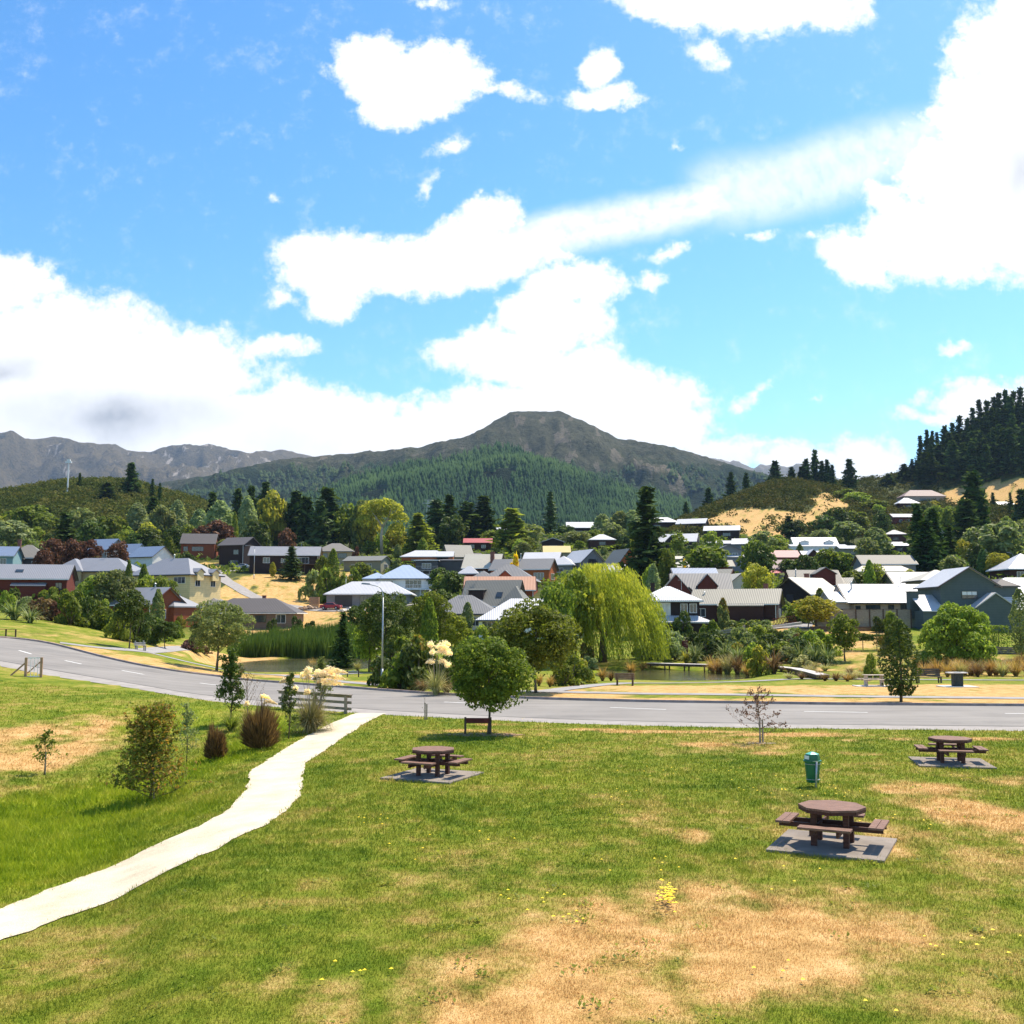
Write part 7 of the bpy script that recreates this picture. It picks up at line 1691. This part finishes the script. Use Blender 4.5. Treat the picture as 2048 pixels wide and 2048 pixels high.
# tall timber fence in front of the long white-roofed house
def paling(label, px0, r0, D0, px1, r1, D1, hgt, bay=1.9, mat=None):
    A = at(px0, r0, D0); B = at(px1, r1, D1); r = empty('paling_fence', A, 0, label, 'fence'); d = B - A; n = int(d.length / bay); mb = MB()
    m_ = int(d.length / .16)
    for i in range(m_):
        p = d * ((i + .5) / m_); mb.box(p.x - .072, p.x + .072, p.y - .012, p.y + .012, p.z - 3.0, p.z + hgt - .05 + .02 * math.sin(i * 7.1))
    mb.build('palings', mat or WOOD, r)
    for i in range(n + 1):
        p = d * (i / n); mb = MB(); mb.box(p.x - .07, p.x + .07, p.y - .14, p.y - .02, p.z - 3.0, p.z + hgt + .04); mb.build('post', WOOD_DK, r)
    mb = MB(); mb.bar(Vector((0, -.02, hgt + .02)), d + Vector((0, -.02, hgt + .02)), .16, .05); mb.build('cap_rail', WOOD_DK, r)
paling('tall grey timber fence in front of the long white-roofed house', 1630, 1243, 152, 1822, 1243, 151, 1.75)
A = at(1620, 1256, 147); B = at(1800, 1257, 146); sl = empty('sleeper_wall', A, 0, 'low dark timber retaining wall at the foot of the tall timber fence', 'wall'); d = B - A
for i in range(4):
    mb = MB(); mb.bar(Vector((0, i * .03, -.6 + i * .24)), d + Vector((0, i * .03, -.6 + i * .24)), .16, .23); mb.build('sleeper', WOOD_DK, sl)
# stone bank under the hedge at the right
A = hit(1985, 1308); mb = MB(); rs = random.Random(3)
sw = empty('stone_wall', A, 0, 'low grey stone wall below the clipped hedge at the right edge', 'wall')
for i in range(46):
    for j in range(4):
        x = -2 + i * .22 + rs.uniform(-.05, .05); z = j * .2; w_ = rs.uniform(.09, .13); mb.box(x - w_, x + w_, rs.uniform(-.1, -.04), .3, z, z + rs.uniform(.15, .19))
mb.build('stones', plain('grey_stone', (.17,.155,.14), .9, .2, 3, .4), sw)
# boardwalks over the pond
def boardwalk(label, P, w_, bearers=True):
    P = [Vector(p) for p in P]; a = P[0]; r = empty('boardwalk', a, 0, label, 'boardwalk'); mb = MB(); bb = MB()
    for i in range(len(P) - 1):
        p, q = P[i] - a, P[i+1] - a; n = int((q - p).length / .17); d = q - p; s_ = Vector((-d.y, d.x, 0)).normalized() * w_ / 2
        for k in range(n):
            c = p + d * ((k + .5) / n); mb.bar(c - s_, c + s_, .15, .05)
        for e in (-1, 1): bb.bar(p + s_ * e * .9 + Vector((0, 0, -.14)), q + s_ * e * .9 + Vector((0, 0, -.14)), .1, .22)
        for k in range(int(d.length / 2.4) + 1):
            c = p + d * (k * 2.4 / d.length)
            for e in (-1, 1): x = c + s_ * e * .8; bb.box(x.x - .07, x.x + .07, x.y - .07, x.y + .07, x.z - 1.6, x.z - .05)
    mb.build('deck_boards', plain('bleached_boards', (.56,.51,.47), .85, .2, 3, .15), r); bb.build('bearers', WOOD_DK, r)
boardwalk('straight timber footbridge over the pond, right of the willow', [at(1296, 1326, 118.5), at(1418, 1329, 114)], 1.3)
boardwalk('curving pale boardwalk ending at the footpath on the right', [at(1556, 1333, 108), at(1592, 1337, 102), at(1620, 1343, 94), at(1646, 1350, 88)], 1.05)
boardwalk('short timber footbridge behind the street lamp at the end of the reeds', [at(725, 1297, 150), at(780, 1299, 146)], 1.3)
# red box by the chalet
g = at(1370, 1300, 124); bx = empty('red_box', g, R(8), 'upright dark red box with pale marks beside the footbridge', 'box')
mb = MB(); mb.box(-.34, .34, -.2, .2, -.6, 1.05); mb.build('cabinet', REDB, bx, bevel=.02); mb = MB(); [mb.box(-.2, .2, -.206, -.201, .3 + i*.2, .36 + i*.2) for i in range(3)]; mb.build('panel', plain('dull_pink', (.35,.12,.11), .6), bx)
mb = MB(); mb.box(-.37, .37, -.23, .23, 1.052, 1.1); mb.build('top', REDB, bx)
# ------------------------------------------------------------------ street lamps
def lamp(label, base, toprow, rz, arm=1.5, r0=.095):
    h = at(0, toprow, base.y).z - base.z if False else (at(1024, toprow, base.y).z - base.z)
    r = empty('street_lamp', base, rz, label, 'street lamp'); mb = MB(); mb.tube([(0,0,-.2),(0,0,1.2)], [r0*1.25, r0*1.2], 12); mb.tube([(0,0,1.2),(0,0,h-.9)], [r0, r0*.62], 12)
    mb.build('pole', STEEL, r, True)
    pts = [(0,0,h-.9)] + [(-.42*(1-math.cos(t)), 0, h-.9+.75*math.sin(t)) for t in np.linspace(.15, math.pi*.5, 7)] + [(-arm, 0, h-.02)]
    mb = MB(); mb.tube(pts, [r0*.6]*3 + [r0*.45]*6, 10); a = mb.build('arm', STEEL, r, True)
    mb = MB(); x = -arm; mb.add([(x+.1,-.08,h-.07),(x+.1,.08,h-.07),(x-.45,.13,h-.02),(x-.5,0,h-.01),(x-.45,-.13,h-.02),(x+.1,-.06,h+.05),(x+.1,.06,h+.05),(x-.4,.09,h+.09),(x-.4,-.09,h+.09)], [(0,4,3,2,1),(5,6,7,8),(0,5,8,4),(1,2,7,6),(0,1,6,5),(3,8,7),(4,8,3),(2,3,7)]); mb.build('lamp_head', plain('grey_casting', (.30,.31,.32), .5), a)
lamp('tall grey street lamp with an arm reaching left, in front of the pond', hit(764, 1374), 1168, 0, 1.0, .066)
lamp('slim street lamp beside the long black house', ground(511, 256), 1091, 0, 1.9, .085)
lamp('slim street lamp beside the white-roofed garage house', ground(694, 224), 1150, R(180), .9, .07)
lamp('small street lamp at the right edge behind the blue-grey house', ground(2022, 236), 1105, 0, .9, .07)
lamp('small street lamp above the pink roof', ground(1958, 248), 1100, R(180), .9, .07)
# ------------------------------------------------------------------ cars
def car(loc, rz, label, paint, s=1.0):
    r = empty('parked_car', loc, rz, label, 'car', 'cars parked by the houses'); r.scale = (s, s, s)
    prof = [(-2.1,.32),(-2.15,.62),(-2.05,.86),(-1.25,.93),(-.72,1.36),(.62,1.40),(1.35,.98),(2.0,.92),(2.12,.66),(2.08,.32)]
    mb = MB(); W_ = .84; n = len(prof)
    def wy(z): return W_ if z < .95 else W_ - (z - .93) * .42
    vs = [(x, -wy(z), z) for x, z in prof] + [(x, wy(z), z) for x, z in prof]; mb.add(vs, [tuple(range(n)), tuple(range(2*n-1, n-1, -1))] + [(i, n+i, n+(i+1)%n, (i+1)%n) for i in range(n)])
    mb.build('body', paint, r, bevel=.05)
    gl = MB(); 
    for sg in (-1, 1): gl.add([(-1.1, sg*.846, .96), (1.15, sg*.846, .98), (.58, sg*(.70), 1.33), (-.68, sg*.70, 1.30)], [(0,1,2,3) if sg < 0 else (3,2,1,0)])
    gl.build('side_windows', GLASS, r)
    gl = MB(); gl.add([(-1.22,-.72,.97),(-1.22,.72,.97),(-.78,.62,1.34),(-.78,-.62,1.34)], [(0,3,2,1)]); gl.M = Matrix.Translation((-.03,0,.02)); gl.build('windscreen', GLASS, r)
    gl = MB(); gl.add([(1.32,-.72,1.02),(1.32,.72,1.02),(.68,.62,1.38),(.68,-.62,1.38)], [(0,1,2,3)]); gl.M = Matrix.Translation((.03,0,.02)); gl.build('rear_window', GLASS, r)
    for x in (-1.3, 1.3):
        for y in (-.80, .80):
            mb = MB(); mb.tube([(x, y-.1, .32), (x, y+.1, .32)], .32, 16); w_ = mb.build('wheel', plain('tyre', (.02,.02,.02), .9) if 'tyre' not in bpy.data.materials else bpy.data.materials['tyre'], r)
            mb = MB(); mb.tube([(x, y-.105, .32), (x, y+.105, .32)], .17, 12); mb.build('rim', STEEL, w_)
    for y in (-.6, .6): mb = MB(); mb.box(-2.15, -2.08, y-.16, y+.16, .62, .76); mb.build('headlight', WHITE, r); mb = MB(); mb.box(2.06, 2.14, y-.15, y+.15, .66, .80); mb.build('tail_light', REDB, r)
CRED = plain('red_car_paint', (.30,.018,.035), .3, .6, 2, .05); CSIL = plain('silver_car_paint', (.40,.42,.44), .3, .6, 2, .05)
car(up(ground(665, 211.5), .12), R(172), 'dark red car parked on the lane in front of the white-roofed garage house', CRED)
car(up(ground(489, 282), .3), R(165), 'silver car parked under the dark gabled house', CSIL)
# building rubble, timber pile by the garage house
g = ground(632, 219); tp = empty('timber_stack', g, 0, 'stack of new timber boards left of the white-roofed garage house', 'timber stack')
for i in range(9): mb = MB(); mb.box(-1.0, 1.0, -.5, .5, -.2 + .24*i, -.2 + .24*i + .2); mb.build('board_layer', TAN, tp)
rs = random.Random(8)
for nm, px, D, sp, col in (('rubble_heap', 710, 207, 2.4, (.62,.58,.52)), ('rubble_heap', 622, 214, 1.6, (.5,.36,.24))):
    mb = MB(); g = ground(px, D)
    for i in range(60):
        x, y = rs.gauss(0, sp * .5), rs.gauss(0, sp * .35); q = rs.uniform(.12, .42); z = max(0, .7 - math.hypot(x, y) * .3) * rs.random()
        mb.M = Matrix.Translation((x, y, z + .1)) @ Matrix.Rotation(rs.random() * 3, 4, 'Z') @ Matrix.Rotation(rs.random(), 4, 'X'); mb.box(-q, q, -q * .7, q * .7, -q * .5, q * .5)
    tag(mb.build(nm, plain(nm + str(px), col, .9, .2, 2, .3), loc=g), 'pale heap of building rubble ' + ('in front of the white-roofed garage house' if px == 710 else 'beside the timber stack'), 'rubble', kind='stuff')
# white tower on the hill, power pylon
g = ground(133, 548); h_ = at(133, 918, 548).z - g.z
tw = empty('mast', g, 0, 'thin white mast with a boxy head on the rounded hill at the left', 'mast')
mb = MB(); mb.tube([(0,0,-1),(0,0,h_-1.5)], [.45,.3], 8); mb.build('pole', WHITE, tw); mb = MB(); mb.box(-1.6, 1.6, -.4, .4, h_-2.2, h_-1.2); mb.box(-.9, .9, -.3, .3, h_-1.15, h_-.2); mb.build('panel', WHITE, tw)
g = ground(856, 760); g.z = at(856, 1035, 760).z; pt = empty('power_pylon', g, 0, 'faint grey power pylon among the trees in the middle distance', 'pylon'); H = at(856, 1000, 760).z - g.z
mb = MB()
for sx in (-1, 1): mb.bar((sx*1.6, 0, -8), (sx*.4, 0, H), .3, .3)
for i in range(5): z = H*i/5; k = 1.6 - 1.2*i/5; mb.bar((-k, 0, z), (k*.8, 0, z+H/5), .18, .18)
mb.build('lattice', STEEL, pt)
mb = MB(); mb.bar((-4, 0, H*.82), (4, 0, H*.82), .25, .25); mb.bar((-3, 0, H), (3, 0, H), .25, .25); mb.build('cross_arm', STEEL, pt)

# ------------------------------------------------------------------ air
HAZE = True
if HAZE:
    mb = MB(); mb.box(-13000, 13000, -900, 14000, -40, 1500); hz = mb.build('haze', None)
    m = bpy.data.materials.new('haze_air'); m.use_nodes = True; t = NT(m.node_tree)
    v = t.n('ShaderNodeVolumePrincipled', Density=HAZE_D); v.inputs['Color'].default_value = (.45,.67,1.0,1); v.inputs['Anisotropy'].default_value = .2
    t.link(v.outputs[0], t.n('ShaderNodeOutputMaterial').inputs['Volume']); hz.data.materials.append(m); hz['kind'] = 'stuff'
    hz['label'] = 'thin blue haze in the air in front of the mountains'
